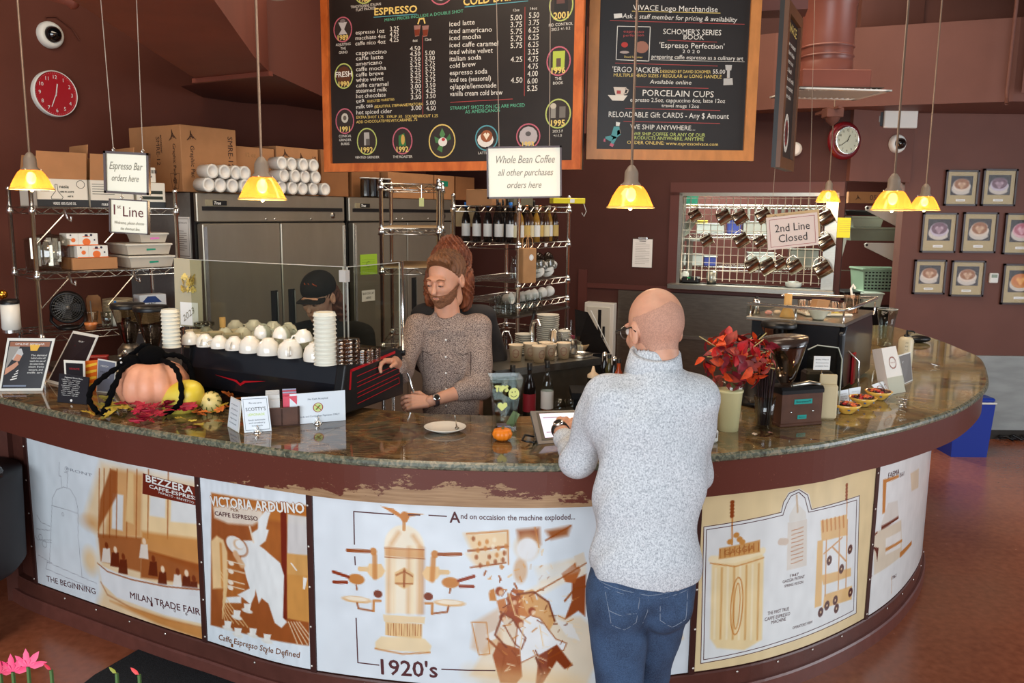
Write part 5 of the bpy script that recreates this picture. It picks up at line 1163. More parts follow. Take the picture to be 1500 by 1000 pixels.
# extinguisher cabinet
t=thing('extinguisher_cabinet','white wall cabinet with narrow dark window behind the bar','cabinet',tuple(onB(881,484)),lookrot(dB));k=8.1/FPX
MB().box((0,-.05,0),(45*k,.10,92*k),WHITE,bev=.004).build('cabinet_body',t)
mb=MB();box(mb,-18*k,18*k,-.112,-.10,-40*k,40*k,mat('door white',(206,204,192),.35),.003);d_=mb.build('door',t)
mb=MB();box(mb,-.003,.030,-.115,-.112,-36*k,36*k,BLACK);mb.build('window',d_);mb=MB();box(mb,.05,.072,-.13,-.112,-.04,.08,BLACK,.003);mb.build('handle',d_)
MB().lathe([(0,0),(.022,0),(.022,.3),(0,.32)],mat('extinguisher red',(110,30,26),.4),12,M=ME_((.014,-.09,-.2))).build('extinguisher',t)if 0 else None
# clipboard
p=onB(924,387,.005);M_=wallM(p,dB,nB)
t=thing('clipboard','clipboard with a printed sheet on the dark wall','clipboard',tuple(onB(938,387)),lookrot(dB));w,h=.20,42*k
mb=MB();box(mb,-w/2,w/2,-.006,0,0,h,mat('clipboard brown',(70,50,40),.5));mb.build('backing',t);mb=MB();box(mb,-w/2+.004,w/2-.004,-.009,-.006,.0,h-.012,PAPER)
for q in range(13):line(mb,[(-.07,h*.82-q*.016),(.07 if q%4 else .03,h*.82-q*.016)],.002,MXZ(0,-.009),mat('grey ink'))
line(mb,[(-.03,h*.89),(.03,h*.89)],.006,MXZ(0,-.009),INK);mb.build('sheet',t);mb=MB();box(mb,-.045,.045,-.018,-.006,h-.015,h+.01,CHROME,.004);mb.build('clip',t)
# pass-through: steel frame, grid, pitchers
wc0=onB(990,411);WX=w1-w0;WZ=wz1-wz0
WM=wallM(V3((bL.x,bL.y,0))+dB*w0+V3((0,0,wz0)),dB,nB)
def sB(name,mb):o=mb.build(name);o.matrix_world=WM;return struct(o)
mb=MB();box(mb,-.0,.03,-.02,.13,0,WZ,STEEL);box(mb,WX-.10,WX,-.02,.13,0,WZ,STEEL);box(mb,0,WX,-.02,.13,WZ-.03,WZ,STEEL);sB('window_1',mb)
mb=MB();box(mb,-.05,WX+.02,-.16,.14,-.05,.0,STEEL,.006);sB('trim_16',mb)
t=thing('wire_grid','white wire grid across the kitchen hatch, hung with pitchers','grid',tuple(WM@V3((0,0,0))),lookrot(dB));GW=mat('grid wire',(214,206,190),.3,.3)
nx,nz=20,11
for i in range(nx):x=.04+(WX-.16)*i/(nx-1);MB().cyl((x,.0,.03),(x,.0,WZ-.04),.004,GW,6).build('wire',t)
for j in range(nz):z=.05+(WZ-.10)*j/(nz-1);MB().cyl((.03,.005,z),(WX-.10,.005,z),.003,GW,6).build('wire',t)
def pitcher0():
    t=thing('steel_pitcher','','pitcher');r,h=.042,.085
    MB().lathe([(0,.0),(r,.0),(r*1.02,.006),(r*.96,h),(r*1.0,h+.001),(r*.93,h),(r*.93,.004),(0,.004)],mat('pitcher steel',(176,164,150),.2,1.0),22).build('pitcher_body',t)
    MB().tube([(r*.9,0,h*.95),(r*1.6,0,h*.8),(r*1.5,0,h*.3),(r*.98,0,h*.12)],.0032,CHROME,6).build('handle',t)
    MB().prism([(-.014,0),(.014,0),(0,.018)],0,.002,CHROME,M=ME_((-r*.95,0,h))@MO_(PI/2,4,'Z')).build('spout',t)
    return t
pt0=pitcher0()
PTS=[(1014,309,'upper row leftmost'),(1056,311,'upper row second from the left'),(1080,311,'upper row third from the left'),(1114,308,'upper row behind the closed sign'),(1205,309,'upper row at the right end'),(1032,346,'middle row leftmost'),(1083,345,'middle row second from the left'),
(1110,346,'middle row beside the closed sign'),(1206,345,'middle row at the right end'),(1100,380,'lowest row leftmost'),(1122,382,'lowest row second, large'),(1140,378,'lowest row third, small'),(1161,381,'lowest row fourth from the left'),(1202,384,'lowest row at the right end')]
for i,(x,y,lb)in enumerate(PTS):
    o=pt0 if i==0 else dup(pt0);o.location=onB(x,y,.05);
    s_=1.1 if 'small' in lb or i in(0,5,7)else(1.45 if 'large' in lb or i==13 else 1.3);s_*=1.08;q_=onB(x,y,.062);o.matrix_world=ME_(q_)@MO_(lookrot(dB)+.15,4,'Z')@MO_(math.radians(60),4,'Y')@MO_(PI,4,'Z')@ME_((0,0,-.042*s_))@Matrix.Scale(s_,4);o['label']='steel milk pitcher on grid, '+lb;o['group']='milk pitchers on the grid'
# kitchen beyond
kt=thing('kitchen_rack','wire rack of racks and pans deep in the kitchen','shelving',(1.75,9.35,0),-.2)
for x in(0,1.7):
    for y in(0,.45):post(x,y,0,2.35).build('post',kt)
for z in(1.42,1.78,2.1):wire_shelf(1.7,.45,z).build('shelf',kt)
def K(x,y,z):return tuple(ME_((1.75,9.35,0))@MO_(-.2,4,'Z')@V3((x,y,z+.004)))
KC=[mat('kitchen plastic white',(214,220,214),.4),mat('kitchen blue',(70,84,170),.4),mat('kitchen green',(40,120,96),.4),mat('kitchen yellow',(224,206,70),.5),mat('kitchen steel',(170,172,160),.3,.8)]
for i,(x,z,w,h,c,lb,nm)in enumerate(((.28,1.78,.30,.10,0,'white tub of papers on kitchen shelf','storage_tub'),(.62,1.78,.14,.17,1,'purple blue jug on kitchen shelf','storage_tub'),(.78,1.78,.34,.13,4,'long steel pan on kitchen shelf','steel_pan'),(.18,1.98,.22,.03,3,'yellow towel pack in kitchen','towel_pack'),
(.05,2.1,.24,.16,2,'green crate high in the kitchen','crate'),(.15,1.42,.22,.12,0,'white box low in kitchen by an outlet','storage_tub'),(.38,1.42,.14,.10,1,'small blue box low in kitchen','storage_tub'),(.85,1.42,.3,.15,0,'white appliance low in kitchen','appliance'),(1.25,1.78,.35,.12,4,'steel pan at the right of kitchen shelf','steel_pan'),(1.3,1.42,.3,.2,4,'steel bin at right low kitchen shelf','steel_pan'))):
    z_=1.78+.105 if i==3 else z;t=thing(nm,lb,'container',K(x,.08,z_),-.2);MB().box((w/2,.12,h/2),(w,.24,h),KC[c],bev=.008).build('tub_body',t);MB().box((w/2,.12,h+.005),(w+.01,.25,.01),KC[0]if c!=3 else KC[3],bev=.003).build('lid',t)
for i in range(16):
    o=thing('hanging_ladle','steel utensil, %s from the left on the kitchen rail'%ORD[i],'utensil',K(.55+i*.07,-.03,2.07),0,'utensils on the kitchen rail');MB().box((0,0,-.09),(.03,.004,.17),KC[4],bev=.002).build('blade',o);MB().tube([(0,0,0),(0,-.01,.02),(0,0,.03)],.003,KC[4],5).build('hook',o)
t=thing('kitchen_shelf','steel shelf ledge with white cups inside the hatch left','shelf',tuple(onB(1000,345,-.45)),lookrot(dB));MB().box((.05,0,0),(.3,.3,.02),KC[4]).build('shelf_panel',t);MB().box((.05,0,-.7),(.02,.2,1.38),KC[4]).build('support',t)
t=thing('pot_lids','steel lids leaning at the left inside the hatch','lids',tuple(onB(1003,344,-.40)),lookrot(dB))
for q in range(3):MB().lathe([(0,.02),(.06,.012),(.10,0)],KC[4],20,M=ME_((-.03+q*.03,0,.11))@MO_(-1.1+.05*q,4,'Y')).build('lid',t)
# things standing on the hatch sill
for i,(x,w,h,c,lb)in enumerate(((1001,.07,.10,0,'white cup standing on hatch sill'),(1040,.10,.12,4,'clear steel lidded jar on the hatch sill'),(1160,.14,.05,0,'white cloth lump on the hatch sill'))):
    p=onB(x,409,-.05);t=thing('sill_jar',lb,'container',(p.x,p.y,wz0+.001),lookrot(dB));MB().lathe([(0,0),(w*.4,0),(w*.5,h*.3),(w*.5,h*.85),(w*.3,h),(0,h)],KC[c],18).build('jar_body',t);MB().lathe([(w*.31,h*.98),(w*.31,h*1.05),(0,h*1.06)],KC[c],14).build('lid',t)
p=onB(1010,409,-.05);t=thing('card_machine','black device with green lamp on the hatch sill','device',(p.x,p.y,wz0+.001),lookrot(dB));MB().box((0,0,.03),(.16,.1,.06),BLACK,bev=.01).build('device_body',t);MB().box((-.01,-.052,.05),(.03,.004,.012),mat('green lamp',(20,150,80),.4)).build('button',t)
# yellow notice, cutting boards, shelf brackets, tubs in the doorway right of hatch
yD=8.15
def onD(px,py,y=yD):return aty(px,py,y)
p=onB(1221,337,.004);sheet('yellow_notice','yellow notice taped at the kitchen doorway edge',wallM(p,dB,nB),.11,.17,[(.05+.018*k,.02,.11)for k in range(6)],mat('yellow paper',(230,220,60),.7),ink=mat('grey ink'))
t=thing('cutting_board','pale plastic board leaning in kitchen doorway beside hatch','board',tuple(onD(1213,396,7.75)));MB().prism([(0,0),(.055,-.02),(.125,.34),(.12,.38),(.02,.38)],0,.014,mat('pale plastic board',(196,200,180),.5),M=MO_(PI/2,4,'X')).build('board',t);MB().box((.03,.0,-.7),(.05,.03,1.36),BLACK).build('support',t)
def bracket(py0,py1,lab):
    p=onD(1321,py0,8.0);q=onD(1262,py0+4,8.0);r_=onD(1321,py1,8.0);t=thing('shelf_bracket',lab,'bracket',tuple(p));w=p.x-q.x;h=p.z-r_.z
    MB().prism([(-w,.0),(-w+.01,-.03),(-.0,-h),(0,.01),(-w+.02,.012)],0,.02,mat('bracket white',(212,208,196),.4),M=MO_(PI/2,4,'X')).build('bracket_arm',t);MB().lathe([(.012,0),(.006,.004),(0,.004)],BLACK,10,M=ME_((-w+.02,-.02,-.008))@MO_(PI/2,4,'X')).build('screw',t)
bracket(291,324,'upper white triangular shelf bracket in the doorway');bracket(345,376,'lower white triangular shelf bracket in the doorway')
def dtub(lab,x0,y0,x1,y1,m,lidm=None,Y=8.15,nm='food_tub'):
    a,b=onD(x0,y1,Y),onD(x1,y0,Y);t=thing(nm,lab,'tub',(a.x,Y,a.z));w,h=b.x-a.x,b.z-a.z;V=[(.02,0,0),(w-.02,0,0),(w-.02,.3,0),(.02,.3,0),(0,-.01,h),(w,-.01,h),(w,.31,h),(0,.31,h)]
    MB().add(V,[(3,2,1,0),(0,1,5,4),(1,2,6,5),(2,3,7,6),(3,0,4,7),(4,5,6,7)],m).build('tub_body',t)
    MB().box((w/2,.15,h),(w+.02,.34,.018),lidm or m,bev=.004).build('rim',t);return t
GT=mat('grey green tub',(122,126,110),.35);dtub('grey green tub on the doorway shelf, larger lower one',1240,322,1318,341,GT);dtub('clear smaller tub nested above the grey one',1243,306,1290,321,mat('clear grey tub',(150,156,140),.25));dtub('black tub lid topmost in doorway shelf stack',1233,297,1296,304,BLACK)
cr=dtub('pale green vented crate in the kitchen doorway',1260,382,1322,415,mat('pale green plastic',(150,176,150),.4),nm='vented_crate')
a,b=onD(1260,415),onD(1322,382)
for i in range(11):
    for j in range(6):MB().box((.03+i*(b.x-a.x-.06)/10,-.008+.004*(5-j)*.0,.03+j*(b.z-a.z-.06)/5),(.016,.02,.012),BLACK).build('vent_hole',cr)
dtub('small clear tub standing before the vented crate',1261,418,1292,438,mat('clear pale tub',(190,200,186),.25),Y=7.95);dtub('low black crate in the doorway beside clear tub',1234,417,1262,430,BLACK,Y=8.0);dtub('wide black equipment block under the tubs',1232,440,1322,482,BLACK,Y=8.0,nm='equipment_block')
t=thing('doorway_shelf','thin steel shelf line in the kitchen doorway','shelf',(onD(1228,385,8.5).x,8.5,onD(1228,385,8.5).z));MB().box((.3,0,0),(.7,.04,.008),STEELD).build('shelf_panel',t);MB().box((.3,.02,-.65),(.03,.03,1.29),STEELD).build('support',t)
t=thing('vent_label','dim carton with leaf print above the doorway','box',(onD(1245,286,8.3).x,8.3,onD(1245,286,8.3).z));MB().box((.16,.1,.055),(.42,.2,.11),CARDD).build('carton_body',t);mb=MB();leaf_logo(mb,MXZ(0,0),.04,.05,.035,inkc);put_text(mb,'05',.16,.03,.05,MXZ(0,0),inkc);mb.build('printing',t)
# ================================================================== PENDANT LAMPS
g=N('ribbed amber glass');t_=g.t
for n in list(t_.nodes):
    if n.type in('BSDF_PRINCIPLED',):t_.nodes.remove(n)
out=[n for n in t_.nodes if n.type=='OUTPUT_MATERIAL'][0]
tl=g.n('ShaderNodeBsdfTranslucent',{0:(*s2l((226,146,66)),1)});gl=g.n('ShaderNodeBsdfGlossy',{0:(*s2l((255,226,170)),1)},);gl.inputs['Roughness'].default_value=.12
tp_=g.n('ShaderNodeBsdfTransparent',{0:(*s2l((255,196,110)),1)});m1=g.n('ShaderNodeMixShader',{0:.66,1:tl.outputs[0],2:tp_.outputs[0]});m2=g.n('ShaderNodeMixShader',{0:.15,1:m1.outputs[0],2:gl.outputs[0]});t_.links.new(m2.outputs[0],out.inputs[0])
AMB=g.m;BULB=mat('lit bulb',(255,240,210),.4,emit=(255,214,150),estr=11.0);ROD=mat('pendant stem',(120,100,86),.4,.3);CAPM=mat('pendant cap',(132,116,100),.45)
def pendant(px,py,wpx,lab,W_=.19):
    Y=W_*FPX/wpx;p=aty(px,py,Y);t=thing('pendant_lamp',lab,'lamp',tuple(p));k=W_/.19
    MB().cyl((0,0,.155),(0,0,4.55-p.z),.0055,ROD,8).build('stem',t)
    MB().lathe([(.008,.17),(.014,.165),(.024,.15),(.028,.14),(.029,.105),(.040,.092),(.042,.086),(.0,.086)],CAPM,20).build('socket_cap',t)
    MB().lathe([(.036,.092),(.048,.085),(.060,.070),(.074,.046),(.086,.018),(.095,.0)],AMB,72,wave=lambda a,z:.012*sin(36*a)).build('glass_shade',t)
    MB().lathe([(.092,.004),(.098,.002),(.098,-.003),(.092,-.003)],mat('shade rim',(255,214,130),.25,emit=None),40,close=True).build('shade_rim',t)
    MB().sphere((0,0,.052),.021,BULB,14,10,(1,1,1.35)).lathe([(.0,-.012),(.006,-.009),(.007,-.002)],BULB,8).build('bulb',t)
    for a in(.5,2.6,4.7):MB().sphere((.043*cos(a),.043*sin(a),.091),.0035,CHROME,6,5).build('thumb_screw',t)
    l=bpy.data.lights.new('lamp_light','POINT');l.energy=5.0;l.color=(1.0,.72,.42);l.shadow_soft_size=.03;o=bpy.data.objects.new('lamp_light',l);COL.objects.link(o);o.parent=t;o.location=(0,0,-.03)
    return t
for a in((42,293,58,'amber ribbed pendant lamp over the poster stands, leftmost of all'),(380,300,67,'amber ribbed pendant lamp hanging before the refrigerator'),(919,300,67,'amber ribbed pendant lamp hanging above the customer'),(1302,295,58,'amber ribbed pendant lamp, larger one of the right pair'),
(1349,294,42,'amber ribbed pendant lamp, smaller one close to the pictures'),(1208,285,34,'smallest amber pendant lamp at the hatch corner')):pendant(*a)
# small ceiling spotlight seen at the top left of the menu
p=aty(398,5,3.0);t=thing('spot_light','bright lit spotlight head left of the menu board top','lamp',tuple(p));MB().lathe([(0,.09),(.03,.08),(.035,.0),(.033,.0)],CAPM,16,M=MO_(.5,4,'X')).build('lamp_head',t);MB().lathe([(0,.004),(.030,.004)],BULB,16,M=MO_(.5,4,'X')).build('bulb',t);MB().cyl((0,0,.08),(0,0,4.55-p.z),.006,BLACK,6).build('stem',t)
# ================================================================== MENU BOARDS
BRD=mat('black menu board',(34,28,25),.45,noise=.12,nscale=6)
CH={k:mat('chalk '+k,v,.6)for k,v in dict(white=(226,220,208),yellow=(226,196,110),green=(96,176,140),red=(176,70,66),teal=(90,160,170),pink=(200,104,120),lime=(190,200,110),blue=(110,160,190)).items()}
def board(name,lab,S_,u0,v0,u1,v1,fw,cat='menu'):
    """hanging framed board on plane S_; returns thing at the lower left corner"""
    t=thing(name,lab,cat,tuple(S_.fmap(u0,v0)));t.rotation_euler=(0,0,lookrot(S_.ux));o=V3(t.location)
    W,H=u1-u0,v1-v0;mb=MB();box(mb,.0,W,.004,.028,0,H,BLACK);mb.build('back_panel',t)
    mb=MB();box(mb,fw*.8,W-fw*.8,-.002,.006,fw*.8,H-fw*.8,BRD);mb.build('board_face',t)
    for nm,pts in(('frame_rail',[(0,0),(W,0),(W-fw,fw),(fw,fw)]),('frame_rail',[(fw,H-fw),(W-fw,H-fw),(W,H),(0,H)]),('frame_stile',[(0,0),(fw,fw),(fw,H-fw),(0,H)]),('frame_stile',[(W-fw,fw),(W,0),(W,H),(W-fw,H-fw)])):
        MB().prism(pts,-.004,.020,WOODO,M=MO_(PI/2,4,'X')).build(nm,parent=t)
    return t
class Loc(Plane):
    """plane fixed in a thing's own space; picture points convert through the thing's place"""
    def __init__(s,t,y=-.002):s.t=t;s.y=y;a=t.rotation_euler.z;s.w=Plane(V3(t.location)+V3((sin(a),-cos(a),0))*(-y),(cos(a),sin(a),0),(0,0,1));s.n=s.w.n
    def fmap(s,u,v,off=0.0):return V3((u,s.y-off,v))
    def inv(s,px,py):return s.w.inv(px,py)
D1=Plane(aty(465,250,5.05),tuple((aty(845,245,4.4)-aty(465,250,5.05))*1.0),(0,0,1));dd=D1.ux;dd.z=0;dd.normalize();D1=Plane(D1.o,dd,(0,0,1))
u0,v0=D1.inv(472,254);u1,v1=D1.inv(846,246);vt=D1.inv(650,-70)[1];fw=.048
m1_=board('menu_board','large black menu board of espresso and cold drinks in orange frame',D1,u0,min(v0,v1),u1,vt,fw);S1=Loc(m1_,-.0025);mb=MB()
def tx(s,x0,y0,x1,y1,h,c='white',**k):tpx(mb,S1,s,x0,y0,x1,y1,h,CH[c],**k)
tx('ESPRESSO',538,27,600,21,10,'yellow',bold=.0014);line(mb,S1.Q((537,30),(600,24)),.004,S1.fmap,CH['teal'],.001);tx('MENU PRICES INCLUDE A DOUBLE SHOT',553,36,668,20,4.5,'green')
tx('COLD DRINKS',668,10,762,-3,12,'yellow',bold=.0014);line(mb,S1.Q((670,12),(762,1)),.004,S1.fmap,CH['teal'],.001);tx('TRADITIONAL ITALIAN',503,18,547,12,4);tx('FLAT PACKER',511,22,540,18,4)
for i,(s_,x,w,a)in enumerate((('espresso 1oz',511,42,'3.25'),('macchiato 4oz',511,44,'4.25'),('caffe nico 4oz',511,44,'4.25'))):
    y=56+i*8;tx(s_,x,y,x+w,y-4,6);tx(a,561,y-6,574,y-7,7)
tx('6oz',595,65,602,64,4);tx('12oz',613,63,622,62,4)
for i,(s_,w,a,b)in enumerate((('cappuccino',45,'4.50',''),('caffe latte',40,'4.50','5.00'),('americano',38,'3.50','3.50'),('caffe mocha',44,'5.25','5.75'),('caffe breve',40,'5.25','5.75'),('white velvet',40,'5.25','5.75'),('caffe caramel',47,'5.25','5.75'),('steamed milk',45,'3.00','3.50'),('hot chocolate',43,'3.75','4.25'),('tea',12,'3.50','3.50'),('milk tea',24,'','5.00'),('hot spiced cider',52,'3.00','4.50'))):
    y=86+i*7.9;x=512+i*.25;tx(s_,x,y,x+w,y-3.5,6.2);
    if a:tx(a,591+i*.35,y-8,606+i*.35,y-9,6.6)
    if b:tx(b,613+i*.35,y-10+(2 if i>9 else 0),627+i*.35,y-11+(2 if i>9 else 0),6.6)
tx('SELECTED VARIETIES',530,155,570,151,3.4,'yellow');tx('(BEAUTIFUL STEPHANIE/MATCHA)',541,163,612,157,4,'yellow');tx('EXTRA SHOT 1.75   SYRUP .50   SOUVENIR/CUT 1.25',515,179,634,174,4,'yellow');tx('ADD CHOCOLATE/VELVET/CARAMEL .75',515,186,604,180,4,'yellow')
for i,(s_,w,a,b)in enumerate((('iced latte',37,'5.00','5.50'),('iced americano',62,'3.75','3.75'),('iced mocha',46,'5.75','6.25'),('iced caffe caramel',71,'5.75','6.25'),('iced white velvet',63,'5.75','6.25'),('italian soda',46,'','3.25'),('cold brew',38,'4.25','4.75'),('espresso soda',55,'','4.75'),('iced tea (seasonal)',60,'','4.00'),('oj/apple/lemonade',68,'4.50','6.00'),('vanilla cream cold brew',77,'','5.25'))):
    y=41+i*10.2;x=648+i*.3;tx(s_,x,y,x+w,y-4,7.4)
    if a:tx(a,737+i*.3,y-11,754+i*.3,y-12,8)
    if b:tx(b,764,y-15+(i*.5),779,y-16+(i*.5),8)
tx('12oz',741,17,750,16,4);tx('16oz',766,14,776,13,4);line(mb,S1.Q((609,55),(612,172)),.003,S1.fmap,CH['red'],.0008);line(mb,S1.Q((758,10),(760,140)),.003,S1.fmap,CH['red'],.0008)
line(mb,S1.Q((652,152),(743,145)),.003,S1.fmap,CH['red'],.0008);tx('STRAIGHT SHOTS ON ICE ARE PRICED',652,163,761,156,5,'green');tx('AS AMERICANOS',674,168,725,164,5,'green')
mb.build('chalk_lettering',m1_)
def icon(cx,cy,rx,ry,ring,pic,yr=None,cap=()):
    c,e1,e2=S1.inv(cx,cy),S1.inv(cx+rx,cy),S1.inv(cx,cy-ry);a,b=abs(e1[0]-c[0]),abs(e2[1]-c[1]);mb=MB()
    poly(mb,ell(c[0],c[1],a,b,28),S1.fmap,mat('icon ground',(48,38,34),.6),.0005);line(mb,ell(c[0],c[1],a,b,28),.007,S1.fmap,CH[ring],.0012,closed=True)
    for shp in pic:
        P_=[(c[0]+a*q[0],c[1]+b*q[1])for q in shp[0]];poly(mb,P_,S1.fmap,mat('icon %d %d %d'%shp[1],shp[1],.6),.0008+.0002*shp[2])
    if yr:put_text(mb,yr,c[0],c[1]-b*.86,b*.42,S1.fmap,CH['yellow'],align='c',off=.0016,bold=.0012)
    for k,(s_,w)in enumerate(cap):put_text(mb,s_,c[0],c[1]-b*1.32-k*.022,.014,S1.fmap,CH['white'],align='c',off=.001)
    mb.build('round_picture',m1_)
E_=lambda cx,cy,rx,ry:ell(cx,cy,rx,ry,12)
icon(492,49,13,18,'pink',[([(-.5,.6),(.5,.6),(.15,0),(.5,-.4),(-.5,-.4),(-.15,0)],(190,186,184),0),(E_(0,.7,.3,.15),(120,110,110),1)],'1989',(('ADJUSTING',0),('THE',0),('GRIND',0)))
icon(495,117,13,18,'lime',[(E_(0,0,.8,.8),(90,48,24),0)],'1990',());icon(498,183,13,18,'pink',[(E_(0,.25,.4,.4),(190,184,170),0),(E_(0,.25,.2,.2),(100,90,80),1)],'1991',(('CONICAL',0),('GRINDER',0),('BURRS',0)))
icon(531,212,14,19,'lime',[([(-.3,.7),(.25,.7),(.3,-.3),(-.3,-.3)],(170,164,158),0),([(-.1,.2),(.3,.2),(.3,-.3),(-.1,-.3)],(90,84,80),1)],'1992',(('VENTED GRINDER',0),))
icon(583,210,14,19,'pink',[([(-.4,.4),(.2,.6),(.4,-.4),(-.4,-.4)],(50,110,60),0),(E_(.05,.1,.2,.4),(200,160,80),1)],'1992',(('THE ROASTER',0),))
icon(641,209,19,24,'yellow',[([(-.6,.3),(-.1,.1),(0,-.1),(-.5,-.1)],(70,120,70),0),([(0,.8),(.25,.4),(0,.1),(-.2,.4)],(80,130,76),0),([(.6,.45),(.7,.1),(.1,-.1)],(60,110,64),0),([(-.4,-.5),(0,-.7),(.1,-.1),(-.1,-.1)],(70,120,66),0),(E_(.05,-.05,.35,.28),(224,216,206),1),(E_(.1,.1,.14,.1),(180,50,56),2)])
icon(706,203,16,18,'teal',[(E_(-.1,-.15,.75,.6),(224,216,206),0),(E_(0,.15,.55,.5),(150,84,50),1),([(0,-.15),(.3,.3),(.1,.45),(0,.3),(-.1,.45),(-.3,.3)],(236,216,190),2)],None,(('LATTE ART',0),))
icon(767,199,17,18,'pink',[(E_(0,0,.8,.8),(180,170,170),0),(E_(.0,.2,.25,.2),(90,84,84),1)],'1993');icon(811,6,17,23,'lime',[([(-.6,.7),(.6,.7),(.6,-.4),(-.6,-.4)],(24,22,24),0),([(-.4,.5),(.3,.5),(.3,.1),(-.4,.1)],(96,60,56),1)],'2001',(('PID CONTROL',0),('203.5 +/- 0.2',0)))
icon(809,88,17,21,'pink',[([(-.5,.7),(.55,.7),(.5,-.6),(-.5,-.6)],(176,190,70),0),([(-.2,.2),(.2,.2),(.2,-.4),(-.2,-.4)],(90,70,60),1)],'1996',(('THE',0),('BOOK',0)));icon(810,165,18,21,'lime',[([(-.6,.5),(-.2,.5),(-.2,-.3),(-.6,-.3)],(140,134,124),0),([(.1,.5),(.6,.5),(.6,-.3),(.1,-.3)],(110,104,96),0),(E_(-.4,.55,.25,.2),(190,180,160),1)],'1995',(('203.5 F',0),('+/-1.0',0)))
icon(522,-6,14,16,'lime',[(E_(0,0,.6,.6),(150,140,130),0)],'1988');icon(635,-9,17,18,'pink',[(E_(0,0,.7,.7),(170,160,156),0)])
mb=MB();c=S1.inv(495,117);put_text(mb,'FRESH',c[0],c[1]-.005,.030,S1.fmap,CH['white'],align='c',off=.0018,bold=.001)
for x in(601,613):poly(mb,S1.Q((x-5,41),(x+5,40),(x+3,56),(x-3,57)),S1.fmap,mat('shot glass chalk',(150,110,100),.4),.001);poly(mb,S1.Q((x-4,47),(x+4,46),(x+3,55),(x-3,56)),S1.fmap,mat('coffee red',(120,50,30),.4),.0013)
line(mb,S1.Q((602,38),(604,31),(610,30),(612,37)),.008,S1.fmap,CH['yellow'],.001);mb.build('shot_drawing',m1_)
# cables of board 1
for x in(.12,u1-u0-.12):MB().cyl((x,.015,vt-v0),(x,.015,vt-v0+1.9),.002,WIRE,5).build('cable',m1_)
# board 2
a_,b_=aty(852,231,4.6),aty(1096,232,4.6);D2=Plane(a_,(1,0,0),(0,0,1));u1=D2.inv(1096,232)[0];v1=D2.inv(970,-60)[1]
m2_=board('menu_board','black board of logo merchandise and porcelain cups, light wood frame',D2,0,0,u1,v1,.055);S1=Loc(m2_,-.0025);mb=MB();m2_.rotation_euler[1]=0.0
WO2=mat('light oak frame',(190,124,66),.4,noise=.1,nscale=9,stretch=(3,3,1))
for ch in KIDS[m2_.name]:
    if ch.name.startswith('frame'):ch.data.materials[0]=WO2
tx('VIVACE Logo Merchandise',916,11,1040,11,8);line(mb,S1.Q((915,12.5),(1044,12.5)),.003,S1.fmap,CH['yellow'],.001);tx('Ask a staff member for pricing & availability',901,23,1069,25,7,shear=.15);poly(mb,S1.Q((888,17),(900,16),(901,22),(889,24)),S1.fmap,CH['white'],.001)
for x0,y0,x1 in((883,27,1080),(892,89,1042),(968,54,1040),(922,123,1029),(908,155,1047),(906,174,1047)):line(mb,S1.Q((x0,y0),(x1,y0+(1 if y0<100 else 0))),.0028,S1.fmap,CH['red'],.0009)
tx("SCHOMER'S SERIES",961,45,1046,45,8);tx('BOOK',991,52,1021,52,7);tx("'Espresso Perfection'",956,65,1051,65,8);tx('2 0 2 0',990,72,1015,72,5);tx('preparing caffe espresso as a culinary art',945,81,1079,81,6);line(mb,S1.Q((944,83),(1081,83)),.002,S1.fmap,CH['white'],.001)
tx("'ERGO PACKER'",888,102,958,102,8);tx('DESIGNED BY DAVID SCHOMER',958,102,1032,101,4.5,'yellow');tx('55.00',1035,101,1053,101,6);tx('MULTIPLE HEAD SIZES / REGULAR or LONG HANDLE',890,109,1048,108,5,'yellow');tx('Available online',943,118,1004,118,6,shear=.15)
tx('PORCELAIN CUPS',933,136,1037,136,9);tx('espresso 2.5oz, cappuccino 6oz, latte 12oz',915,145,1054,144,6);tx('travel mugs 12oz',961,152,1016,152,5);tx('RELOADABLE Gift CARDS - Any $ Amount',884,168,1060,167,8);tx('WE SHIP ANYWHERE...',916,185,1011,185,7);tx('WE SHIP COFFEE OR ANY OF OUR',921,194,1026,194,5,'lime');tx('PRODUCTS ANYWHERE, ANYTIME',919,200,1024,200,5,'lime');tx('ORDER ONLINE: www.espressovivace.com',912,207,1045,207,5,'yellow')
mb.build('chalk_lettering',m2_)
mb=MB();q=S1.Q((894,35),(942,35),(941,85),(893,84));poly(mb,q,S1.fmap,mat('book cover black',(26,20,20),.5),.0006);line(mb,q,.0035,S1.fmap,CH['white'],.001,closed=True)
for x,y,a,b,c_ in((930,65,10,9,(150,100,80)),(930,65,7,7,(206,180,160)),(905,62,5,4,(180,50,40)),(905,73,7,2,(170,150,140))):
    c=S1.inv(x,y);poly(mb,ell(c[0],c[1],abs(S1.inv(x+a,y)[0]-c[0]),abs(S1.inv(x,y-b)[1]-c[1]),14),S1.fmap,mat('cover %d'%c_[1],c_,.5),.0012+.0001*a)
tx('espresso',903,44,933,44,4,'red');tx('perfection',903,50,933,49,4,'red');tx('David Schomer',905,81,932,81,3,'yellow');mb.build('book_picture',m2_)
mb=MB();PC=mat('painted cup',(214,196,176),.5);c=S1.inv(898,138);poly(mb,S1.Q((890,124),(909,124),(905,138),(894,138)),S1.fmap,PC,.0009);poly(mb,S1.Q((882,136),(911,136),(905,144),(889,144)),S1.fmap,mat('painted saucer',(226,214,196),.5),.0011);line(mb,S1.Q((908,126),(912,128),(910,133),(906,134)),.006,S1.fmap,PC,.0009);poly(mb,S1.Q((895,129),(901,129),(901,134),(895,134)),S1.fmap,CH['red'],.0013);mb.build('cup_drawing',m2_)
mb=MB();TL=mat('painted teal',(80,150,150),.5)
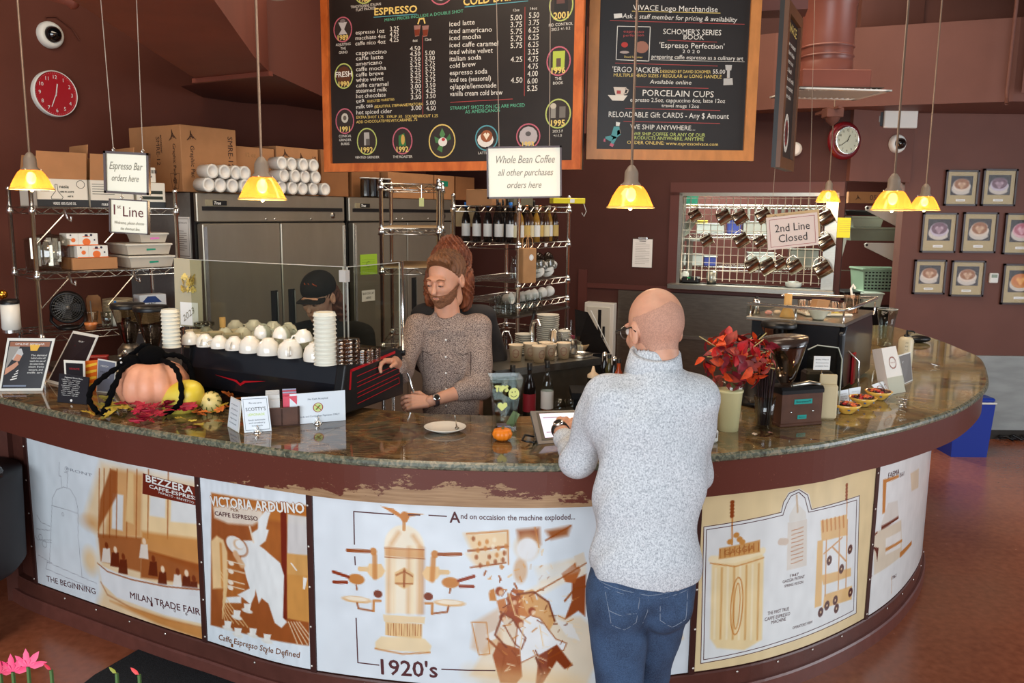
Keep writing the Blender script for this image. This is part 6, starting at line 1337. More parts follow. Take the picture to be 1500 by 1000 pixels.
for pts,m_ in((((892,182),(900,182),(902,194),(894,200),(888,196)),TL),(((889,195),(896,197),(888,204),(880,200),(880,197)),TL),(((892,196),(897,198),(892,208),(888,206)),TL),(((895,175),(901,176),(900,181),(895,181)),CH['white']),(((897,188),(901,186),(902,192),(897,195)),PC),(((878,200),(880,200),(880,205),(877,204)),CH['pink']),(((888,206),(893,208),(891,212),(886,210)),CH['pink'])):poly(mb,S1.Q(*pts),S1.fmap,m_,.0009)
mb.build('runner_drawing',m2_)
mb=MB();ST_=mat('painted steel',(180,176,168),.5)
for pts in(((1053,88),(1063,88),(1062,96),(1054,96)),((1056,96),(1060,96),(1060,108),(1056,108)),((1051,108),(1064,107),(1065,117),(1051,118))):poly(mb,S1.Q(*pts),S1.fmap,ST_,.0009)
mb.build('packer_drawing',m2_)
for x in(.1,u1-.1):MB().cyl((x,.015,v1),(x,.015,v1+1.9),.002,WIRE,5).build('cable',m2_)
# board 3, seen nearly edge on
q0=aty(1131,236,4.6);q1=aty(1152,241,5.05);dd=q1-q0;dd.z=0;D3=Plane(q0,dd,(0,0,1));W3=dd.length;H3=aty(1137,-10,4.6).z-q0.z
m3_=board('menu_board','narrow looking black board seen nearly edge on beside duct',D3,0,0,W3,H3,.06);
for ch in KIDS[m3_.name]:
    if ch.name.startswith('frame'):ch.data.materials[0]=mat('dark oak frame',(96,60,34),.4,noise=.1,nscale=9)
mb=MB();f=MXZ(0,-.0025)
for k in range(int((H3-.5)/.046)):put_text(mb,['slow roasted','northern italian','espresso is an','art of detail','caffe and milk'][k%5],.09+.006*(k%3),H3-.20-k*.046,.026,f,CH['white'],width=W3-.2-.03*(k%4))
put_text(mb,'VIVACE',.1,H3-.13,.05,f,CH['yellow'],width=W3-.2);line(mb,ell(W3/2,.20,.07,.09,20),.03,f,CH['white'],closed=True);line(mb,ell(W3/2,.2,.03,.06,14),.012,f,CH['red'],closed=True);mb.build('chalk_lettering',m3_)
# ================================================================== HANGING SIGNS
SGN=mat('sign paper',(228,216,186),.3,coat=.4);FRM=mat('sign frame brown',(62,34,30),.35)
def hsign(lab,Y,c,texts,wires,fwid=.008,rot=0.0,m=SGN,frame=True,cat='sign',top=4.5,name='hanging_sign'):
    """c: four picture corners tl,tr,br,bl"""
    P4=[aty(x,y,Y)for x,y in c];ux=((P4[1]-P4[0])+(P4[2]-P4[3]));ux.z=0;W=((P4[1]-P4[0]).length+(P4[2]-P4[3]).length)/2;H=((P4[0]-P4[3]).length+(P4[1]-P4[2]).length)/2
    ang=math.atan2((P4[2]-P4[3]).z,(P4[2]-P4[3]).x);t=thing(name,lab,cat,tuple(P4[3]));t.rotation_euler=(0,-ang,0)
    mb=MB();box(mb,0,W,0,.006,0,H,m);mb.build('sign_sheet',t)
    if frame:
        mb=MB()
        for x0,x1,z0,z1 in((0,W,0,fwid),(0,W,H-fwid,H),(0,fwid,0,H),(W-fwid,W,0,H)):box(mb,x0,x1,-.008,.010,z0,z1,FRM)
        mb.build('frame',t)
    mb=MB();f=MXZ(0,-.0004)
    for(s_,u,v,h,w,mm,sh)in texts:put_text(mb,s_,u*W,v*H,h*H,f,mm,width=w*W if w else None,align='c',shear=sh)
    if texts:mb.build('lettering',t)
    R=MO_(ang,4,'Y')
    for wx,px_top,py_top in wires:
        q=aty(px_top,py_top,Y);loc=R@(q-P4[3]);a=V3((wx*W,.003,H));d=(loc-a);d=d*((4.5-P4[3].z)/max(.1,d.z))
        MB().cyl(tuple(a),tuple(a+d),.0016,mat('cord',(170,150,130),.5),5).build('cord',t)
        MB().tube([tuple(a+V3((0,0,-.004))),tuple(a+V3((.005,0,.006))),tuple(a+V3((0,0,.014))),tuple(a+V3((-.005,0,.006)))],.0015,WIRE,5,closed=True).build('hook',t)
    return t,W,H,f
GIN=mat('sign grey ink',(126,118,100),.6)
t,W,H,f=hsign('brown framed Espresso Bar sign on two cords',3.0,[(145,235),(212,236),(214,298),(149,296)],[('Espresso Bar',.48,.58,.18,.74,GIN,.35),('orders here',.46,.30,.16,.60,GIN,.35)],[(.2,135,0),(.85,188,0)])
t,W,H,f=hsign('white 1st Line sign hung under the Espresso Bar sign',3.02,[(157,305),(215,305),(214,356),(158,354)],[('1',.12,.54,.30,0,INKR,0),('st',.24,.72,.12,.1,INKR,0),('Line',.60,.50,.30,.52,INKR,0),('Welcome, please choose',.5,.27,.09,.76,GIN,.3),('the shortest line.',.52,.10,.09,.5,GIN,.3)],[(.3,172,296),(.8,200,296)],fwid=.004)
for ch in list(KIDS[t.name]):
    if ch.name.startswith('cord'):ch.scale=(1,1,.016)if False else(1,1,1)
for ch in[c for c in KIDS[t.name]if c.name.startswith('cord')]:bpy.data.objects.remove(ch)
KIDS[t.name]=[]
for x in(.3,.8):MB().cyl((x*W,.003,H),(x*W,.003,H+.022),.0016,mat('cord'),5).build('cord',t)
t,W,H,f=hsign('large framed Whole Bean Coffee sign in front of the menu board',3.6,[(704,216),(814,212),(818,288),(709,292)],[('Whole Bean Coffee',.52,.68,.15,.78,GIN,.35),('all other purchases',.52,.44,.13,.74,GIN,.35),('orders here',.5,.20,.13,.46,GIN,.35)],[(.17,716,0),(.84,795,0)],fwid=.007)
t,W,H,f=hsign('pink bordered 2nd Line Closed sign tilted before the hatch',5.2,[(1116,311),(1190,301),(1197,348),(1122,358)],[('2nd Line',.5,.52,.24,.68,INK,0),('Closed',.5,.20,.24,.56,INK,0)],[],frame=False,m=mat('pinkish sign paper',(230,208,196),.4))
mb=MB();line(mb,[(W*.06,H*.08),(W*.94,H*.08),(W*.94,H*.92),(W*.06,H*.92)],.003,f,mat('sign border red',(170,90,90),.5),closed=True);mb.build('border',t)
mb=MB();box(mb,-.004,0,0,.004,-.004,H,glassmat('clear acrylic sheet'));mb.build('sleeve_edge',t)
t2,W2,H2,f2=hsign('tan sign partly hidden behind 2nd Line Closed sign',5.24,[(1119,301),(1196,301),(1198,336),(1122,346)],[('Orders',.3,.75,.2,.4,GIN,.3)],[(.1,1141,0),(.82,1182,0)],frame=False,m=mat('tan sign paper',(206,176,130),.5))
# ================================================================== WALL THINGS
def clock(name,lab,p,d,n,R,face,rim,num,hands,rimw=.06):
    t=thing(name,lab,'clock',tuple(p));t.matrix_world=wallM(p,d,n)@MO_(PI/2,4,'X')
    MB().lathe([(R,0),(R,.03),(R*(1-rimw),.042),(R*(1-rimw),.03),(0,.03)],rim,48).build('case',t)
    MB().lathe([(R*(1-rimw),.031),(0,.0315)],face,40).build('dial',t);f=lambda u,v,off=0.0:V3((u,v,.0335+off));mb=MB()
    for h in range(1,13):a=PI/2-h*PI/6;put_text(mb,str(h),R*.72*cos(a),R*.72*sin(a)-R*.08,R*.16,f,num,align='c')
    for h in range(60):a=h*PI/30;poly(mb,[(R*.87*cos(a),R*.87*sin(a)),(R*.89*cos(a),R*.89*sin(a)),(R*.89*cos(a+.02),R*.89*sin(a+.02))],f,num)
    mb.build('numerals',t)
    for nm,a,L in(('minute_hand',hands[0],.62),('hour_hand',hands[1],.42)):mb=MB();line(mb,[(-.1*R*cos(a),-.1*R*sin(a)),(R*L*cos(a),R*L*sin(a))],R*.035 if L>.5 else R*.05,f,num,.003);mb.build(nm,parent=t)
    return t
clock('wall_clock','round red clock with white rim and white numerals on left wall',onA(70,153,.0),dA,nA,.148,mat('clock red',(166,24,34),.35),WHITE,PAPER,(math.radians(248),math.radians(80)),.045)
c2=clock('wall_clock','round clock with dark red rim and pale dial above the hatch',onB(1228,195,.0)if 0 else onT(1231,195),lT,nT,.115,mat('clock pale',(176,180,160),.2),CHROME,INK,(math.radians(215),math.radians(65)),.06)
MB().lathe([(.155,-.02),(.155,.0),(.13,.012),(.11,.012),(.11,-.02)],mat('clock dark red',(104,14,22),.35),48).build('outer_ring',c2)
def dome(lab,p,d,n,R=.07,cable=False):
    t=thing('security_camera',lab,'camera',tuple(p));t.matrix_world=wallM(p,d,n)@MO_(PI/2,4,'X')
    MB().lathe([(R,0),(R,.02),(R*.9,.04),(R*.66,.05),(R*.62,.046)],WHITE,32).build('housing',t);MB().lathe([(R*.62,.045),(R*.55,.07),(R*.35,.09),(0,.098)],mat('smoked dome',(10,10,12),.05,coat=1),24).build('dome',t)
    if cable:MB().tube([(-R*.2,R*.9,.01),(-.02,.11,.01),(.05,.125,.01),(.15,.07,.01),(.2,.0,.01)],.004,W_L,6).build('cable',t)
dome('white dome camera with black lens above the red wall clock',onA(62,67),dA,nA,.085,True)
dome('white dome camera on the right wall under a white panel',onT(1306,198),lT,nT,.078)
t=thing('wall_speaker','white round speaker edge peeking out behind the narrow board','speaker',tuple(onB(1158,209)));t.matrix_world=wallM(onB(1158,209),dB,nB)@MO_(PI/2,4,'X');MB().lathe([(.06,0),(.055,.03),(0,.035)],WHITE,24).build('speaker_body',t);MB().lathe([(.045,.0355),(0,.037)],PAPER,20).build('grille',t)
p=onT(1307,161)+nT*.03;t=thing('control_panel','blank white box above the right dome camera','box',tuple(p));MB().box((0,0,0),(.285,.05,.165),WHITE,bev=.006).build('cover',t);MB().box((-.19,.005,-.01),(.085,.04,.12),BLACK,bev=.004).build('side_box',t);MB().box((-.19,-.016,-.01),(.03,.004,.05),mat('grey wire')).build('switch',t)
# pieces of wall behind the far right clock and panel (the lintel between hatch wall and picture wall)
p=onC(1452,391);t=thing('thermostat','small white thermostat between two cup pictures','thermostat',(p.x,YC,p.z));MB().box((0,-.012,0),(.078,.024,.088),WHITE,bev=.006).build('cover',t);MB().box((0,-.025,.018),(.05,.003,.028),mat('lcd',(120,134,110),.3)).build('display',t)
PICF=mat('dark walnut frame',(48,24,20),.35);MATB=mat('khaki mat board',(176,156,114),.7)
def cup_art(kind,W,H):
    c=Canvas(W,H,.0052,(44,34,34));cx,cy=W*.5,H*.52
    cols=dict(brown=((214,196,180),(150,96,60),(222,190,156)),pink=((214,170,176),(176,96,110),(226,190,196)),mauve=((190,176,190),(110,76,90),(200,170,180)),orange=((200,130,60),(196,110,40),(240,190,110)))[kind]
    c.noise(.8,5,12);c.ellipse(cx,cy-.03,W*.46,H*.33,(206,196,184),.95,.008);c.ellipse(cx,cy,W*.40,H*.33,cols[0],1,.006);c.ellipse(cx,cy+.01,W*.34,H*.27,cols[1],1,.008)
    c.poly([(cx,cy-H*.2),(cx+W*.2,cy+H*.06),(cx+W*.1,cy+H*.16),(cx,cy+H*.08),(cx-W*.1,cy+H*.16),(cx-W*.2,cy+H*.06)],cols[2],.9,.012)
    for k in range(3):c.stroke([(cx-W*.16+k*.01,cy+H*.04*k),(cx,cy-H*.1+H*.06*k),(cx+W*.16-k*.01,cy+H*.04*k)],.005,cols[1],.8,.005)
    c.stroke([(cx+W*.36,cy+.02),(cx+W*.48,cy),(cx+W*.40,cy-.05)],.012,(30,26,26),.9,.006);return c
PRT=attrmat('framed photo print',.6,0)
for i,(x0,y0,x1,y1,kind,lab)in enumerate(((1376,234,1428,287,'brown','framed cappuccino photo, upper row, cup with brown swirl'),(1430,231,1484,286,'mauve','framed photo in the upper row with yellow glare along its top'),(1343,297,1398,356,'mauve','framed photo of a mauve cup, leftmost of middle row'),(1402,295,1457,355,'brown','framed latte art photo, middle of the middle row'),
(1463,295,1520,356,'pink','framed photo of a pink cup, right end of middle row'),(1333,366,1383,417,'brown','framed cup photo leftmost in the lowest row'),(1387,366,1440,419,'brown','framed cup on saucer photo left of the thermostat'),(1462,369,1520,429,'orange','framed fern pattern coffee photo right of the thermostat'))):
    a,b=onC(x0,y1),onC(x1,y0);W,H=b.x-a.x,b.z-a.z;t=thing('picture_frame',lab,'picture',(a.x,YC-.002,a.z));t['group']='framed cup photos on the right wall'
    mb=MB();e=.016
    for q in((0,W,0,e),(0,W,H-e,H),(0,e,0,H),(W-e,W,0,H)):box(mb,q[0],q[1],-.024,0,q[2],q[3],PICF)
    mb.build('frame',t);mb=MB();box(mb,e*.8,W-e*.8,-.012,-.004,e*.8,H-e*.8,MATB);mb.build('mat_board',t)
    w_,h_=W*.66,H*.54;cup_art(kind,w_,h_).mesh('print',flatmap(((W-w_)/2,-.0125,H*.30),(1,0,0),(0,0,1),(0,-1,0)),PRT,t)
    mb=MB();box(mb,W*.36,W*.64,-.0135,-.012,H*.13,H*.19,PAPER);line(mb,[(W*.40,H*.16),(W*.60,H*.16)],.003,MXZ(0,-.0137),GIN);mb.build('caption_card',t)
    mb=MB();mb.add([(e,-.019,e),(W-e,-.019,e),(W-e,-.019,H-e),(e,-.019,H-e)],[(0,1,2,3)],glassmat('picture glass',(255,255,255),0,.012));mb.build('glass_pane',t)
# grey wainscot and cove on wall C, cooler
a,b=onC(1410,505),onC(1500,612);struct(MB().box((a.x+1.1,YC-.012,(a.z+b.z)/2),(2.6,.024,a.z-b.z),mat('grey washed panel',(150,154,152),.35,noise=.12,nscale=3,stretch=(1,1,4))).build('trim_17'))
struct(MB().box((a.x+1.1,YC-.010,b.z/2),(2.6,.02,b.z),mat('dark cove base',(44,38,32),.5)).build('baseboard_right'))
q=atz(1428,655,0);t=thing('blue_bin','blue cooler bin with white rim beside grey wall panel','bin',(q.x,q.y+.02,0),0);BL=mat('blue plastic',(20,52,150),.4)
MB().add([(-.17,0,0),(.13,0,0),(.13,.3,0),(-.17,.3,0),(-.19,-.02,.46),(.15,-.02,.46),(.15,.32,.46),(-.19,.32,.46)],[(3,2,1,0),(0,1,5,4),(1,2,6,5),(2,3,7,6),(3,0,4,7),(4,5,6,7)],BL).build('tub_body',t)
mb=MB();box(mb,-.20,.16,-.03,.33,.46,.475,WHITE,.004);mb.build('rim',t);mb=MB();box(mb,-.19,.15,-.02,.32,.475,.51,BL,.01);mb.build('lid',t)
t=thing('plastic_cup','clear plastic cup standing on the blue bin','cup',(q.x+.07,q.y+.12,.512));MB().lathe([(0,.002),(.035,.002),(.045,.12),(.047,.12)],GLASS,18).build('cup_body',t);MB().lathe([(0,.004),(.034,.004),(.036,.03),(0,.03)],mat('water',(180,190,190),.1),14).build('drink',t)
q=atz(1478,627,0);t=thing('floor_cable','tangled black cable lying at the foot of the grey panel','cable',(q.x,q.y-.05,.01));MB().tube([(-.1+.03*k,.05*sin(k*1.7),.012+.01*(k%3))for k in range(9)],.012,BLACK,6).build('cable',t);MB().box((.06,.03,.012),(.09,.05,.024),BLACK,bev=.004).build('plug',t)
# ================================================================== AIR DUCT
DUC=mat('painted duct',(124,72,60),.35,noise=.04,nscale=5);p=aty(1216,118,5.6);t=thing('air_duct','brown painted duct with white ceiling register hanging over the bar','duct',tuple(p))
k=5.6/FPX;MB().lathe([(36*k,.20),(36*k,.27),(35*k,.28),(36*k,.29),(35.5*k,.34),(36*k,.62),(37*k,.63),(42*k,.78),(43*k,1.9)],DUC,40,M=ME_((-.03,.12,-.10))).build('round_duct',t)
for z in(.30,.36):MB().lathe([(36*k,z),(37.5*k,z+.008),(36*k,z+.016)],DUC,40,M=ME_((-.03,.12,-.10))).build('seam_ring',t)
MB().box((-.02,.12,.045),(96*k,.36,.125),DUC,rz=0,bev=.004).build('plenum_box',t)
mb=MB();RW,RD=.62,.46
for x0,x1,y0,y1 in((-RW/2,RW/2,-RD/2,-RD/2+.04),(-RW/2,RW/2,RD/2-.04,RD/2),(-RW/2,-RW/2+.04,-RD/2,RD/2),(RW/2-.04,RW/2,-RD/2,RD/2)):box(mb,x0,x1,y0,y1,-.028,-.018,WHITE)
o=mb.build('register_frame',t);o.location=(0,.12,0);o.rotation_euler=(0,0,.12)
for i in range(14):o=MB().box((0,0,0),(.026,RD-.08,.003),WHITE,M=MO_(.7,4,'Y')).build('louvre',t);o.location=(-RW/2+.065+i*.0378,.12,-.02);
o=MB().box((0,0,.0),(RW-.06,RD-.06,.004),mat('register dark',(70,56,48),.7)).build('register_back',t);o.location=(0,.12,.0-.006)
# small conduit box hanging under the register side
p=aty(1212,155,6.7);t=thing('junction_box','brown conduit box with small horn behind the register','box',tuple(p));MB().box((0,0,0),(.13,.12,.07),W_R,bev=.004).build('box_body',t);MB().lathe([(.06,.0),(.045,-.03),(.012,-.06),(.0,-.065)],W_R,20,M=ME_((0,0,-.034))).build('canopy',t);MB().box((0,.1,.03),(.03,.5,.02),W_R).build('arm',t)
# floor mat, chair, flowers at the bottom edge
t=thing('floor_mat','ribbed black floor mat before the counter','mat',(0,0,0));q=[atz(150,1006,0),atz(222,962,0),atz(286,975,0),atz(352,1000,0),atz(420,1060,0),atz(300,1150,0),atz(60,1080,0)]
MB().prism([(v.x,v.y)for v in q],.001,.014,mat('black ribbed carpet',(26,28,32),.95,noise=.5,nscale=160,bump=.6,bscale=200)).build('carpet',t)
# ================================================================== ON THE COUNTER
Z0=CT+.0015
def q4(name,lab,cat,c,lean=.06,th=.004,m=WHITE,edge=None,Y=None,edgem=None):
    """upright leaning card given its four picture corners tl,tr,br,bl; foot on the granite"""
    bl,br=(G(*c[3]),G(*c[2]))if Y is None else(aty(*c[3],Y),aty(*c[2],Y));tl,tr=aty(*c[0],bl.y+lean),aty(*c[1],br.y+lean)
    t=thing(name,lab,cat,(bl.x,bl.y,bl.z+.001));o=V3(bl);P4=[V3(v)-o for v in(bl,br,tr,tl)];n=(P4[1]-P4[0]).cross(P4[3]-P4[0]).normalized()
    def f(u,v,off=0.0):return(P4[0]*(1-u)*(1-v)+P4[1]*u*(1-v)+P4[2]*u*v+P4[3]*(1-u)*v)+n*off
    V=[f(0,0),f(1,0),f(1,1),f(0,1)];V+=[v-n*th for v in V]
    MB().add(V,[(0,1,2,3),(7,6,5,4),(0,4,5,1),(1,5,6,2),(2,6,7,3),(3,7,4,0)],edgem or WHITE).build('card_back',t)
    e=edge or 0;mb=MB();mb.add([f(e,e,.0008),f(1-e,e,.0008),f(1-e,1-e,.0008),f(e,1-e,.0008)],[(0,1,2,3)],m).build('printed_sheet',t)
    return t,f,(br-bl).length,(tl-bl).length
def ctext(t,f,rows,nm='lettering'):
    mb=MB()
    for(s_,u,v,h,w,m,sh)in rows:put_text(mb,s_,u,v,h,f,m,width=w,align='c',shear=sh,off=.0016)
    mb.build(nm,parent=t)
def strut_(t,f,m=BLACK):MB().tube([f(.5,.6,-.01),f(.5,.0,-.10)],.004,m,6).build('rear_strut',t)
DKP=mat('dark poster print',(34,30,34),.3);RS=mat('red script',(176,40,50),.5);GLD=mat('gold ink',(226,176,60),.5);SKN0=mat('printed skin',(196,140,112),.5)
t,f,w,h=q4('poster_frame','white framed ONLINE SEMINAR poster at the left end of counter','poster',[(11,512),(81,511),(64,588),(0,590)],m=DKP,edge=.05);strut_(t,f)
mb=MB();pl=lambda P_,m,off=.0012:mb.add([f(u,v,off)for u,v in P_],[tuple(range(len(P_)))],m)
pl([(.08,.84),(.92,.84),(.92,.93),(.08,.93)],mat('warm band',(150,96,70),.5));pl([(.07,.4),(.3,.84),(.07,.84)],mat('grey band',(150,146,140),.5));pl([(.16,.60),(.30,.56),(.40,.70),(.34,.80),(.20,.80),(.14,.70)],mat('cap grey',(186,186,186),.5));pl([(.2,.58),(.34,.56),(.38,.66),(.26,.70)],SKN0,.0014);pl([(.07,.3),(.26,.42),(.34,.5),(.30,.56),(.07,.42)],SKN0,.0014);pl([(.5,.88),(.72,.88),(.68,.76),(.54,.76)],GLD,.0014)
for k in range(4):pl([(.22+.03*k,.20+.05*k),(.36,.23+.05*k),(.36,.25+.05*k),(.22+.03*k,.22+.05*k)],PAPER,.0014)
pl([(.08,.08),(.6,.08),(.6,.11),(.08,.11)],mat('grey blue',(120,130,150),.5));mb.build('printed_picture',t)
ctext(t,f,[('ONLINE SEMINAR',.5,.87,.04,.62,PAPER,0)]+[(s_,.74,.66-.055*k,.035,.34-.03*(k%2),PAPER,0)for k,s_ in enumerate(('The demand','behind online will','teach the use of','the naked bottle,','steam frame','texture, and','milk art'))])
t,f,w,h=q4('poster_frame','dark Logo Merchandise poster in a slanting clear stand','poster',[(107,499),(144,505),(112,585),(70,575)],m=DKP,edge=.05);strut_(t,f)
ctext(t,f,[('Ask Barista',.55,.82,.03,.3,PAPER,0),('Logo',.5,.68,.07,.35,RS,.2),('Inventory',.5,.56,.06,.55,RS,.2),('& more',.45,.46,.05,.3,RS,.2)])
t,f,w,h=q4('poster_frame','little white framed card between dark poster and menu card','poster',[(94,542),(125,543),(127,590),(98,589)],m=DKP,edge=.09);ctext(t,f,[('VIVACE',.5,.7,.06,.5,RS,0)])
mb=MB();pl([(.2,.15),(.8,.15),(.8,.45),(.2,.45)],SKN0);mb.build('printed_picture',t)
t,f,w,h=q4('menu_card','black menu card with white drink names before the posters','card',[(88,562),(132,567),(129,607),(86,604)],m=DKP,lean=.03,edgem=DKP,edge=.01)
ctext(t,f,[('Suggested Drink Menu',.5,.88,.05,.6,PAPER,0)]+[(['caffe nico   espresso','white velvet   iced','latte   with orange','cappuccino  milk art','doppio   italian'][k%5],.42,.80-.068*k,.035,.62-.05*(k%3),PAPER,0)for k in range(9)]);mb=MB();pl([(.48+.04*cos(a),.10+.05*sin(a))for a in np.linspace(0,6.28,10)[:-1]],PAPER);mb.build('emblem',t)
t,f,w,h=q4('postcard','blue grey picture card left of pink pumpkin','card',[(144,539),(171,543),(169,590),(143,588)],m=mat('blue grey card',(112,116,132),.4),lean=.03,edge=.04);ctext(t,f,[('MERCH',.4,.78,.05,.4,PAPER,0),('HOLIDAY',.5,.6,.05,.6,DKP,0),('CARDS',.5,.45,.05,.4,PAPER,0)])
t,f,w,h=q4('cookie_packet','orange packet with yellow stripes between the small cards','packet',[(126,543),(144,541),(144,586),(126,585)],m=mat('orange packet',(222,104,30),.3),th=.02,lean=.02,edgem=mat('orange packet'));mb=MB()
for k in range(4):pl([(.05,.1+.22*k),(.95,.18+.22*k),(.95,.26+.22*k),(.05,.2+.22*k)],mat('yellow stripe',(240,190,60),.4))
mb.build('stripe',t)
t=thing('candy_box','red and white small carton behind the orange packet','box',tuple(G(146,566)),.3);MB().box((0,0,.055),(.10,.06,.11),mat('red carton',(176,36,36),.4),bev=.003).build('carton_body',t);MB().box((0,-.031,.06),(.05,.002,.05),PAPER).build('paper_label',t)
# pumpkin, squash, gourd, spider, leaves
p=G(222,612);t=thing('pumpkin','large pale pink ribbed pumpkin beneath a fuzzy black spider','pumpkin',(p.x,p.y+.05,p.z))
MB().lathe([(0,.012),(.05,.0),(.09,.006),(.13,.04),(.148,.085),(.143,.13),(.115,.175),(.07,.198),(.03,.192),(0,.18)],mat('pink pumpkin skin',(226,158,126),.45,noise=.1,nscale=9,bump=.1,bscale=30),96,wave=lambda a,z:-.085*abs(cos(5.5*a))**4+.01*sin(2*a)).build('pumpkin_body',t);MB().tube([(0,0,.18),(.005,0,.20),(.02,0,.215)],[.02,.014,.012],mat('stem olive',(110,104,60),.8),8).build('stem',t)
p=G(274,612);t=thing('squash','smooth yellow spaghetti squash leaning by the pink pumpkin','squash',(p.x,p.y-.02,p.z+.058),rot=(.35,.95,.2));MB().sphere((0,0,0),.071,mat('yellow squash skin',(232,196,40),.35,rgb2=(226,208,90),nscale=5),28,18,(1,1,1.42)).build('squash_body',t);MB().cyl((0,0,.085),(0,0,.096),.007,mat('stem olive'),8).build('stem',t)
p=G(312,612);t=thing('gourd','small cream gourd with green stripes right of the squash','gourd',(p.x,p.y,p.z+.04),rot=(1.1,.3,0));MB().lathe([(0,-.036),(.02,-.036),(.042,-.012),(.044,.008),(.028,.034),(0,.036)],mat('cream gourd',(226,204,130),.4),48,wave=lambda a,z:.04*cos(10*a)).build('gourd_body',t)
mb=MB()
for k in range(10):a=k*PI/5+PI/10;mb.tube([((.0455*s_)*cos(a),.0455*s_*sin(a),z)for s_,z in((.6,-.030),(.95,-.012),(1.0,.008),(.7,.030))],.0018,mat('gourd green',(96,110,50),.5),5)
mb.build('stripe',t);MB().cyl((0,0,.034),(0,0,.055),.005,mat('stem olive'),6).build('stem',t)
FUZ=mat('black fuzzy yarn',(12,12,14),.95,bump=1.0,bscale=400,spec=.1);p=G(222,612);pw=V3((p.x,p.y+.05,p.z))
t=thing('toy_spider','fuzzy black toy spider sprawled over the pink pumpkin','decoration',tuple(pw))
def fuzz(mb,n=1):pass
sb_=MB();sb_.sphere((.0,.0,.225),.052,FUZ,18,12,(1.1,1,.85));o=sb_.build('abdomen',t);o2=MB().sphere((-.075,-.02,.20),.035,FUZ,14,10,(1.2,1,.9)).build('head',t)
def leg(P_):q=[aty(x,y,pw.y+dy)-pw for x,y,dy in P_];c=spline([tuple(v)for v in q],6);MB().tube(c,[.011+.0025*sin(i*2.1)for i in range(len(c))],FUZ,8).build('leg',t)
leg([(205,540,0),(180,548,-.03),(158,562,-.06),(138,580,-.09),(133,600,-.11),(146,619,-.14)]);leg([(205,542,0),(182,552,-.08),(172,572,-.15),(162,600,-.17),(152,621,-.17)]);leg([(235,538,-.0),(252,545,-.10),(263,560,-.14),(268,590,-.16),(262,606,-.17),(244,618,-.17)])
leg([(240,532,0),(262,532,.02),(278,545,.02),(284,565,.02),(290,585,.0)]);leg([(215,528,.03),(200,545,.06),(170,575,.1),(160,600,.14)]);leg([(228,525,.0),(212,518,.03),(196,530,.06),(175,545,.12)])
eyes=MB()
for s_ in(-1,1):eyes.sphere((-.105,-.04+.02*s_,.205),.005,mat('glint eye',(200,200,200),.2),8,6)
eyes.build('eye',t)
LF={'crimson':mat('crimson leaf',(168,22,52),.6,noise=.3,nscale=30),'mustard':mat('mustard leaf',(176,150,50),.6,noise=.3,nscale=30),'olive':mat('olive leaf',(130,124,50),.6,noise=.3,nscale=30),'orange':mat('orange leaf',(206,110,44),.6,noise=.3,nscale=30)}
LFO=[(0,0),(.2,.08),(.16,.3),(.42,.16),(.5,.36),(.32,.48),(.5,.66),(.26,.66),(.2,.9),(0,1.05),(-.2,.9),(-.26,.66),(-.5,.66),(-.32,.48),(-.5,.36),(-.42,.16),(-.16,.3),(-.2,.08)]
def leaf(mb,p,s_,rz,tilt,m,curl=.25):
    M=ME_(p)@MO_(rz,4,'Z')@MO_(tilt,4,'X');tr=tessellate_polygon([[V3((x,y,0))for x,y in LFO]]);V=[(x*s_,y*s_,curl*s_*(x*x*1.5-y*y*.4+.1*sin(9*x+7*y)))for x,y in LFO];mb.add(V,tr,m,False,M)
def leafpile(lab,spots,kinds,n,s_=.06,zz=.012):
    c0=G(*spots[0]);t=thing('leaf_cluster',lab,'leaves',tuple(c0));r_=random.Random(n)
    for i in range(n):
        a=spots[i%len(spots)];q=G(a[0]+r_.uniform(-10,10),a[1]+r_.uniform(-5,5))-c0;mb=MB();leaf(mb,(q.x,q.y,r_.uniform(.006,zz)),s_*r_.uniform(.7,1.2),r_.uniform(0,6.3),r_.uniform(-.05,.7),LF[kinds[i%len(kinds)]]);mb.build('leaf',t)
leafpile('crimson cloth leaves spread under the yellow squash',[(215,628),(235,624),(255,622),(275,618),(200,620),(290,612),(225,634),(205,636)],['crimson'],34,.062,.05)
leafpile('mustard and olive cloth leaves left of the pumpkin foot',[(180,612),(165,622),(188,622),(150,630),(172,606)],['mustard','olive','mustard'],18,.055,.045);leafpile('orange and mustard leaves around the small striped gourd',[(300,622),(330,612),(340,602),(285,632),(318,620),(148,612)],['orange','mustard'],16,.05,.03)
# clip card holders, Scotty's card, no cash sign, sugar box
def clip(t,pos):
    t2=t;MB().lathe([(0,.014),(.012,.012),(.018,.003),(.018,0)],CHROME,14,M=ME_(pos)).build('clip_base',t2);MB().tube([tuple(V3(pos)+V3(v))for v in((0,0,.01),(-.006,0,.022),(0,0,.032),(.006,0,.022),(0,0,.012))],.0018,CHROME,5).build('clip',t2)
LMB=mat('lemon ink',(190,214,60),.5);GB=mat('slate ink',(70,80,96),.5);WCARD=mat('white card',(226,232,238),.4)
t,f,w,h=q4('counter_card',"white Scotty's Lemonade card in a chrome clip holder",'card',[(355,591),(394,588),(401,639),(361,643)],m=WCARD,lean=.015,edge=.0);mb=MB()
for P_ in(((.06,.06),(.94,.06)),((.94,.06),(.94,.94)),((.94,.94),(.06,.94)),((.06,.94),(.06,.06))):line(mb,P_,.012,f,GB,.0014)
mb.build('border',t);ctext(t,f,[('We now serve',.5,.80,.045,.5,GB,0),("SCOTTY'S",.5,.60,.10,.74,DKP,0),('LEMONADE',.5,.46,.07,.62,LMB,0),('fresh lemonade',.5,.32,.045,.62,GB,0),('and strawberry',.5,.24,.045,.6,GB,0),('lemonade',.5,.16,.045,.4,GB,0)]);clip(t,f(.5,-.02)+V3((0,-.012,0)))
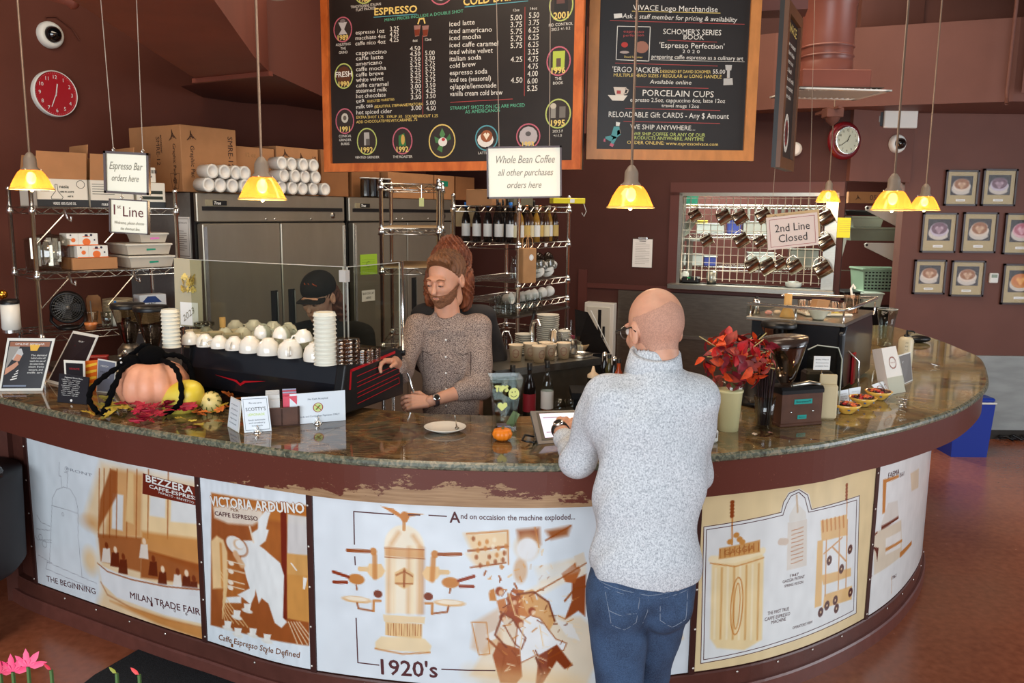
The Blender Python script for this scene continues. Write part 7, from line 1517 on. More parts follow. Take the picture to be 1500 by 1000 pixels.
t,f,w,h=q4('counter_card','white lettered tent card left of the lemonade card','card',[(340,590),(355,597),(352,643),(336,634)],m=WCARD,lean=.015,edge=.03);ctext(t,f,[(['new','drinks','maple','spice','latte'][k],.5,.78-.15*k,.05,.6,GB,0)for k in range(5)]);mb=MB();mb.add([f(-.02,.0,-.03),f(-.02,0,-.002),f(-.02,.9,-.002),f(-.25,.9,-.03)],[(0,1,2,3)],RS).build('side_flap',t)
t,f,w,h=q4('counter_card','wide white No Cash Accepted sign in a chrome clip','card',[(426,585),(507,577),(509,621),(428,630)],m=WCARD,lean=.015);ctext(t,f,[('No Cash Accepted',.5,.76,.06,.36,GB,0),('Cards and Contactless Payments ONLY',.52,.20,.06,.74,GB,0)]);mb=MB();e_=[(.5+.085*cos(a),.50+.15*sin(a))for a in np.linspace(0,2*PI,25)[:-1]]
mb.add([f(.5+.078*cos(a),.50+.138*sin(a),.0012)for a in np.linspace(0,2*PI,25)[:-1]],[tuple(range(24))],mat('pale lime',(206,220,140),.5));line(mb,e_,.014,f,RS,.0018,closed=True);line(mb,[(.44,.60),(.56,.40)],.014,f,RS,.0018);line(mb,[(.47,.44),(.53,.56)],.03,f,mat('olive ink'),.0015);mb.build('no_cash_symbol',t);clip(t,f(.5,-.02)+V3((0,-.012,0)))
p=G(400,634);t=thing('sweetener_box','brown wooden box full of white and pink sweetener packets','box',(p.x-.03,p.y,p.z),.28);WD=mat('dark walnut',(84,50,34),.5,noise=.15,nscale=18)
mb=MB();box(mb,0,.14,0,.008,0,.075,WD);box(mb,0,.14,.15,.158,0,.075,WD);box(mb,0,.008,0,.158,0,.075,WD);box(mb,.132,.14,0,.158,0,.075,WD);box(mb,0,.14,0,.158,0,.006,WD);box(mb,.068,.074,0,.158,.006,.07,WD);mb.build('tray',t)
for k in range(26):m_=[PAPER,mat('pink packet',(220,80,100),.5),PAPER,mat('blue printed packet',(190,200,226),.5)][k%4];MB().box((.038+.066*(k%2),.02+.0049*k,.072+.008*(k%3)),(.054,.003,.07),m_,M=MO_(0,4,'X')).build('sugar_packet',t)
# ---- left espresso machine
ML=V3((-1.48,3.74,0));MA=V3((-.69,3.355,0));md=(MA-ML).normalized();MR=lookrot(md);MW=(MA-ML).length;MD_=.40
ZM=CT+.022;HM=.225
t=thing('espresso_machine','long black espresso machine with red trim on the left counter','espresso machine',(ML.x,ML.y,CT),MR);BP=mat('black machine shell',(24,25,30),.28,coat=.3);RT=mat('red trim',(176,20,32),.35)
prof=[(.03,.022),(.0,.05),(-.012,.14),(.015,.235),(MD_-.05,.235),(MD_-.02,.20),(MD_-.10,.17),(MD_-.10,.022)]
V=[(x,y,z)for x in(.01,MW-.03)for y,z in prof];n=len(prof);MB().add(V,[tuple(range(n)),tuple(2*n-1-i for i in range(n))]+[(i,i+n,(i+1)%n+n,(i+1)%n)for i in range(n)],BP).build('machine_body',t)
sp=[(-.02,.02),(-.03,.12),(-.005,.225),(.03,.247),(MD_-.04,.247),(MD_+.015,.22),(MD_+.02,.02)]
for x0 in(-.015,MW-.03):
    V=[(x,y,z)for x in(x0,x0+.045)for y,z in sp];n=len(sp);o=MB().add(V,[tuple(range(n)),tuple(2*n-1-i for i in range(n))]+[(i,i+n,(i+1)%n+n,(i+1)%n)for i in range(n)],mat('black side panel',(16,15,17),.45)).build('side_panel',t,bevel=.006)
fs=flatmap((MW+.0158,0,0),(0,1,0),(0,0,1),(1,0,0));mb=MB();line(mb,[(.02,.12),(.03,.195),(MD_-.05,.225)],.012,fs,RT)
for k in range(3):z=.165-.045*k;line(mb,[(.07,z),(MD_-.02,z+.03),(MD_-.015,z+.004),(.07,z-.028)],.003,fs,RT)
mb.build('red_inlay',t);mb=MB();fb=flatmap((0,-.0135,0),(1,0,0),(0,0,1),(0,-1,0));poly(mb,[(.18,.118),(.31,.106),(.33,.092),(.35,.106),(.48,.118),(.36,.098),(.33,.082),(.30,.098)],fb,RT,.003);mb.build('red_badge',t)
mb=MB();box(mb,.01,MW-.03,.0,MD_-.04,.234,.243,mat('cup tray',(70,60,54),.35,.8));mb.build('cup_tray',t)
for x in(.06,MW-.08):
    for y in(.05,MD_-.12):MB().cyl((x,y,0),(x,y,.03),.02,BLACK).build('foot',t)
for k in range(2):
    x=MW-.20-.36*k;MB().lathe([(.032,0),(.034,.03),(.03,.05),(0,.05)],CHROME,16,M=ME_((x,MD_-.02,.10))).build('group_head',t);MB().tube([(x,MD_,.10),(x+.01,MD_+.07,.095),(x+.02,MD_+.16,.085)],[.008,.013,.015],BLACK,10).build('portafilter_handle',t)
MB().tube([(MW-.05,MD_-.02,.16),(MW+.0,MD_+.04,.15),(MW+.02,MD_+.06,.09),(MW+.03,MD_+.08,.02)],.005,CHROME,8).build('steam_wand',t);MB().lathe([(0,0),(.022,0),(.024,.02),(.01,.04),(0,.04)],BLACK,14,M=ME_((MW+.0,MD_+.02,.20))).build('steam_knob',t)
def MP(x,y,z=.2445):return tuple(ME_((ML.x,ML.y,CT))@MO_(MR,4,'Z')@V3((x,y,z)))
def tray(px,py):p=atz(px,py,CT+.2445);return(p.x,p.y,p.z)
# shields
t=thing('acrylic_shield','two clear acrylic shield panels joined by brackets above the espresso machine','shield',MP(0,0,.247),MR)
mb=MB();box(mb,.03,MW,.012,.016,0,.375,PLEXI);mb.build('clear_panel',t);mb=MB();mb.box((.0,0,0),(1,1,1),PLEXI);o=mb.build('clear_panel',t);o.location=(MW+.012,.02+.19,.187);o.scale=(.004,.38,.375)
ED=mat('acrylic bright edge',(190,190,180),.2)
mb=MB();box(mb,.03,MW,.0115,.0165,.3745,.377,ED);mb.build('panel_edge',t);mb=MB();box(mb,MW-.003,MW,.0115,.0165,0,.375,ED);box(mb,MW+.0095,MW+.0145,.02,.024,0,.375,ED);box(mb,MW+.0095,MW+.0145,.02,.40,.374,.3765,ED);box(mb,MW+.0095,MW+.0145,.396,.40,0,.375,ED);mb.build('panel_edge',t)
for z in(.0,.295):mb=MB();box(mb,MW-.014,MW+.018,.002,.03,z+.02,z+.068,mat('translucent bracket',(180,176,170),.3));mb.build('bracket',t)
for y,nm in((.42,0),):MB().cyl((MW+.02,.41,-.02),(MW+.02,.41,.38),.006,CHROME).build('post',t)
# tall translucent holder with a leaf garland and a 2023 card
t,f,w,h=q4('display_holder','narrow clear holder with cream leaves over a 2023 card','holder',[(252,389),(292,391),(297,490),(257,488)],Y=4.0,m=mat('frosted holder',(172,160,130),.4),lean=0);MB().tube([f(.5,0,-.01),f(.5,-.9,-.01)],.008,CHROME,6).build('stem',t)
mb=MB();r_=random.Random(4)
for k in range(16):leaf(mb,tuple(f(.25+.5*r_.random(),.48+.25*r_.random(),.01)),.035,r_.uniform(0,6),1.4,mat('cream leaf',(214,190,110),.6))
mb.build('leaf_garland',t);mb=MB();pl([(.2,.02),(.85,.02),(.85,.36),(.2,.36)],PAPER,.004);put_text(mb,'2023',.52,.14,.10,f,GIN,width=.42,align='c',rot=.35,off=.006);mb.build('year_card',t)
# cups on the machine
PORC=mat('glossy white porcelain',(232,226,214),.08,coat=.6)
def cup0():
    t=thing('coffee_cup','','cup');MB().lathe([(.046,.0),(.047,.006),(.046,.028),(.038,.05),(.024,.061),(.022,.067),(.018,.067),(.018,.062),(0,.062)],PORC,28).build('cup_body',t)
    MB().tube([(.044,0,.012),(.064,0,.014),(.068,0,.03),(.058,0,.042),(.04,0,.044)],.005,PORC,8).build('handle',t);return t
c0=cup0();CP=[(279,521,.8),(301,524,.8),(322,526,.8),(344,528,.85),(367,531,1),(394,534,1.02),(426,537,1.1),(464,541,1.1),(302,512,.8),(330,513,.8),(356,514,.9),(383,516,1),(410,519,1),(440,523,1),(470,526,1),(345,503,.9),(372,504,1),(400,506,1)]
for i,(x,y,s_)in enumerate(CP):
    o=c0 if i==0 else dup(c0);o.location=tray(x,y-7);o.rotation_euler=(0,0,rnd.uniform(0,6));o.scale=(s_,)*3
    r0=0 if i<8 else(8 if i<15 else 15);o['label']='upturned white cup, %s row of the machine, %s from the left'%(['front','middle','rear'][(r0>0)+(r0>8)],ORD[i-r0]);o['group']='upturned cups on the espresso machine'
for i,(x,y)in enumerate(((386,520),(413,523),(447,528),(424,517))):
    o=dup(c0);p=tray(x,y);o.location=(p[0],p[1],p[2]+.058);o.rotation_euler=(.15,.1,i*1.9);o['label']='upturned white cup in the upper layer, '+['leftmost','second from the left','rightmost','rear one'][i];o['group']='upturned cups on the espresso machine'
def stack(name,lab,pos,r,h,n,m,lid=False):
    t=thing(name,lab,'paper cups',pos)
    for k in range(n):z=h*k/n;MB().lathe([(r*.92,z),(r*.99,z+h/n*.72),(r*1.04,z+h/n*.74),(r*1.04,z+h/n*.95),(r*.9,z+h/n*.98)],m,20,M=MO_(PI,4,'X')@ME_((0,0,-h))).build('cup',t)
    MB().lathe([(0,0),(r*.8,0)],m,20,M=ME_((0,0,h-.001))).build('cup_bottom',t)
stack('cup_stack','tall stack of white paper cups behind the shield joint',tray(478,540),.044,.21,12,mat('cream cup stack',(226,222,206),.5));stack('cup_stack','tall stack of white paper cups at machine left end',tray(252,520),.038,.17,10,mat('cream cup stack'))
CLR=glassmat('milky clear plastic',(214,190,170),.1,.16)
for i,(x,y,h)in enumerate(((502,538,.10),(516,537,.10),(533,536,.06),(546,533,.055))):stack('clear_cup_stack','short stack of clear plastic cups, %s right of the tall one'%ORD[i],tray(x,y),.034,h,6,CLR)
t=thing('matcha_whisk','bamboo whisk standing on the machine left end','whisk',tray(327,505));BM=mat('bamboo',(206,160,96),.5);MB().lathe([(.028,0),(.022,.03),(.014,.05),(.014,.10),(0,.10)],BM,18).build('whisk_body',t);MB().lathe([(.0145,.048),(.0145,.053)],BLACK,16).build('thread',t)
t=thing('tea_jar','small clear jar with dark lid on the machine','jar',tray(300,505));MB().lathe([(0,.0),(.030,.0),(.04,.05),(.045,.065)],GLASS,20).build('jar_body',t);MB().lathe([(.047,.06),(.047,.075),(0,.078)],glassmat('smoky plastic'),20).build('lid',t)
for i,(x,y)in enumerate(((283,508),(295,512),(315,510),(340,512),(350,505))):t=thing('paper_filter','cream paper filter cone, %s from the left on machine'%ORD[i],'filter',tray(x,y),i*1.3);MB().lathe([(.010,.0),(.035,.045),(.036,.045),(.012,.0)],mat('filter cream',(220,200,170),.8),14,wave=lambda a,z:.05*sin(5*a)).build('filter',t)
# grinders behind the left end
def grinder(lab,px,py,Y,r=.075,hh=.15,body=BLACK,beans=True):
    p=aty(px,py,Y);t=thing('coffee_grinder',lab,'grinder',(p.x,p.y,CT));z=p.z-CT
    MB().lathe([(r,z),(r*1.02,z+.008),(r*.98,z+.025),(0,z+.028)],BLACK,32).build('hopper_lid',t);MB().lathe([(.028,z-hh),(r*.96,z),(r,z)],glassmat('smoked hopper',(200,190,176),.02,.1),32).build('hopper',t)
    if beans:MB().lathe([(0,z-hh+.004),(.026,z-hh+.004),(r*.70,z-hh*.42),(0,z-hh*.38)],mat('coffee beans',(44,26,20),.5,bump=1.0,bscale=120,noise=.5,nscale=120),24,wave=lambda a,z:.02*sin(9*a)).build('beans',t)
    MB().lathe([(0,0),(.085,0),(.085,.02),(.06,.04),(.058,z-hh-.03),(.035,z-hh),(0,z-hh)],body,24).build('grinder_body',t);MB().box((0,-.06,.035),(.12,.10,.012),STEEL,bev=.003).build('tray',t);MB().cyl((0,-.055,.12),(0,-.10,.11),.018,CHROME).build('spout',t);return t
grinder('coffee grinder with clear bean hopper, nearer the rack',186,464,4.2,.082,.18,STEELD);grinder('coffee grinder with bean hopper beside the paper cup stack',220,467,4.05,.082,.18)
# saucer, vase, mini pumpkin, tablet
p=G(655,633);t=thing('saucer','white saucer with a small spoon on the granite','saucer',(p.x,p.y,p.z));MB().lathe([(0,.004),(.04,.004),(.045,0),(.05,.003),(.08,.016),(.083,.019),(.080,.019),(.05,.008),(0,.008)],PORC,40).build('saucer_body',t);MB().tube([(.045,.01,.012),(.04,.03,.03),(.035,.05,.05)],.002,STEEL,6).sphere((.046,.004,.012),.009,STEEL,10,6,(1,1.4,.4)).build('spoon',t)
p=G(742,628);t=thing('glass_vase','tall square flared glass vase with lime stickers by tablet','vase',(p.x,p.y,p.z),.12);mb=MB();V=[]
for r,z in((.044,0),(.042,.02),(.047,.10),(.066,.215),(.062,.215),(.043,.10),(.036,.02)):V+=[(-r,-r,z),(r,-r,z),(r,r,z),(-r,r,z)]
Fc=[(3,2,1,0),(24,25,26,27)]
for k in range(6):
    for j in range(4):a=k*4+j;b=k*4+(j+1)%4;Fc.append((a,b,b+4,a+4))
mb.add(V,Fc,glassmat('thick vase glass',(236,240,238),0,.03)).build('vase_body',t,bevel=.004)
STK=mat('lime sticker',(214,216,130),.5);gf=lambda u,v,off=0.0:V3((u,-(.043+max(0,v-.02)*.112+.0025+off),v));mb=MB();poly(mb,ell(.028,.155,.021,.024),gf,STK,.0005);mb.build('smiley_sticker',t)
mb=MB();poly(mb,ell(.021,.161,.002,.003,8),gf,INK,.001);poly(mb,ell(.033,.163,.002,.003,8),gf,INK,.001);line(mb,ell(.028,.155,.013,.013,8,PI*1.15,PI*1.85),.002,gf,INK,.001);mb.build('smiley_face',t)
mb=MB();poly(mb,[(-.018,.085),(.004,.105),(.002,.118),(-.008,.12),(-.014,.114),(-.022,.12),(-.033,.116),(-.035,.104)],gf,STK,.0005);mb.build('heart_sticker',t);mb=MB();put_text(mb,'TIPS',-.045,.165,.022,gf,STK,width=.05,bold=.003);mb.build('tips_sticker',t)
mb=MB();box(mb,-.03,.02,-.02,.02,.014,.018,mat('lilac note',(206,180,206),.6));mb.build('note',t);MB().box((.01,0,.05),(.03,.006,.06),mat('banknote',(136,150,104),.7),M=MO_(.5,4,'Y')).build('banknote',t)
p=G(739,645);t=thing('mini_pumpkin','tiny orange pumpkin before the glass vase','pumpkin',(p.x,p.y,p.z));MB().lathe([(0,.004),(.018,0),(.034,.012),(.039,.026),(.032,.042),(.014,.047),(0,.040)],mat('orange pumpkin',(226,122,24),.4),60,wave=lambda a,z:-.10*abs(cos(5*a))**4).build('pumpkin_body',t);MB().cyl((0,0,.038),(.003,0,.054),.005,mat('stem olive'),8).build('stem',t)
t,f,w,h=q4('tablet_stand','grey ordering tablet with a lit screen under the customer hand','tablet',[(779,602),(857,598),(868,642),(792,650)],lean=.16,th=.012,m=mat('tablet shell',(92,86,84),.4),edgem=mat('tablet shell'));mb=MB();pl([(.08,.10),(.97,.10),(.97,.95),(.10,.95)],BLACK,.0015);mb.build('bezel',t);mb=MB();pl([(.15,.16),(.93,.16),(.93,.90),(.15,.90)],mat('tablet screen',(214,204,222),.2,emit=(214,204,222),estr=.55),.0025)
pl([(.2,.3),(.5,.3),(.5,.33),(.2,.33)],mat('screen line',(170,150,176),.5),.003);pl([(.2,.75),(.6,.75),(.6,.78),(.2,.78)],mat('screen line'),.003);mb.build('screen',t)
MB().tube([f(.1,.3,-.02),f(-.05,.1,-.01),f(-.12,.02,.01),f(-.22,.05,.01),f(-.28,.15,.0),f(-.2,.3,-.0),f(.0,.4,-.03)],.004,BLACK,6).build('cable',t);MB().add([f(.1,.9,-.012),f(.9,.9,-.012),f(.8,.1,-.09),f(.2,.1,-.09)],[(0,1,2,3)],BLACK).build('rear_stand',t)
# flowers
p=G(1069,622);t=thing('flower_pot','cream plastic pot of red and orange autumn leaves','flowers',(p.x,p.y,p.z));MB().lathe([(0,0),(.040,0),(.050,.155),(.053,.157),(.053,.165),(0,.163)],mat('cream plastic pot',(222,212,160),.4),32).build('pot',t);MB().lathe([(.051,.16),(.058,.205),(.057,.205)],GLASS,28).build('clear_rim',t)
r_=random.Random(11);FL=[mat('scarlet petal',(176,22,30),.5,noise=.3,nscale=40),mat('wine petal',(128,30,42),.5,noise=.3,nscale=40),mat('orange petal',(214,74,30),.5,noise=.3,nscale=40),mat('rust petal',(150,54,44),.6,noise=.3,nscale=40)]
BL_=[(0,0),(.22,.2),(.34,.48),(.22,.8),(0,1.1),(-.22,.8),(-.34,.48),(-.22,.2)]
C_=V3((.02,0,.285))
for i in range(170):
    d=V3((r_.gauss(0,1),r_.gauss(0,1),r_.gauss(0,.8)+.25)).normalized();rr_=r_.uniform(.55,1.0);P_=C_+V3((d.x*.135,d.y*.10,d.z*.105))*rr_;s_=r_.uniform(.028,.062)
    M=ME_(P_)@d.to_track_quat('Z','Y').to_matrix().to_4x4()@MO_(r_.uniform(0,6.3),4,'Z')@MO_(r_.uniform(.2,1.0),4,'X')
    V=[(x*s_,y*s_,s_*(.35*abs(x)-.25*y*y))for x,y in BL_]+[(0,.3*s_,-.02*s_),(0,.75*s_,-.14*s_)];MB().add(V,[(0,1,8),(1,2,8),(2,9,8),(2,3,9),(3,4,9),(4,5,9),(5,6,9),(6,8,9),(6,7,8),(7,0,8)],FL[(i*7)%4 if i%9 else 2],True,M).build('leaf',t)
for k in range(10):a=r_.uniform(0,6.3);d=V3((cos(a)*.15,sin(a)*.1,r_.uniform(-.04,.13)));MB().tube([tuple(C_),tuple(C_+d*.6),tuple(C_+d)],.0022,mat('pale sprig',(196,180,120),.6),5).build('sprig',t)
MB().tube([tuple(V3((0,0,.1))),tuple(C_)],.012,mat('stem olive'),6).build('stem',t)
p=G(1121,617);t=thing('straw_glass','clear tumbler full of black straws beside wooden grinder','glass',(p.x,p.y,p.z));MB().lathe([(0,.008),(.030,.008),(.042,.13),(.044,.13),(.034,0),(0,0)],GLASS,24).build('glass_body',t)
for k in range(26):a=k*2.4;r=.024*math.sqrt(k/26);MB().cyl((r*cos(a),r*sin(a),.012),(r*1.7*cos(a),r*1.7*sin(a),.215+.012*(k%4)),.0032,mat('dark straw',(48,34,36),.35),6).build('straw',t)
# wooden grinder with STRAWS tape
p=G(1146,617);q=G(1205,611);d=V3((q.x-p.x,q.y-p.y,0));t=thing('wooden_grinder','walnut boxed grinder with smoked hopper and turquoise Straws tape','grinder',(p.x,p.y,p.z),lookrot(d));w=d.length
mb=MB();box(mb,0,w,0,.15,.012,.135,WD);mb.build('box_body',t);mb=MB();box(mb,-.004,w+.004,-.004,.154,0,.014,WD,.003);mb.build('base',t);MB().prism([(-.004,.135),(.154,.135),(.154,.148),(.006,.162),(-.004,.150)],0,w+.006,BLACK,M=ME_((-.003,0,0))@Matrix(((0,0,1,0),(1,0,0,0),(0,1,0,0),(0,0,0,1)))).build('top_panel',t)
TQ=mat('turquoise tape',(24,150,140),.5);mb=MB();box(mb,w*.30,w*.74,-.0015,0,.092,.112,TQ);box(mb,w*.40,w*.62,-.0015,0,.030,.046,TQ);put_text(mb,'Straws!!',w*.52,.098,.009,MXZ(0,-.0015),INK,width=w*.36,align='c');put_text(mb,'Return',w*.51,.035,.006,MXZ(0,-.0015),INK,width=w*.16,align='c');mb.build('tape_label',t)
for x in(.24,.78):MB().lathe([(0,.004),(.0045,.002),(.005,0)],CHROME,8,M=ME_((w*x,0,.06))@MO_(PI/2,4,'X')).build('screw',t)
SMK=glassmat('brown smoked plastic',(212,192,176),.03,.14);HM_=ME_((w*.34,.07,.16))@MO_(-.12,4,'Y');MB().lathe([(.02,.0),(.04,.03),(.086,.16),(.092,.19),(.090,.19)],SMK,28,M=HM_).build('hopper',t);MB().lathe([(.093,.175),(.094,.195),(0,.20)],mat('hopper cap',(58,44,38),.25),28,M=HM_).build('hopper_lid',t);MB().tube([(w*.3,.02,.165),(w*.7,.02,.172),(w*.98,.02,.166)],[.006,.012,.006],STEEL,8).build('lever',t)
grinder('black grinder with wide dark lid behind wooden one',1140,470,3.95,.082,.13,BLACK);grinder('small black grinder with a ribbed hopper behind the flowers',1112,512,3.7,.05,.10,BLACK,False)
# coffee bag in clear stand with card
p=G(1212,602);t=thing('coffee_bag','cream coffee bag standing beside the wooden grinder','bag',(p.x,p.y,p.z),-.1);MB().box((0,0,.075),(.075,.05,.15),mat('cream bag',(206,186,146),.6),bev=.008).build('bag_body',t);MB().box((0,0,.165),(.07,.012,.05),mat('cream bag'),bev=.003).build('folded_top',t)
p=G(1205,601);t=thing('clear_bin','round topped clear acrylic bin behind the coffee bag','bin',(p.x+.02,p.y+.07,p.z),0);mb=MB();mb.prism([(-.07,0),(.08,0),(.08,.24),(.06,.29),(-.03,.30),(-.07,.28)],0,.004,PLEXI,M=MO_(PI/2,4,'X')).build('clear_panel',t);MB().tube([(-.07,0,.28),(-.03,0,.30),(.06,0,.29),(.08,0,.24),(.08,0,0)],.003,ED,6).build('panel_edge',t);MB().box((0,.06,.09),(.12,.09,.18),mat('dark coffee',(36,26,24),.6),bev=.01).build('coffee',t)
mb=MB();box(mb,-.045,.025,-.012,-.009,.195,.255,PAPER)
for k in range(3):put_text(mb,['Bottles, Whips &','Accessories','available here'][k],-.01,.238-.014*k,.005,MXZ(0,-.0122),INK,width=.055,align='c')
mb.build('price_card',t);MB().tube([(-.01,-.01,.196),(-.008,-.012,.175),(-.0,-.012,.16)],.003,CHROME,6).build('clip',t)
# right espresso machine
a,b=V3((1.20,4.17,0)),V3((1.57,3.92,0));d=b-a;t=thing('espresso_machine','black and steel espresso machine on the right counter behind grinders','espresso machine',(a.x,a.y,CT),lookrot(d));w=d.length;D_=.66;H_=.345
MB().prism([(.0,.03),(w-.02,.03),(w-.02,D_),(0,D_)],.03,H_-.02,BP).build('machine_body',t);mb=MB();box(mb,-.02,w+.01,-.01,D_+.02,H_-.02,H_,STEEL,.004);mb.build('cup_tray',t)
V=[(x,y,z)for x in(w-.02,w+.012)for y,z in((.05,.02),(.0,.10),(-.0,H_-.05),(.04,H_-.01),(D_-.05,H_-.01),(D_,H_-.08),(D_,.02))];n=7;MB().add(V,[tuple(range(n)),tuple(2*n-1-i for i in range(n))]+[(i,i+n,(i+1)%n+n,(i+1)%n)for i in range(n)],BP).build('side_panel',t,bevel=.01)
MB().tube([(-.02,0,H_+.06),(w+.0,0,H_+.06),(w+.03,.05,H_+.07),(w+.03,D_-.05,H_+.075),(0,D_,H_+.06),(-.04,D_,H_+.05)],.008,CHROME,8).build('rail',t)
for x,y in((0,0),(w,0),(w+.03,D_-.1),(w*.5,0)):MB().cyl((x,y,H_-.01),(x,y,H_+.06),.005,CHROME,6).build('rail_post',t)
MB().add([(-.02,-.004,H_),(w,-.004,H_),(w,-.004,H_+.052),(-.02,-.004,H_+.052)],[(0,1,2,3)],glassmat('clear acrylic sheet')).build('rail_panel',t)
for x in(.06,w-.08):
    for y in(.08,D_-.08):MB().cyl((x,y,0),(x,y,.035),.02,BLACK).build('foot',t)
MB().tube([(.05,.02,.25),(.04,-.08,.22),(.0,-.16,.16)],.007,BLACK,8).build('lever',t);MB().tube([(w+.01,.1,.2),(w+.06,.12,.15),(w+.07,.1,.02)],.005,CHROME,8).build('steam_wand',t);MB().box((w+.02,.2,.10),(.012,.05,.16),RT,bev=.004).build('red_handle',t)
MMr=ME_(t.location)@MO_(t.rotation_euler.z,4,'Z');RP=lambda x,y:tuple(MMr@V3((x,y,H_+.001)))
t=thing('support_shelf','dark steel shelf carrying the right espresso machine','shelf',tuple(MMr@V3((0,0,0))),lookrot(d));MB().box((.08,.42,-.03),(.24,.5,.05),STEELD).build('shelf_panel',t);MB().box((.06,.42,-.6),(.16,.4,1.09),BLACK).build('support',t)
t=thing('matcha_whisk','bamboo whisk standing on the right machine','whisk',RP(.16,.08));MB().lathe([(.036,0),(.028,.03),(.019,.045),(.019,.115),(0,.115)],BM,18).build('whisk_body',t);MB().lathe([(.0195,.045),(.0195,.05)],BLACK,16).build('thread',t)
t=thing('salt_shaker','small steel capped shaker left of the whisk','shaker',RP(-.005,.10));MB().lathe([(0,0),(.022,0),(.014,.035),(.02,.06),(.016,.075),(0,.078)],CHROME,18).build('shaker_body',t);MB().lathe([(.008,.078),(.010,.088),(0,.09)],BLACK,10).build('knob',t)
t=thing('white_bowl','white cup bowl with a brown paper filter pack','bowl',RP(w-.13,.06),.4);MB().lathe([(0,.004),(.025,.004),(.026,0),(.03,.008),(.052,.045),(.055,.062),(.052,.062),(.046,.04),(0,.012)],PORC,28).build('bowl',t);MB().tube([(.05,0,.05),(.075,0,.045),(.07,0,.02),(.045,0,.018)],.005,PORC,8).build('handle',t);MB().prism([(-.04,0),(.035,0),(.05,.045),(-.03,.05)],-.02,.02,KR,M=ME_((0,0,.05))@MO_(PI/2,4,'X')).build('filter_pack',t)
t=thing('serving_tray','low cream tray of clear cups on the right machine','tray',RP(w*.62,.30));MB().box((0,0,.008),(.24,.2,.014),PORC,bev=.006).build('tray_body',t)
for k in range(5):o=thing('shot_glass','clear shot glass, %s from the left on the right machine tray'%ORD[k],'glass',tuple(MMr@V3((w*.40+.05*k,.27,H_+.017))),0,'shot glasses on the tray');MB().lathe([(0,.003),(.018,.003),(.023,.055),(.024,.055)],glassmat('pinkish glass',(230,200,180),0,.12),14).build('glass_body',o)
t=thing('measuring_cup','clear measuring cup with a white handle at machine back','cup',RP(w-.06,.44));MB().lathe([(0,.003),(.035,.003),(.04,.10),(.042,.10)],glassmat('pinkish glass'),18).build('cup_body',t);MB().tube([(.0,.0,.08),(-.01,0,.13),(0,0,.15),(.012,0,.13)],.006,WHITE,8).build('handle',t)
for k in range(2):t=thing('wrapped_sweet',['pink','cream'][k]+' wrapped sweet by the whisk','sweet',RP(.06+.03*k,.10+.05*k));MB().sphere((0,0,.012),.014,mat(['pink wrap','cream wrap'][k],[(226,160,150),(220,196,170)][k],.5),10,8,(1.4,1,.8)).build('sweet_body',t);MB().lathe([(.012,.016),(.0,.022)],PAPER,8,M=MO_(PI/2,4,'Y')).build('twist',t)
# candy bowls, cards, brochures, vase, bottle
YB=mat('yellow glazed bowl',(222,160,60),.2,rgb2=(232,190,90),nscale=20,coat=.4)
for i,(x,y,n_)in enumerate(((1242,594,26),(1265,583,24),(1288,573,24))):
    p=G(x,y);t=thing('candy_bowl','yellow painted bowl of dark sweets, %s'%['nearest of three','middle of three','farthest of three'][i],'bowl',(p.x,p.y,p.z));MB().lathe([(0,.004),(.022,.004),(.023,0),(.026,.004),(.05,.026),(.062,.042),(.060,.043),(.045,.026),(0,.012)],YB,32).build('bowl',t);r_=random.Random(i);MB().lathe([(0,.036),(.053,.034)],BLACK,20).build('liner',t)
    for k in range(n_):a=r_.uniform(0,6.3);r=.045*math.sqrt(r_.random());MB().sphere((r*cos(a),r*sin(a),.041+.01*(1-r/.045)),.0085,[mat('sweet brown',(70,30,24),.25),mat('sweet orange',(210,96,40),.3),mat('sweet brown'),mat('sweet red',(170,40,40),.3)][k%4],8,6,(1.3,1,.7)).build('sweet',t)
    for k in range(7):a=k*.9;MB().lathe([(0,.0012),(.006,0)],mat('bowl blue dot',(60,90,130),.3),8,M=MO_(a,4,'Z')@ME_((.0515,0,.026))@MO_(1.0,4,'Y')).build('painted_dot',t)
for i,(c,lab)in enumerate((([(1229,562),(1244,559),(1246,578),(1231,580)],'white price card behind the nearest candy bowl'),([(1245,558),(1262,555),(1261,575),(1247,577)],'white price card behind the middle candy bowl'),([(1278,552),(1291,547),(1305,566),(1292,569)],'tilted white ringed card left of brochures'),([(1290,547),(1297,546),(1312,564),(1305,567)],'second tilted ringed card touching the brochure stand'))):
    t,f,w,h=q4('counter_card',lab,'card',c,lean=.01,m=WCARD,th=.0015)
    if i<2:ctext(t,f,[(['Stickers','choose','one'][k]if i else['Espresso','beans','.50'][k],.5,.68-.2*k,.07,.6,GIN,0)for k in range(3)])
    else:mb=MB();line(mb,[(.5+.28*cos(a),.5+.28*sin(a))for a in np.linspace(0,6.28,17)[:-1]],.05,f,mat('emblem red brown'),.0015,closed=True);mb.build('emblem',t)
t,f,w,h=q4('brochure_stand','clear stand holding white ringed brochures on right counter','stand',[(1291,498),(1312,494),(1328,561),(1305,566)],lean=.05,th=.05,m=mat('brochure white',(226,216,204),.5),edgem=mat('brochure side',(190,176,166),.5));mb=MB();line(mb,[(.55+.22*cos(a),.66+.12*sin(a))for a in np.linspace(0,6.28,21)[:-1]],.025,f,mat('emblem red brown'),.0018,closed=True);put_text(mb,'VIVACE',.55,.65,.025,f,mat('emblem red brown'),width=.3,align='c',off=.0018);mb.build('emblem',t);mb=MB();mb.add([f(-.06,-.0,.006),f(1.03,0,.006),f(1.03,.36,.006),f(-.06,.36,.006)],[(0,1,2,3)],PLEXI).build('pocket',t)
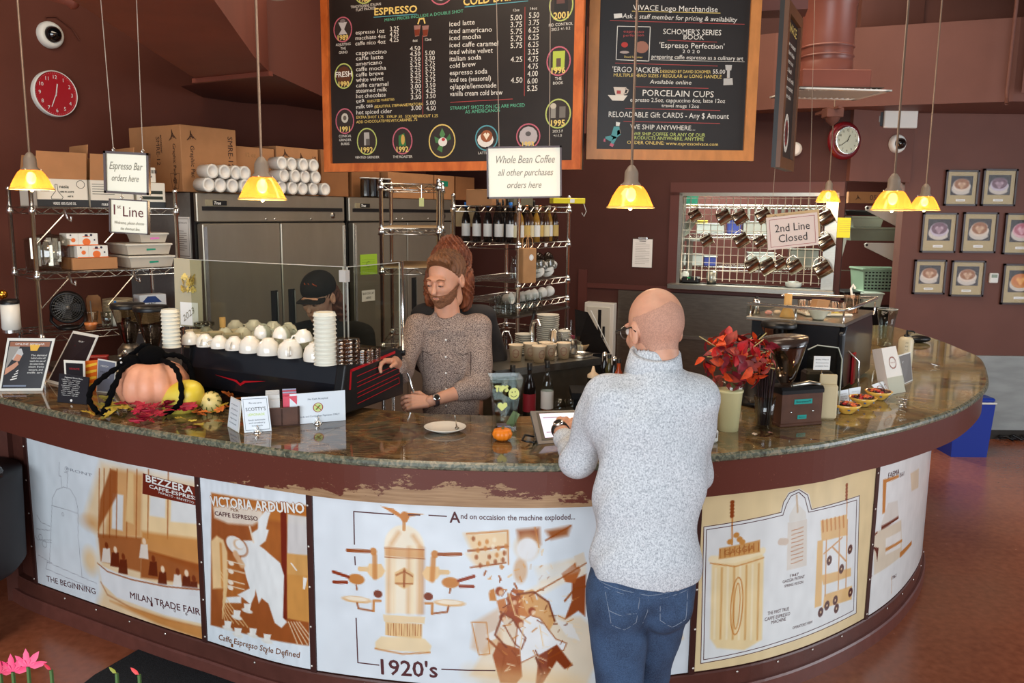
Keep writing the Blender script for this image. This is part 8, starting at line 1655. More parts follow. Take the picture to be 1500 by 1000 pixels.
t,f,w,h=q4('brochure_stand','narrow stand of dark printed cards behind the brochures','stand',[(1316,508),(1334,502),(1338,544),(1326,550)],lean=.05,th=.03,m=mat('grey printed card',(120,114,110),.4),edge=.04);ctext(t,f,[('ESPRESSO',.5,.7,.06,.6,PAPER,0),('ROAST',.5,.5,.06,.5,PAPER,0)])
p=G(1325,524);t=thing('pump_bottle','cream lotion bottle with black pump by the brochures','bottle',(p.x,p.y,p.z));MB().lathe([(0,0),(.038,0),(.040,.01),(.040,.155),(.03,.17),(.014,.175)],mat('cream bottle',(206,192,160),.4),24).build('bottle_body',t);MB().lathe([(.015,.172),(.015,.186),(.006,.188),(.006,.21),(0,.21)],BLACK,12).tube([(0,0,.208),(.03,-.01,.206),(.04,-.012,.198)],.005,BLACK,6).build('pump',t);mb=MB();f2=lambda u,v,off=0.0:V3((.0405*sin(u/.04-.35),-.0405*cos(u/.04-.35),v));[put_text(mb,'A%dI'%k,0,.06+.02*k,.008,f2,GIN,align='c')for k in range(5)];mb.build('lettering',t)
p=G(1346,488);t=thing('sunglasses_case','soft black case lying by the pump bottle','case',(p.x,p.y,p.z));MB().sphere((0,0,.025),.06,BLACK,16,10,(1.3,.7,.42)).build('case_body',t);MB().tube([(-.07,-.01,.03),(0,-.043,.028),(.07,-.01,.03)],.002,mat('grey wire'),5).build('zip',t)
p=G(1296,494);t=thing('glass_vase','tall clear flared vase behind the brochures','vase',(p.x,p.y,p.z));MB().lathe([(0,.015),(.04,.015),(.042,.06),(.045,.14),(.062,.245),(.065,.246),(.05,.14),(.048,0),(0,0)],glassmat('thick vase glass'),24).build('vase_body',t);MB().lathe([(.063,.244),(.066,.247),(.062,.249)],ED,24).build('rim',t)
for nm,lab,x,y in(('wire_ornament','twisted silver wire ornament beside the farthest bowl',1322,586),('cable_clip','tiny silver clip on the far granite',1371,524)):
    p=G(x,y);t=thing(nm,lab,'ornament',(p.x,p.y,p.z));MB().tube([(.022*sin(k*1.3),.018*cos(k*1.9),.006+.0035*k)for k in range(16 if y>550 else 5)],.0022,CHROME,6).build('wire',t);MB().lathe([(0,.004),(.012,0)],STEELD,10).build('base',t)
p=G(1257,500);t=thing('wooden_dish','small tan dish on the far inner counter','dish',(p.x,p.y,p.z));MB().lathe([(0,.003),(.04,.003),(.055,.02),(.052,.02),(.035,.008),(0,.008)],mat('oiled wood'),20).build('dish_body',t);MB().lathe([(0,.008),(.02,.01),(.015,.03),(0,.032)],mat('bamboo'),14).build('pestle',t)
for i,(x,y)in enumerate(((1109,631),(1134,627))):p=G(x,y);t=thing('fallen_petal',['cream','pink'][i]+' petal fallen on the granite before the straws','petal',(p.x,p.y,p.z));mb=MB();leaf(mb,(0,0,.005),.022,i*2,.3,mat(['cream wrap','pink wrap'][i]));mb.build('petal',t)
p=G(1052,640);t=thing('card_reader','small white card reader partly behind the customer','device',(p.x-.02,p.y,p.z),.2);MB().box((0,0,.025),(.045,.04,.05),WHITE,bev=.006).build('device_body',t);MB().box((.0,-.021,.03),(.03,.002,.02),mat('grey ink')).build('screen',t)
# left foreground: black tub table with a glass jar; blossoms poking in at the lower edge
p=V3((-2.47,3.72,0));t=thing('round_table','dark round side table at the left edge with jar','table',(p.x-.16,p.y-.05,0));MB().lathe([(.30,.30),(.33,.34),(.34,.77),(.0,.77)],mat('dark table shell',(34,32,36),.6),40).build('table_drum',t)
for a in(-.35,1.7,3.8):MB().cyl((.26*cos(a),.26*sin(a),0),(.26*cos(a),.26*sin(a),.32),.025,BLACK).build('leg',t)
t2=thing('glass_jar','little glass jar with pale lid on the dark table','jar',(t.location.x+.25,t.location.y+.0,.771));MB().lathe([(0,.003),(.05,.003),(.052,.03),(.03,.07),(.026,.09)],GLASS,20).build('jar_body',t2);MB().lathe([(.030,.085),(.030,.10),(0,.102)],PAPER,16).build('lid',t2);MB().sphere((0,0,.03),.035,GOLD,10,8,(1,1,.6)).build('sweets',t2)
for i,(x,y,s_,c_)in enumerate(((30,1000,.07,(206,50,96)),(52,992,.07,(220,70,110)),(12,1003,.06,(190,40,80)),(86,996,.04,(180,20,50)),(182,999,.04,(130,130,40)),(215,1000,.045,(200,60,60)))):
    p=aty(x,y,1.25);t=thing('flower_sprig',['tall pink blossom at the bottom left edge','second pink blossom beside the tall one','low pink blossom at the very corner','thin red petal near the floor mat','green bud at the lower edge','small red bud at the lower edge'][i],'flower',tuple(p));mb=MB();m_=mat('blossom %d'%i,c_,.5,sss=.1)
    for k in range(4 if i<3 else 1):leaf_=[(0,0),(.2,.3),(.16,.7),(0,1),(-.16,.7),(-.2,.3)];s2=s_*.42;M=MO_(.8*k-1,4,'Y')@MO_(1.35,4,'X');MB().add([(a*s2,b*s2,.2*s2*abs(a))for a,b in leaf_],[(0,1,2,3),(0,3,4,5)],m_,True,M).build('petal',t)
    MB().tube([(0,0,-.6),(0,0,0)],.003,mat('stem green',(60,90,40),.6),5).build('stem',t)
# ================================================================== PEOPLE
def U(pr,k=.02):
    """smooth union of cones ('c',a,b,ra,rb) and ellipsoids ('e',c,r[,R])"""
    def f(P):
        d=None
        for q in pr:
            x=cone(P,*q[1:5])if q[0]=='c' else elps(P,q[1],q[2],q[3]if len(q)>3 else None);d=x if d is None else sm_min(d,x,q[5]if q[0]=='c' and len(q)>5 else k)
        return d
    return f
def chain(pts,rs):return[('c',pts[i],pts[i+1],rs[i],rs[i+1])for i in range(len(pts)-1)]
def folds(f,A,w=22.,s=0.):
    def g(P):x,y,z=P[:,0]+s,P[:,1],P[:,2];return f(P)+A*(np.sin(w*(z+.5*x)+2.5*np.sin(9*x+6*z))*.6+np.sin(w*.6*(x-.9*z)+2*np.sin(11*z)+y*8)*.6)
    return g
def bbox(pr,pad=.03):
    A=[];
    for q in pr:
        if q[0]=='c':r=max(q[3],q[4]);A+=[np.array(q[1])-r,np.array(q[1])+r,np.array(q[2])-r,np.array(q[2])+r]
        else:r=np.full(3,max(q[2]));A+=[np.array(q[1])-r,np.array(q[1])+r]
    A=np.array(A,float);return A.min(0)-pad,A.max(0)+pad
def grow(pr,h,k=.02,f=None,lo=None,hi=None):
    f=f or U(pr,k);a,b=bbox(pr);return field_mesh(f,a if lo is None else lo,b if hi is None else hi,h)
def join(ms):
    V=[];Fa=[];n=0
    for v,f in ms:V.append(v);Fa.append(f+n);n+=len(v)
    return np.concatenate(V),np.concatenate(Fa)
def head_prims():
    return[('e',(0,.018,.022),(.078,.096,.096)),('e',(0,-.035,-.035),(.060,.064,.082)),('e',(0,-.048,-.078),(.044,.044,.036)),('e',(0,-.082,-.102),(.018,.016,.016)),('e',(0,-.084,.018),(.050,.018,.012)),
('c',(0,-.096,.0),(0,-.114,-.036),.007,.0115,.008),('e',(-.03,-.078,-.03),(.02,.018,.018)),('e',(.03,-.078,-.03),(.02,.018,.018)),('e',(0,-.096,-.064),(.021,.009,.005)),('e',(0,-.094,-.072),(.018,.009,.005)),('c',(0,.025,-.05),(0,.03,-.11),.052,.052)]
def head_f(pr,ear=True):
    g=U(pr,.016)
    def f(P):
        d=g(P)
        for s in(-1,1):
            e=np.linalg.norm(P-np.array((s*.030,-.106,.0)),axis=1)-.015;h=np.clip(.5-.5*(d+e)/.010,0,1);d=d*(1-h)-e*h+.010*h*(1-h)
            if ear:x=elps(P,(s*.079,.012,-.016),(.010,.021,.033));x=np.maximum(x,-elps(P,(s*.088,.004,-.012),(.006,.011,.019)));d=sm_min(d,x,.006)
        d=np.maximum(d,-(elps(P,(0,-.108,-.0682),(.020,.010,.0012))));return d
    return f
def hand_prims(w,d,n,s,curl=(.5,.5,.5,.5),L=1.0,spread=.18):
    """w wrist, d forward, n back of the hand, s towards the thumb"""
    w,d,n,s=[np.array(v,float)for v in(w,d,n,s)];d/=np.linalg.norm(d);n-=d*(n@d);n/=np.linalg.norm(n);s=s-d*(s@d)-n*(s@n);s/=np.linalg.norm(s);pr=[]
    for o in(-.024,-.008,.008,.024):pr.append(('c',w+d*.012+s*o*.7,w+d*.082*L+s*o*1.15,.0145,.0115))
    for i,o in enumerate((.029,.0095,-.010,-.028)):
        ln=(.070,.078,.072,.056)[i]*L;b=w+d*.084*L+s*o;a=0;dd=d+s*(o*spread/.03);dd/=np.linalg.norm(dd);p=b
        for j,fr in enumerate((.45,.32,.27)):
            a+=curl[i]*(.55 if j==0 else .8);q=p+(dd*cos(a)-n*sin(a))*ln*fr;pr.append(('c',p,q,(.0098,.0088,.008)[j],(.0088,.008,.0068)[j],.004));p=q
    b=w+d*.022+s*.022-n*.004;q=b+(d*.55+s*.75-n*.3)*.042;r=q+(d*.9+s*.25-n*.35)*.036;pr+=[('c',b,q,.0145,.011,.006),('c',q,r,.0105,.0078,.004)];return pr
def skinmat(nm,c):return mat(nm,c,.5,sss=.15,noise=.05,nscale=30,bump=.08,bscale=300)
def npRM(M):return np.array(M.to_3x3()),np.array(M.translation)
def xf(M,m):R,t_=npRM(M);return m[0]@R.T+t_,m[1]
def local(t,m):return m[0]-np.array(t.location),m[1]
def person(lab,base,hM,extra,skin,hpr=None,ear=True,hands=(),h=.0036):
    t=thing('person',lab,'person',base);ms=[xf(hM,grow(head_prims(),h,f=head_f(hpr or head_prims(),ear)))]
    if extra:ms.append(grow(extra,.011,.03))
    for hp in hands:ms.append(grow(hp,.003,.006))
    V,Fa=local(t,join(ms));np_obj('body',V,Fa,[skin],parent=t);return t
def wear(t,nm,m,V,Fa):v,f=local(t,(V,Fa));return np_obj(nm,v,f,[m],parent=t)
def hd(M,mb,nm,t):mb.v=[tuple(M@V3(p)-V3(t.location))for p in mb.v];return mb.build(nm,parent=t)
def hm(x,y,z,yaw,pitch=0,roll=0,s=1.0):return ME_((x,y,z))@MO_(yaw,4,'Z')@MO_(pitch,4,'X')@MO_(roll,4,'Y')@Matrix.Scale(s,4)
def hairmesh(t,M,pr,cut,m,nm='hair',A=.004,h=.004,w=60.):
    g=U(pr,.02)
    def f(P):a=np.arctan2(P[:,0],P[:,1]);return np.maximum(g(P)+A*np.sin(w*.35*a+9*np.sin(P[:,2]*24))+A*.5*np.sin(w*.9*a+30*P[:,2]),cut(P))
    V,Fa=xf(M,grow(pr,h,f=f));return wear(t,nm,m,V,Fa)
def eyes(t,M,lid=True,skin=None):
    for s in(-1,1):
        mb=MB();mb.sphere((s*.030,-.091,-.001),.0125,mat('eye white',(220,214,206),.2),12,8);mb.sphere((s*.030,-.0995,-.004),.0055,mat('eye iris',(50,60,66),.1),8,6);hd(M,mb,'eye',t)
        if lid:mb=MB();mb.sphere((s*.030,-.0915,.0005),.0136,skin,12,8,(1,1,1));mb.tube([(s*.030-.012,-.099,-.007),(s*.030,-.1065,-.0085),(s*.030+.012,-.099,-.007)],.0014,mat('eyelash',(70,44,34),.6),5);hd(M,mb,'eyelid',t)
        mb=MB();mb.tube([(s*.014,-.100,.018),(s*.030,-.101,.024),(s*.048,-.088,.018)],[.003,.0035,.002],mat('brow',(120,76,46),.8),6);hd(M,mb,'eyebrow',t)
    mb=MB();mb.tube([(-.020,-.096,-.067),(-.008,-.1055,-.0655),(0,-.1055,-.067),(.008,-.1055,-.0655),(.020,-.096,-.067)],[.001,.003,.003,.003,.001],mat('lips',(176,96,84),.45),6);hd(M,mb,'mouth',t)
SW=N('heather grey knit');n1=SW.n('ShaderNodeTexNoise',{'Scale':210.0,'Detail':3.0,'Roughness':.8,'Vector':SW.n('ShaderNodeMapping',{'Vector':SW.co,'Scale':(1,1,.8)}).outputs[0]})
SW.set('Base Color',SW.ramp(n1.outputs[0],[(.36,(150,154,160)),(.5,(196,199,203)),(.64,(220,222,224))]));SW.set('Roughness',.9);SW.set('Normal',SW.n('ShaderNodeBump',{'Height':n1.outputs[0],'Strength':.5,'Distance':.004}).outputs[0]);SW=SW.m
JE=N('blue denim');n1=JE.n('ShaderNodeTexNoise',{'Scale':9.0,'Detail':6.0,'Vector':JE.co});n2=JE.n('ShaderNodeTexNoise',{'Scale':320.0,'Vector':JE.co});JE.set('Base Color',JE.mix(.3,JE.ramp(n1.outputs[0],[(.35,(24,40,66)),(.65,(52,78,112))]),JE.ramp(n2.outputs[0],[(.35,(20,32,54)),(.65,(84,106,136))])));JE.set('Roughness',.85);JE=JE.m
# ---- customer
SK1=skinmat('customer skin',(208,152,124));hM=hm(.432,2.52,1.655,math.radians(180-38),math.radians(-14))
hM=ME_((.432,2.52,1.655))@MO_(math.radians(180+24),4,'Z')@MO_(math.radians(14),4,'X')
SHL,ELL,WRL=(.290,2.48,1.445),(.222,2.61,1.205),(.172,2.85,1.245);SHR,ELR,WRR=(.562,2.47,1.44),(.572,2.56,1.19),(.50,2.745,1.21)
hl=hand_prims(WRL,(.34,.9,.14),(.0,-.2,1),(1,-.3,0),(.2,.45,.4,.55),1.0);hr=hand_prims(WRR,(-.6,.8,0),(.3,.2,.9),(-1,-.6,0),(.9,.9,1,1),.9)
ex=[('c',(.432,2.505,1.60),(.43,2.46,1.40),.056,.055),('e',(.43,2.46,1.27),(.15,.09,.2)),('e',(.41,2.43,.92),(.13,.09,.12))]+chain([ELL,WRL],[.038,.027])+chain([ELR,WRR],[.038,.027])+chain([(.335,2.43,.86),(.35,2.43,.48),(.37,2.40,.09)],[.07,.05,.035])+chain([(.48,2.45,.86),(.465,2.56,.50),(.40,2.60,.12)],[.07,.05,.035])
cu=person('bald man in pale grey sweater and blue jeans at counter, seen from behind',(.41,2.43,0),hM,ex,SK1,hands=(hl,hr));eyes(cu,hM,False)
BUZ=mat('buzz cut scalp',(186,138,116),.75,noise=.14,nscale=260);g_=head_f(head_prims(),False)
V,Fa=xf(hM,grow(head_prims(),.0036,f=lambda P:np.maximum(np.maximum(g_(P)-.0007+.0006*np.sin(90*P[:,0])*np.sin(70*P[:,2]),.0-(P[:,1]+.35*(-P[:,2])+.004)),np.maximum(P[:,2]-.070+.9*np.abs(P[:,0])*.5,-.075-P[:,2]))));wear(cu,'hair',BUZ,V,Fa)
mb=MB();BK=mat('spectacle black',(24,22,24),.3)
for s in(-1,1):mb.tube([(s*.074,-.10,.004),(s*.080,-.03,.004),(s*.086,.012,.004),(s*.084,.03,-.012)],.0024,BK,6);mb.tube([(s*.032+.026*cos(a),-.112+.012*abs(cos(a))*(s*cos(a)>0),-.002+.020*sin(a))for a in np.linspace(0,2*PI,17)[:-1]],.0018,mat('grey wire'),5,closed=True)
mb.tube([(-.007,-.114,.004),(.007,-.114,.004)],.002,BK,5);hd(hM,mb,'spectacles',cu)
tor=[('e',(.43,2.455,1.33),(.175,.115,.20)),('e',(.422,2.44,1.15),(.172,.126,.22)),('e',(.418,2.43,.95),(.172,.132,.16)),('c',(.325,2.47,1.452),(.535,2.46,1.452),.062,.062),('c',(.43,2.46,1.47),(.432,2.49,1.555),.085,.072)]+chain([SHL,ELL],[.070,.054])+chain([ELL,(.186,2.775,1.232)],[.056,.041])+chain([SHR,ELR],[.066,.056])+chain([ELR,(.53,2.72,1.212)],[.058,.046])
ft=folds(U(tor,.045),.009,16)
def fcut(P):return np.maximum(ft(P)+.003*np.sin(70*P[:,1]+30*P[:,2])*np.clip(1.8-8*np.abs(P[:,0]-.21),0,1),np.maximum(.895+.03*(P[:,0]-.41)-P[:,2],np.maximum(-(np.linalg.norm(P-np.array((.432,2.49,1.60)),axis=1)-.054),-9.0*0-1)))
V,Fa=grow(tor,.006,f=fcut);wear(cu,'sweater',SW,V,Fa)
col=[(.432+.072*cos(a),2.482+.070*sin(a),1.548+.012*sin(a))for a in np.linspace(0,2*PI,33)[:-1]]
mb=MB();mb.lathe([(.090,-.045),(.084,.0),(.077,.034),(.069,.040),(.064,.032),(.070,-.03)],SW,32,close=True);o=mb.build('collar',cu);o.location=(.432-.41,2.485-2.43,1.553);o.rotation_euler=(.28,0,0)
# hem band and cuffs
def surf(f,x,z,y0=2.0,y1=2.6):
    ys=np.linspace(y0,y1,240);d=f(np.stack([np.full(240,x),ys,np.full(240,z)],1));i=int(np.argmax(d<0));return(x,ys[i])if d[i]<0 else(x,None)
leg_=[('e',(.412,2.43,.90),(.165,.122,.14)),('e',(.345,2.39,.83),(.09,.085,.10)),('e',(.475,2.40,.83),(.088,.08,.10))]+chain([(.335,2.43,.85),(.352,2.43,.48),(.37,2.41,.05)],[.100,.073,.062])+chain([(.485,2.45,.85),(.462,2.56,.50),(.395,2.62,.08)],[.096,.072,.060])
fl=folds(U(leg_,.018),.0035,30,.3);V,Fa=grow(leg_,.0065,f=lambda P:np.maximum(fl(P),np.maximum(P[:,2]-.955,.035-P[:,2])));wear(cu,'jeans',JE,V,Fa)
STI=mat('denim stitching',(120,130,146),.8);mb=MB()
def stitch(mb,P_,r=.0012):
    q=[]
    for(a,b)in zip(P_,P_[1:]):
        for k in range(8):x=a[0]+(b[0]-a[0])*k/8;z=a[1]+(b[1]-a[1])*k/8;s=surf(fl,x,z);q+=[(x-.41,s[1]-2.43-.0006,z)]if s[1]else[]
    if len(q)>2:mb.tube(q,r,STI,4)
for P_ in(((.285,.895),(.385,.88),(.378,.80),(.345,.775),(.305,.79),(.285,.895)),((.297,.835),(.335,.825),(.345,.832),(.382,.83)),((.27,.905),(.41,.89),(.56,.905)),((.41,.89),(.412,.83),(.40,.78)),((.445,.88),(.535,.89),(.53,.80),(.49,.775),(.452,.80),(.445,.88))):stitch(mb,P_)
mb.build('pocket_stitching',cu)
for x,y in((.37,2.44),(.395,2.66)):v,f=grow([('e',(x,y+.03,.04),(.05,.13,.045)),('c',(x,y-.02,.06),(x,y-.02,.10),.045,.04)],.009,f=lambda P,x=x,y=y:np.maximum(U([('e',(x,y+.03,.04),(.05,.13,.045)),('c',(x,y-.02,.06),(x,y-.02,.10),.045,.04)],.03)(P),.004-P[:,2]));wear(cu,'shoe',BLACK,v,f)
def ring(t,c,d,r,w,m,nm,face=None,up=(0,0,1)):
    d=V3(d).normalized();M=ME_(V3(c)-V3(t.location))@d.to_track_quat('Z','Y').to_matrix().to_4x4();mb=MB().lathe([(r,-w),(r+.003,-w),(r+.003,w),(r,w)],m,24,M=M,close=True);o=mb.build(nm,parent=t)
    if face:u=V3(up);u=(u-d*u.dot(d)).normalized();p=V3(c)-V3(t.location)+u*(r+.004);mb=MB();M2=ME_(p)@u.to_track_quat('Z','Y').to_matrix().to_4x4();mb.lathe([(.0,.004),(.016,.004),(.018,0),(.018,-.004)],CHROME,20,M=M2);mb.lathe([(.0,.0046),(.013,.0046)],BLACK,16,M=M2);mb.build('watch_face',o)
wd_=V3(WRL)-V3(ELL);ring(cu,V3(WRL)-wd_*.04,wd_,.0290,.011,BLACK,'wristwatch',True,(-.3,-.4,1))
# ---- barista
SK2=skinmat('barista skin',(200,144,116));hM=ME_((-.318,3.93,1.69))@MO_(math.radians(-26),4,'Z')@MO_(math.radians(15),4,'X')@Matrix.Scale(1.02,4)
SHL,ELL,WRL=(-.455,3.93,1.46),(-.520,3.83,1.26),(-.525,3.66,1.335);SHR,ELR,WRR=(-.155,3.95,1.45),(-.150,3.86,1.185),(-.375,3.74,1.135)
hl=hand_prims(WRL,(-.5,-.6,.1),(-.2,.1,1),(.6,-.8,0),(.8,.8,.9,.9),.95);hr=hand_prims(WRR,(-.95,-.15,.0),(0,-.7,.6),(0,-.4,1),(.6,.7,.8,.8),.95)
ex=[('c',(-.318,3.945,1.62),(-.305,3.99,1.40),.054,.07),('e',(-.305,4.0,1.27),(.14,.09,.2)),('e',(-.30,4.0,.95),(.12,.09,.12))]+chain([SHL,ELL,WRL],[.045,.038,.026])+chain([SHR,ELR,WRR],[.045,.040,.026])+chain([(-.37,4.0,.9),(-.38,4.0,.5),(-.38,4.0,.08)],[.07,.05,.04])+chain([(-.23,4.0,.9),(-.22,4.0,.5),(-.22,4.0,.08)],[.07,.05,.04])
ba=person('bearded barista in brown checked shirt working at the espresso machine',(-.30,4.0,0),hM,ex,SK2,hands=(hl,hr));eyes(ba,hM,True,SK2)
HR=mat('light brown hair',(106,66,38),.6,noise=.3,nscale=60,stretch=(1,1,.2),bump=.3,bscale=200)
hairmesh(ba,hM,[('e',(0,.022,.036),(.084,.102,.092)),('e',(.010,-.045,.092),(.058,.050,.032))],lambda P:np.maximum(-(P[:,2]-.035+(1.35)*np.minimum(P[:,1]+.03,.10)),-(elps(P,(0,-.107,.006),(.084,.080,.086)))),HR)
gb=U(head_prims(),.016);V,Fa=xf(hM,grow(head_prims(),.0036,f=lambda P:np.maximum(gb(P)-.0045+.0012*np.sin(300*P[:,0])*np.sin(260*P[:,2]),np.maximum(P[:,2]+.054-1.1*np.maximum(0,np.abs(P[:,0])-.046),np.maximum(-(elps(P,(0,-.11,-.066),(.020,.03,.007))),np.maximum(P[:,1]-.0,-.125-P[:,2]))))));wear(ba,'beard',mat('ginger beard',(122,78,52),.8,noise=.3,nscale=200),V,Fa)
CK=N('fine brown check');c1=CK.n('ShaderNodeTexNoise',{'Scale':330.0,'Detail':1.0,'Vector':CK.co});CK.set('Base Color',CK.ramp(c1.outputs[0],[(.42,(84,66,62)),(.58,(176,154,140))]));CK.set('Roughness',.85);CK=CK.m
tor=[('e',(-.305,3.99,1.32),(.165,.115,.19)),('e',(-.30,4.0,1.10),(.145,.11,.24)),('c',(-.42,3.95,1.452),(-.19,3.96,1.452),.052,.052),('c',(-.31,3.96,1.45),(-.315,3.955,1.53),.075,.055)]+chain([SHL,ELL],[.058,.052])+chain([ELL,(-.523,3.74,1.30)],[.052,.044])+chain([SHR,ELR],[.060,.056])+chain([ELR,(-.235,3.815,1.165)],[.058,.050])
f3=folds(U(tor,.035),.005,26,.7);V,Fa=grow(tor,.006,f=lambda P:np.maximum(f3(P),np.maximum(.86-P[:,2],-(np.linalg.norm(P-np.array((-.32,3.91,1.57)),axis=1)-.072))));wear(ba,'checked_shirt',CK,V,Fa)
def fpt(f,x,z,t,y0,off=.003):s=surf(f,x,z,y0,y0+.4);return V3((x,(s[1]if s[1]else y0+.2)-off,z))-V3(t.location)
for s in(-1,1):mb=MB();q=[fpt(f3,-.312+s*a,z,ba,3.7,.006)for a,z in((.012,1.45),(.085,1.44),(.075,1.50),(.05,1.525))];mb.add([tuple(v)for v in q]+[tuple(v+V3((0,.006,0)))for v in q],[(0,1,2,3),(7,6,5,4),(0,4,5,1),(1,5,6,2),(2,6,7,3),(3,7,4,0)],CK).build('collar',ba)
mb=MB();mb.tube([tuple(fpt(f3,-.312,z,ba,3.7,.0))for z in np.linspace(1.44,.95,14)],.003,CK,4);mb.build('placket',ba)
for z in(1.40,1.32,1.24,1.16,1.08):MB().sphere(tuple(fpt(f3,-.312,z,ba,3.7,.003)),.005,PAPER,8,6).build('button',ba)
for s in(-1,1):
    mb=MB();P_=[(s*.035,1.345),(s*.075,1.325),(s*.115,1.345),(s*.115,1.24),(s*.035,1.24)];q=[tuple(fpt(f3,-.308+a,z,ba,3.7,.002))for a,z in P_];mb.tube(q,.0016,mat('pocket seam',(58,44,42),.8),4,closed=True);mb.build('pocket',ba)
mb=MB();mb.sphere((0,0,0),.05,mat('navy tee',(34,40,72),.8),14,10,(1.1,.8,.8));o=mb.build('undershirt',ba);o.location=(-.012,-.04,1.475)
tr_=[('e',(-.30,4.0,.90),(.15,.11,.13))]+chain([(-.375,4.0,.85),(-.385,4.0,.45),(-.385,4.0,.06)],[.085,.065,.055])+chain([(-.225,4.0,.85),(-.215,4.0,.45),(-.215,4.0,.06)],[.085,.065,.055])
v,f=grow(tr_,.012,f=lambda P:np.maximum(U(tr_,.03)(P),.03-P[:,2]));wear(ba,'trousers',mat('dark trousers',(32,32,38),.8),v,f)
def shoes(t,P_):
    for x,y in P_:e=[('e',(x,y-.04,.04),(.048,.12,.042))];v,f=grow(e,.01,f=lambda P:np.maximum(U(e)(P),.003-P[:,2]));wear(t,'shoe',BLACK,v,f)
shoes(ba,((-.385,4.0),(-.215,4.0)))
wd_=V3(WRR)-V3(ELR);ring(ba,V3(WRR)-wd_*.10,wd_,.0285,.010,mat('watch band',(60,50,50),.5),'wristwatch',True,(0,-1,.5))
# ---- woman with long auburn hair facing the racks
DK=mat('charcoal top',(38,36,38),.85,noise=.1,nscale=30);SK3=skinmat('pale skin',(206,156,134))
hM=ME_((-.335,4.62,1.70))@MO_(math.radians(165),4,'Z')@MO_(math.radians(8),4,'X')
ex=[('c',(-.335,4.60,1.58),(-.325,4.58,1.4),.05,.06),('e',(-.32,4.58,1.25),(.13,.08,.2)),('e',(-.32,4.58,.95),(.13,.09,.12))]+chain([(-.33+.13,4.6,.9),(-.2,4.6,.08)],[.06,.04])+chain([(-.44,4.6,.9),(-.44,4.6,.08)],[.06,.04])
arms=chain([(-.50,4.60,1.42),(-.56,4.66,1.18),(-.50,4.84,1.08)],[.052,.045,.03]),chain([(-.15,4.60,1.42),(-.09,4.66,1.18),(-.16,4.84,1.08)],[.052,.045,.03])
hh=[hand_prims((-.50,4.84,1.08),(.2,.9,-.1),(0,.1,1),(1,0,0),L=.9),hand_prims((-.16,4.84,1.08),(-.2,.9,-.1),(0,.1,1),(-1,0,0),L=.9)]
wo=person('woman with long auburn hair in charcoal top, facing the back shelves',(-.32,4.6,0),hM,ex+arms[0]+arms[1],SK3,hands=hh);eyes(wo,hM,False)
AU=mat('auburn hair',(92,44,26),.55,rgb2=(136,74,44),nscale=28,stretch=(1,1,.15),bump=.6,bscale=140)
hairmesh(wo,hM,[('e',(0,.02,.035),(.108,.118,.105)),('e',(0,.04,.125),(.06,.055,.04)),('e',(0,.075,-.08),(.105,.055,.13)),('e',(-.03,.08,-.16),(.05,.04,.07)),('e',(.06,.06,-.15),(.045,.04,.08)),('e',(-.10,.04,-.12),(.04,.045,.13)),('e',(.10,.04,-.12),(.04,.045,.13))],lambda P:-elps(P,(0,-.10,-.04),(.065,.10,.10)),AU,A=.006)
tor=[('e',(-.325,4.59,1.28),(.165,.11,.22)),('e',(-.32,4.59,1.05),(.15,.11,.22)),('c',(-.45,4.6,1.43),(-.20,4.6,1.43),.062,.062)]+chain([(-.50,4.60,1.42),(-.56,4.66,1.18),(-.51,4.81,1.09)],[.064,.056,.042])+chain([(-.15,4.60,1.42),(-.09,4.66,1.18),(-.15,4.81,1.09)],[.064,.056,.042])
v,f=grow(tor,.009,f=folds(U(tor,.04),.004));wear(wo,'dark_top',DK,v,f)
tr_=[('e',(-.32,4.6,.88),(.15,.11,.13))]+chain([(-.42,4.6,.82),(-.44,4.6,.06)],[.085,.055])+chain([(-.22,4.6,.82),(-.2,4.6,.06)],[.085,.055]);v,f=grow(tr_,.012,f=lambda P:np.maximum(U(tr_,.03)(P),.03-P[:,2]));wear(wo,'trousers',mat('dark trousers'),v,f);shoes(wo,((-.44,4.6),(-.2,4.6)))
# ---- worker in a black cap
hM=ME_((-1.035,4.42,1.545))@MO_(math.radians(-18),4,'Z')@MO_(math.radians(20),4,'X')
B_=(-.99,4.52);ex=[('c',(-1.02,4.46,1.45),(-.99,4.52,1.30),.048,.06),('e',(*B_,1.15),(.13,.08,.18)),('e',(*B_,.9),(.12,.09,.12))]+chain([(-.92,4.55,.85),(-.92,4.55,.08)],[.06,.04])+chain([(-1.07,4.55,.85),(-1.07,4.55,.08)],[.06,.04])
A1,A2=[(-1.16,4.48,1.32),(-1.26,4.40,1.12),(-1.15,4.22,1.18)],[(-.82,4.50,1.32),(-.76,4.40,1.12),(-.88,4.22,1.18)]
hh=[hand_prims(A1[2],(.5,-.8,0),(0,0,1),(1,.3,0),L=.9),hand_prims(A2[2],(-.5,-.8,0),(0,0,1),(-1,.3,0),L=.9)]
cp=person('worker in a black cap with orange lettering, looking down behind the shield',(*B_,0),hM,ex+chain(A1,[.045,.04,.026])+chain(A2,[.045,.04,.026]),SK3,hands=hh);eyes(cp,hM,True,SK3)
CAPB=mat('black cap cloth',(26,24,26),.85,noise=.2,nscale=20);hc=[('e',(0,.018,.045),(.090,.108,.088))];v,f=xf(hM,grow(hc+[('e',(0,-.13,.035),(.08,.09,.02))],.004,f=lambda P:np.maximum(U(hc)(P),np.maximum(.018-.1*P[:,1]-P[:,2],-(elps(P,(0,.018,.03),(.083,.100,.085)))))));wear(cp,'cap',CAPB,v,f)
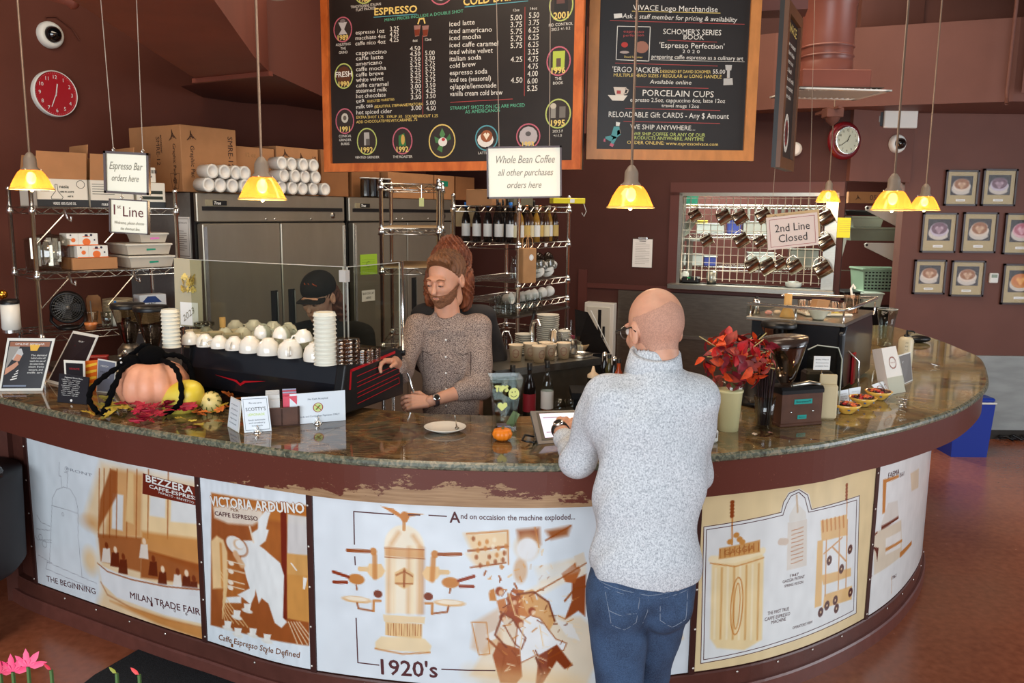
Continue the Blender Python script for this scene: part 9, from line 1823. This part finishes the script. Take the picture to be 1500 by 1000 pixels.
v,f=xf(hM,field_mesh(lambda P:np.maximum(np.abs(P[:,2]-.024-3.5*P[:,0]**2*-1)-.003,elps(P,(0,-.075,.02),(.078,.075,.2))),(-.1,-.2,-.05),(.1,-.04,.08),.004));wear(cp,'cap_brim',CAPB,v,f)
OR=mat('orange embroidery',(226,92,30),.6);mb=MB();fc=lambda u,v,off=0.0:V3((u,-.095*math.sqrt(max(.05,1-(u/.09)**2-((v)/.095)**2))+.016-off,.045+v));
for k in range(13):x=-.036+k*.006;mb.tube([tuple(fc(x,.018,.004)),tuple(fc(x+.006,.045+.008*((k*3)%4)/2,.004)),tuple(fc(x+.010,.022+.006*(k%3),.004))],.0022,OR,5)
hd(hM,mb,'cap_lettering',cp)
hairmesh(cp,hM,[('e',(.05,.07,-.09),(.05,.045,.12)),('e',(-.03,.08,-.07),(.05,.04,.08)),('e',(0,.03,.02),(.083,.096,.07))],lambda P:np.maximum(-elps(P,(0,-.09,-.03),(.09,.10,.11)),P[:,2]-.035),mat('brown hair',(84,46,32),.6,noise=.3,nscale=40))
tor=[('e',(*B_,1.17),(.17,.12,.21)),('e',(*B_,.95),(.15,.11,.15)),('c',(-1.10,4.5,1.335),(-.88,4.52,1.335),.066,.066),('c',(-1.0,4.51,1.36),(-1.01,4.48,1.42),.075,.062)]+chain(A1[:2]+[(-1.16,4.25,1.175)],[.068,.058,.044])+chain(A2[:2]+[(-.86,4.25,1.175)],[.068,.058,.044])
v,f=grow(tor,.009,f=folds(U(tor,.04),.004));wear(cp,'hoodie',mat('black hoodie',(24,23,25),.9,noise=.1,nscale=30),v,f);mb=MB()
for s in(-1,1):mb.tube([(s*.02,-.125,1.33),(s*.025,-.145,1.27),(s*.022+.01,-.15,1.22)],.003,mat('grey straw'),5)
mb.build('drawstring',cp);tr_=[('e',(-.99,4.55,.85),(.15,.11,.13))]+chain([(-.92,4.55,.8),(-.92,4.55,.06)],[.08,.055])+chain([(-1.07,4.55,.8),(-1.07,4.55,.06)],[.08,.055]);v,f=grow(tr_,.012,f=lambda P:np.maximum(U(tr_,.03)(P),.03-P[:,2]));wear(cp,'trousers',mat('dark trousers'),v,f);shoes(cp,((-.92,4.55),(-1.07,4.55)))
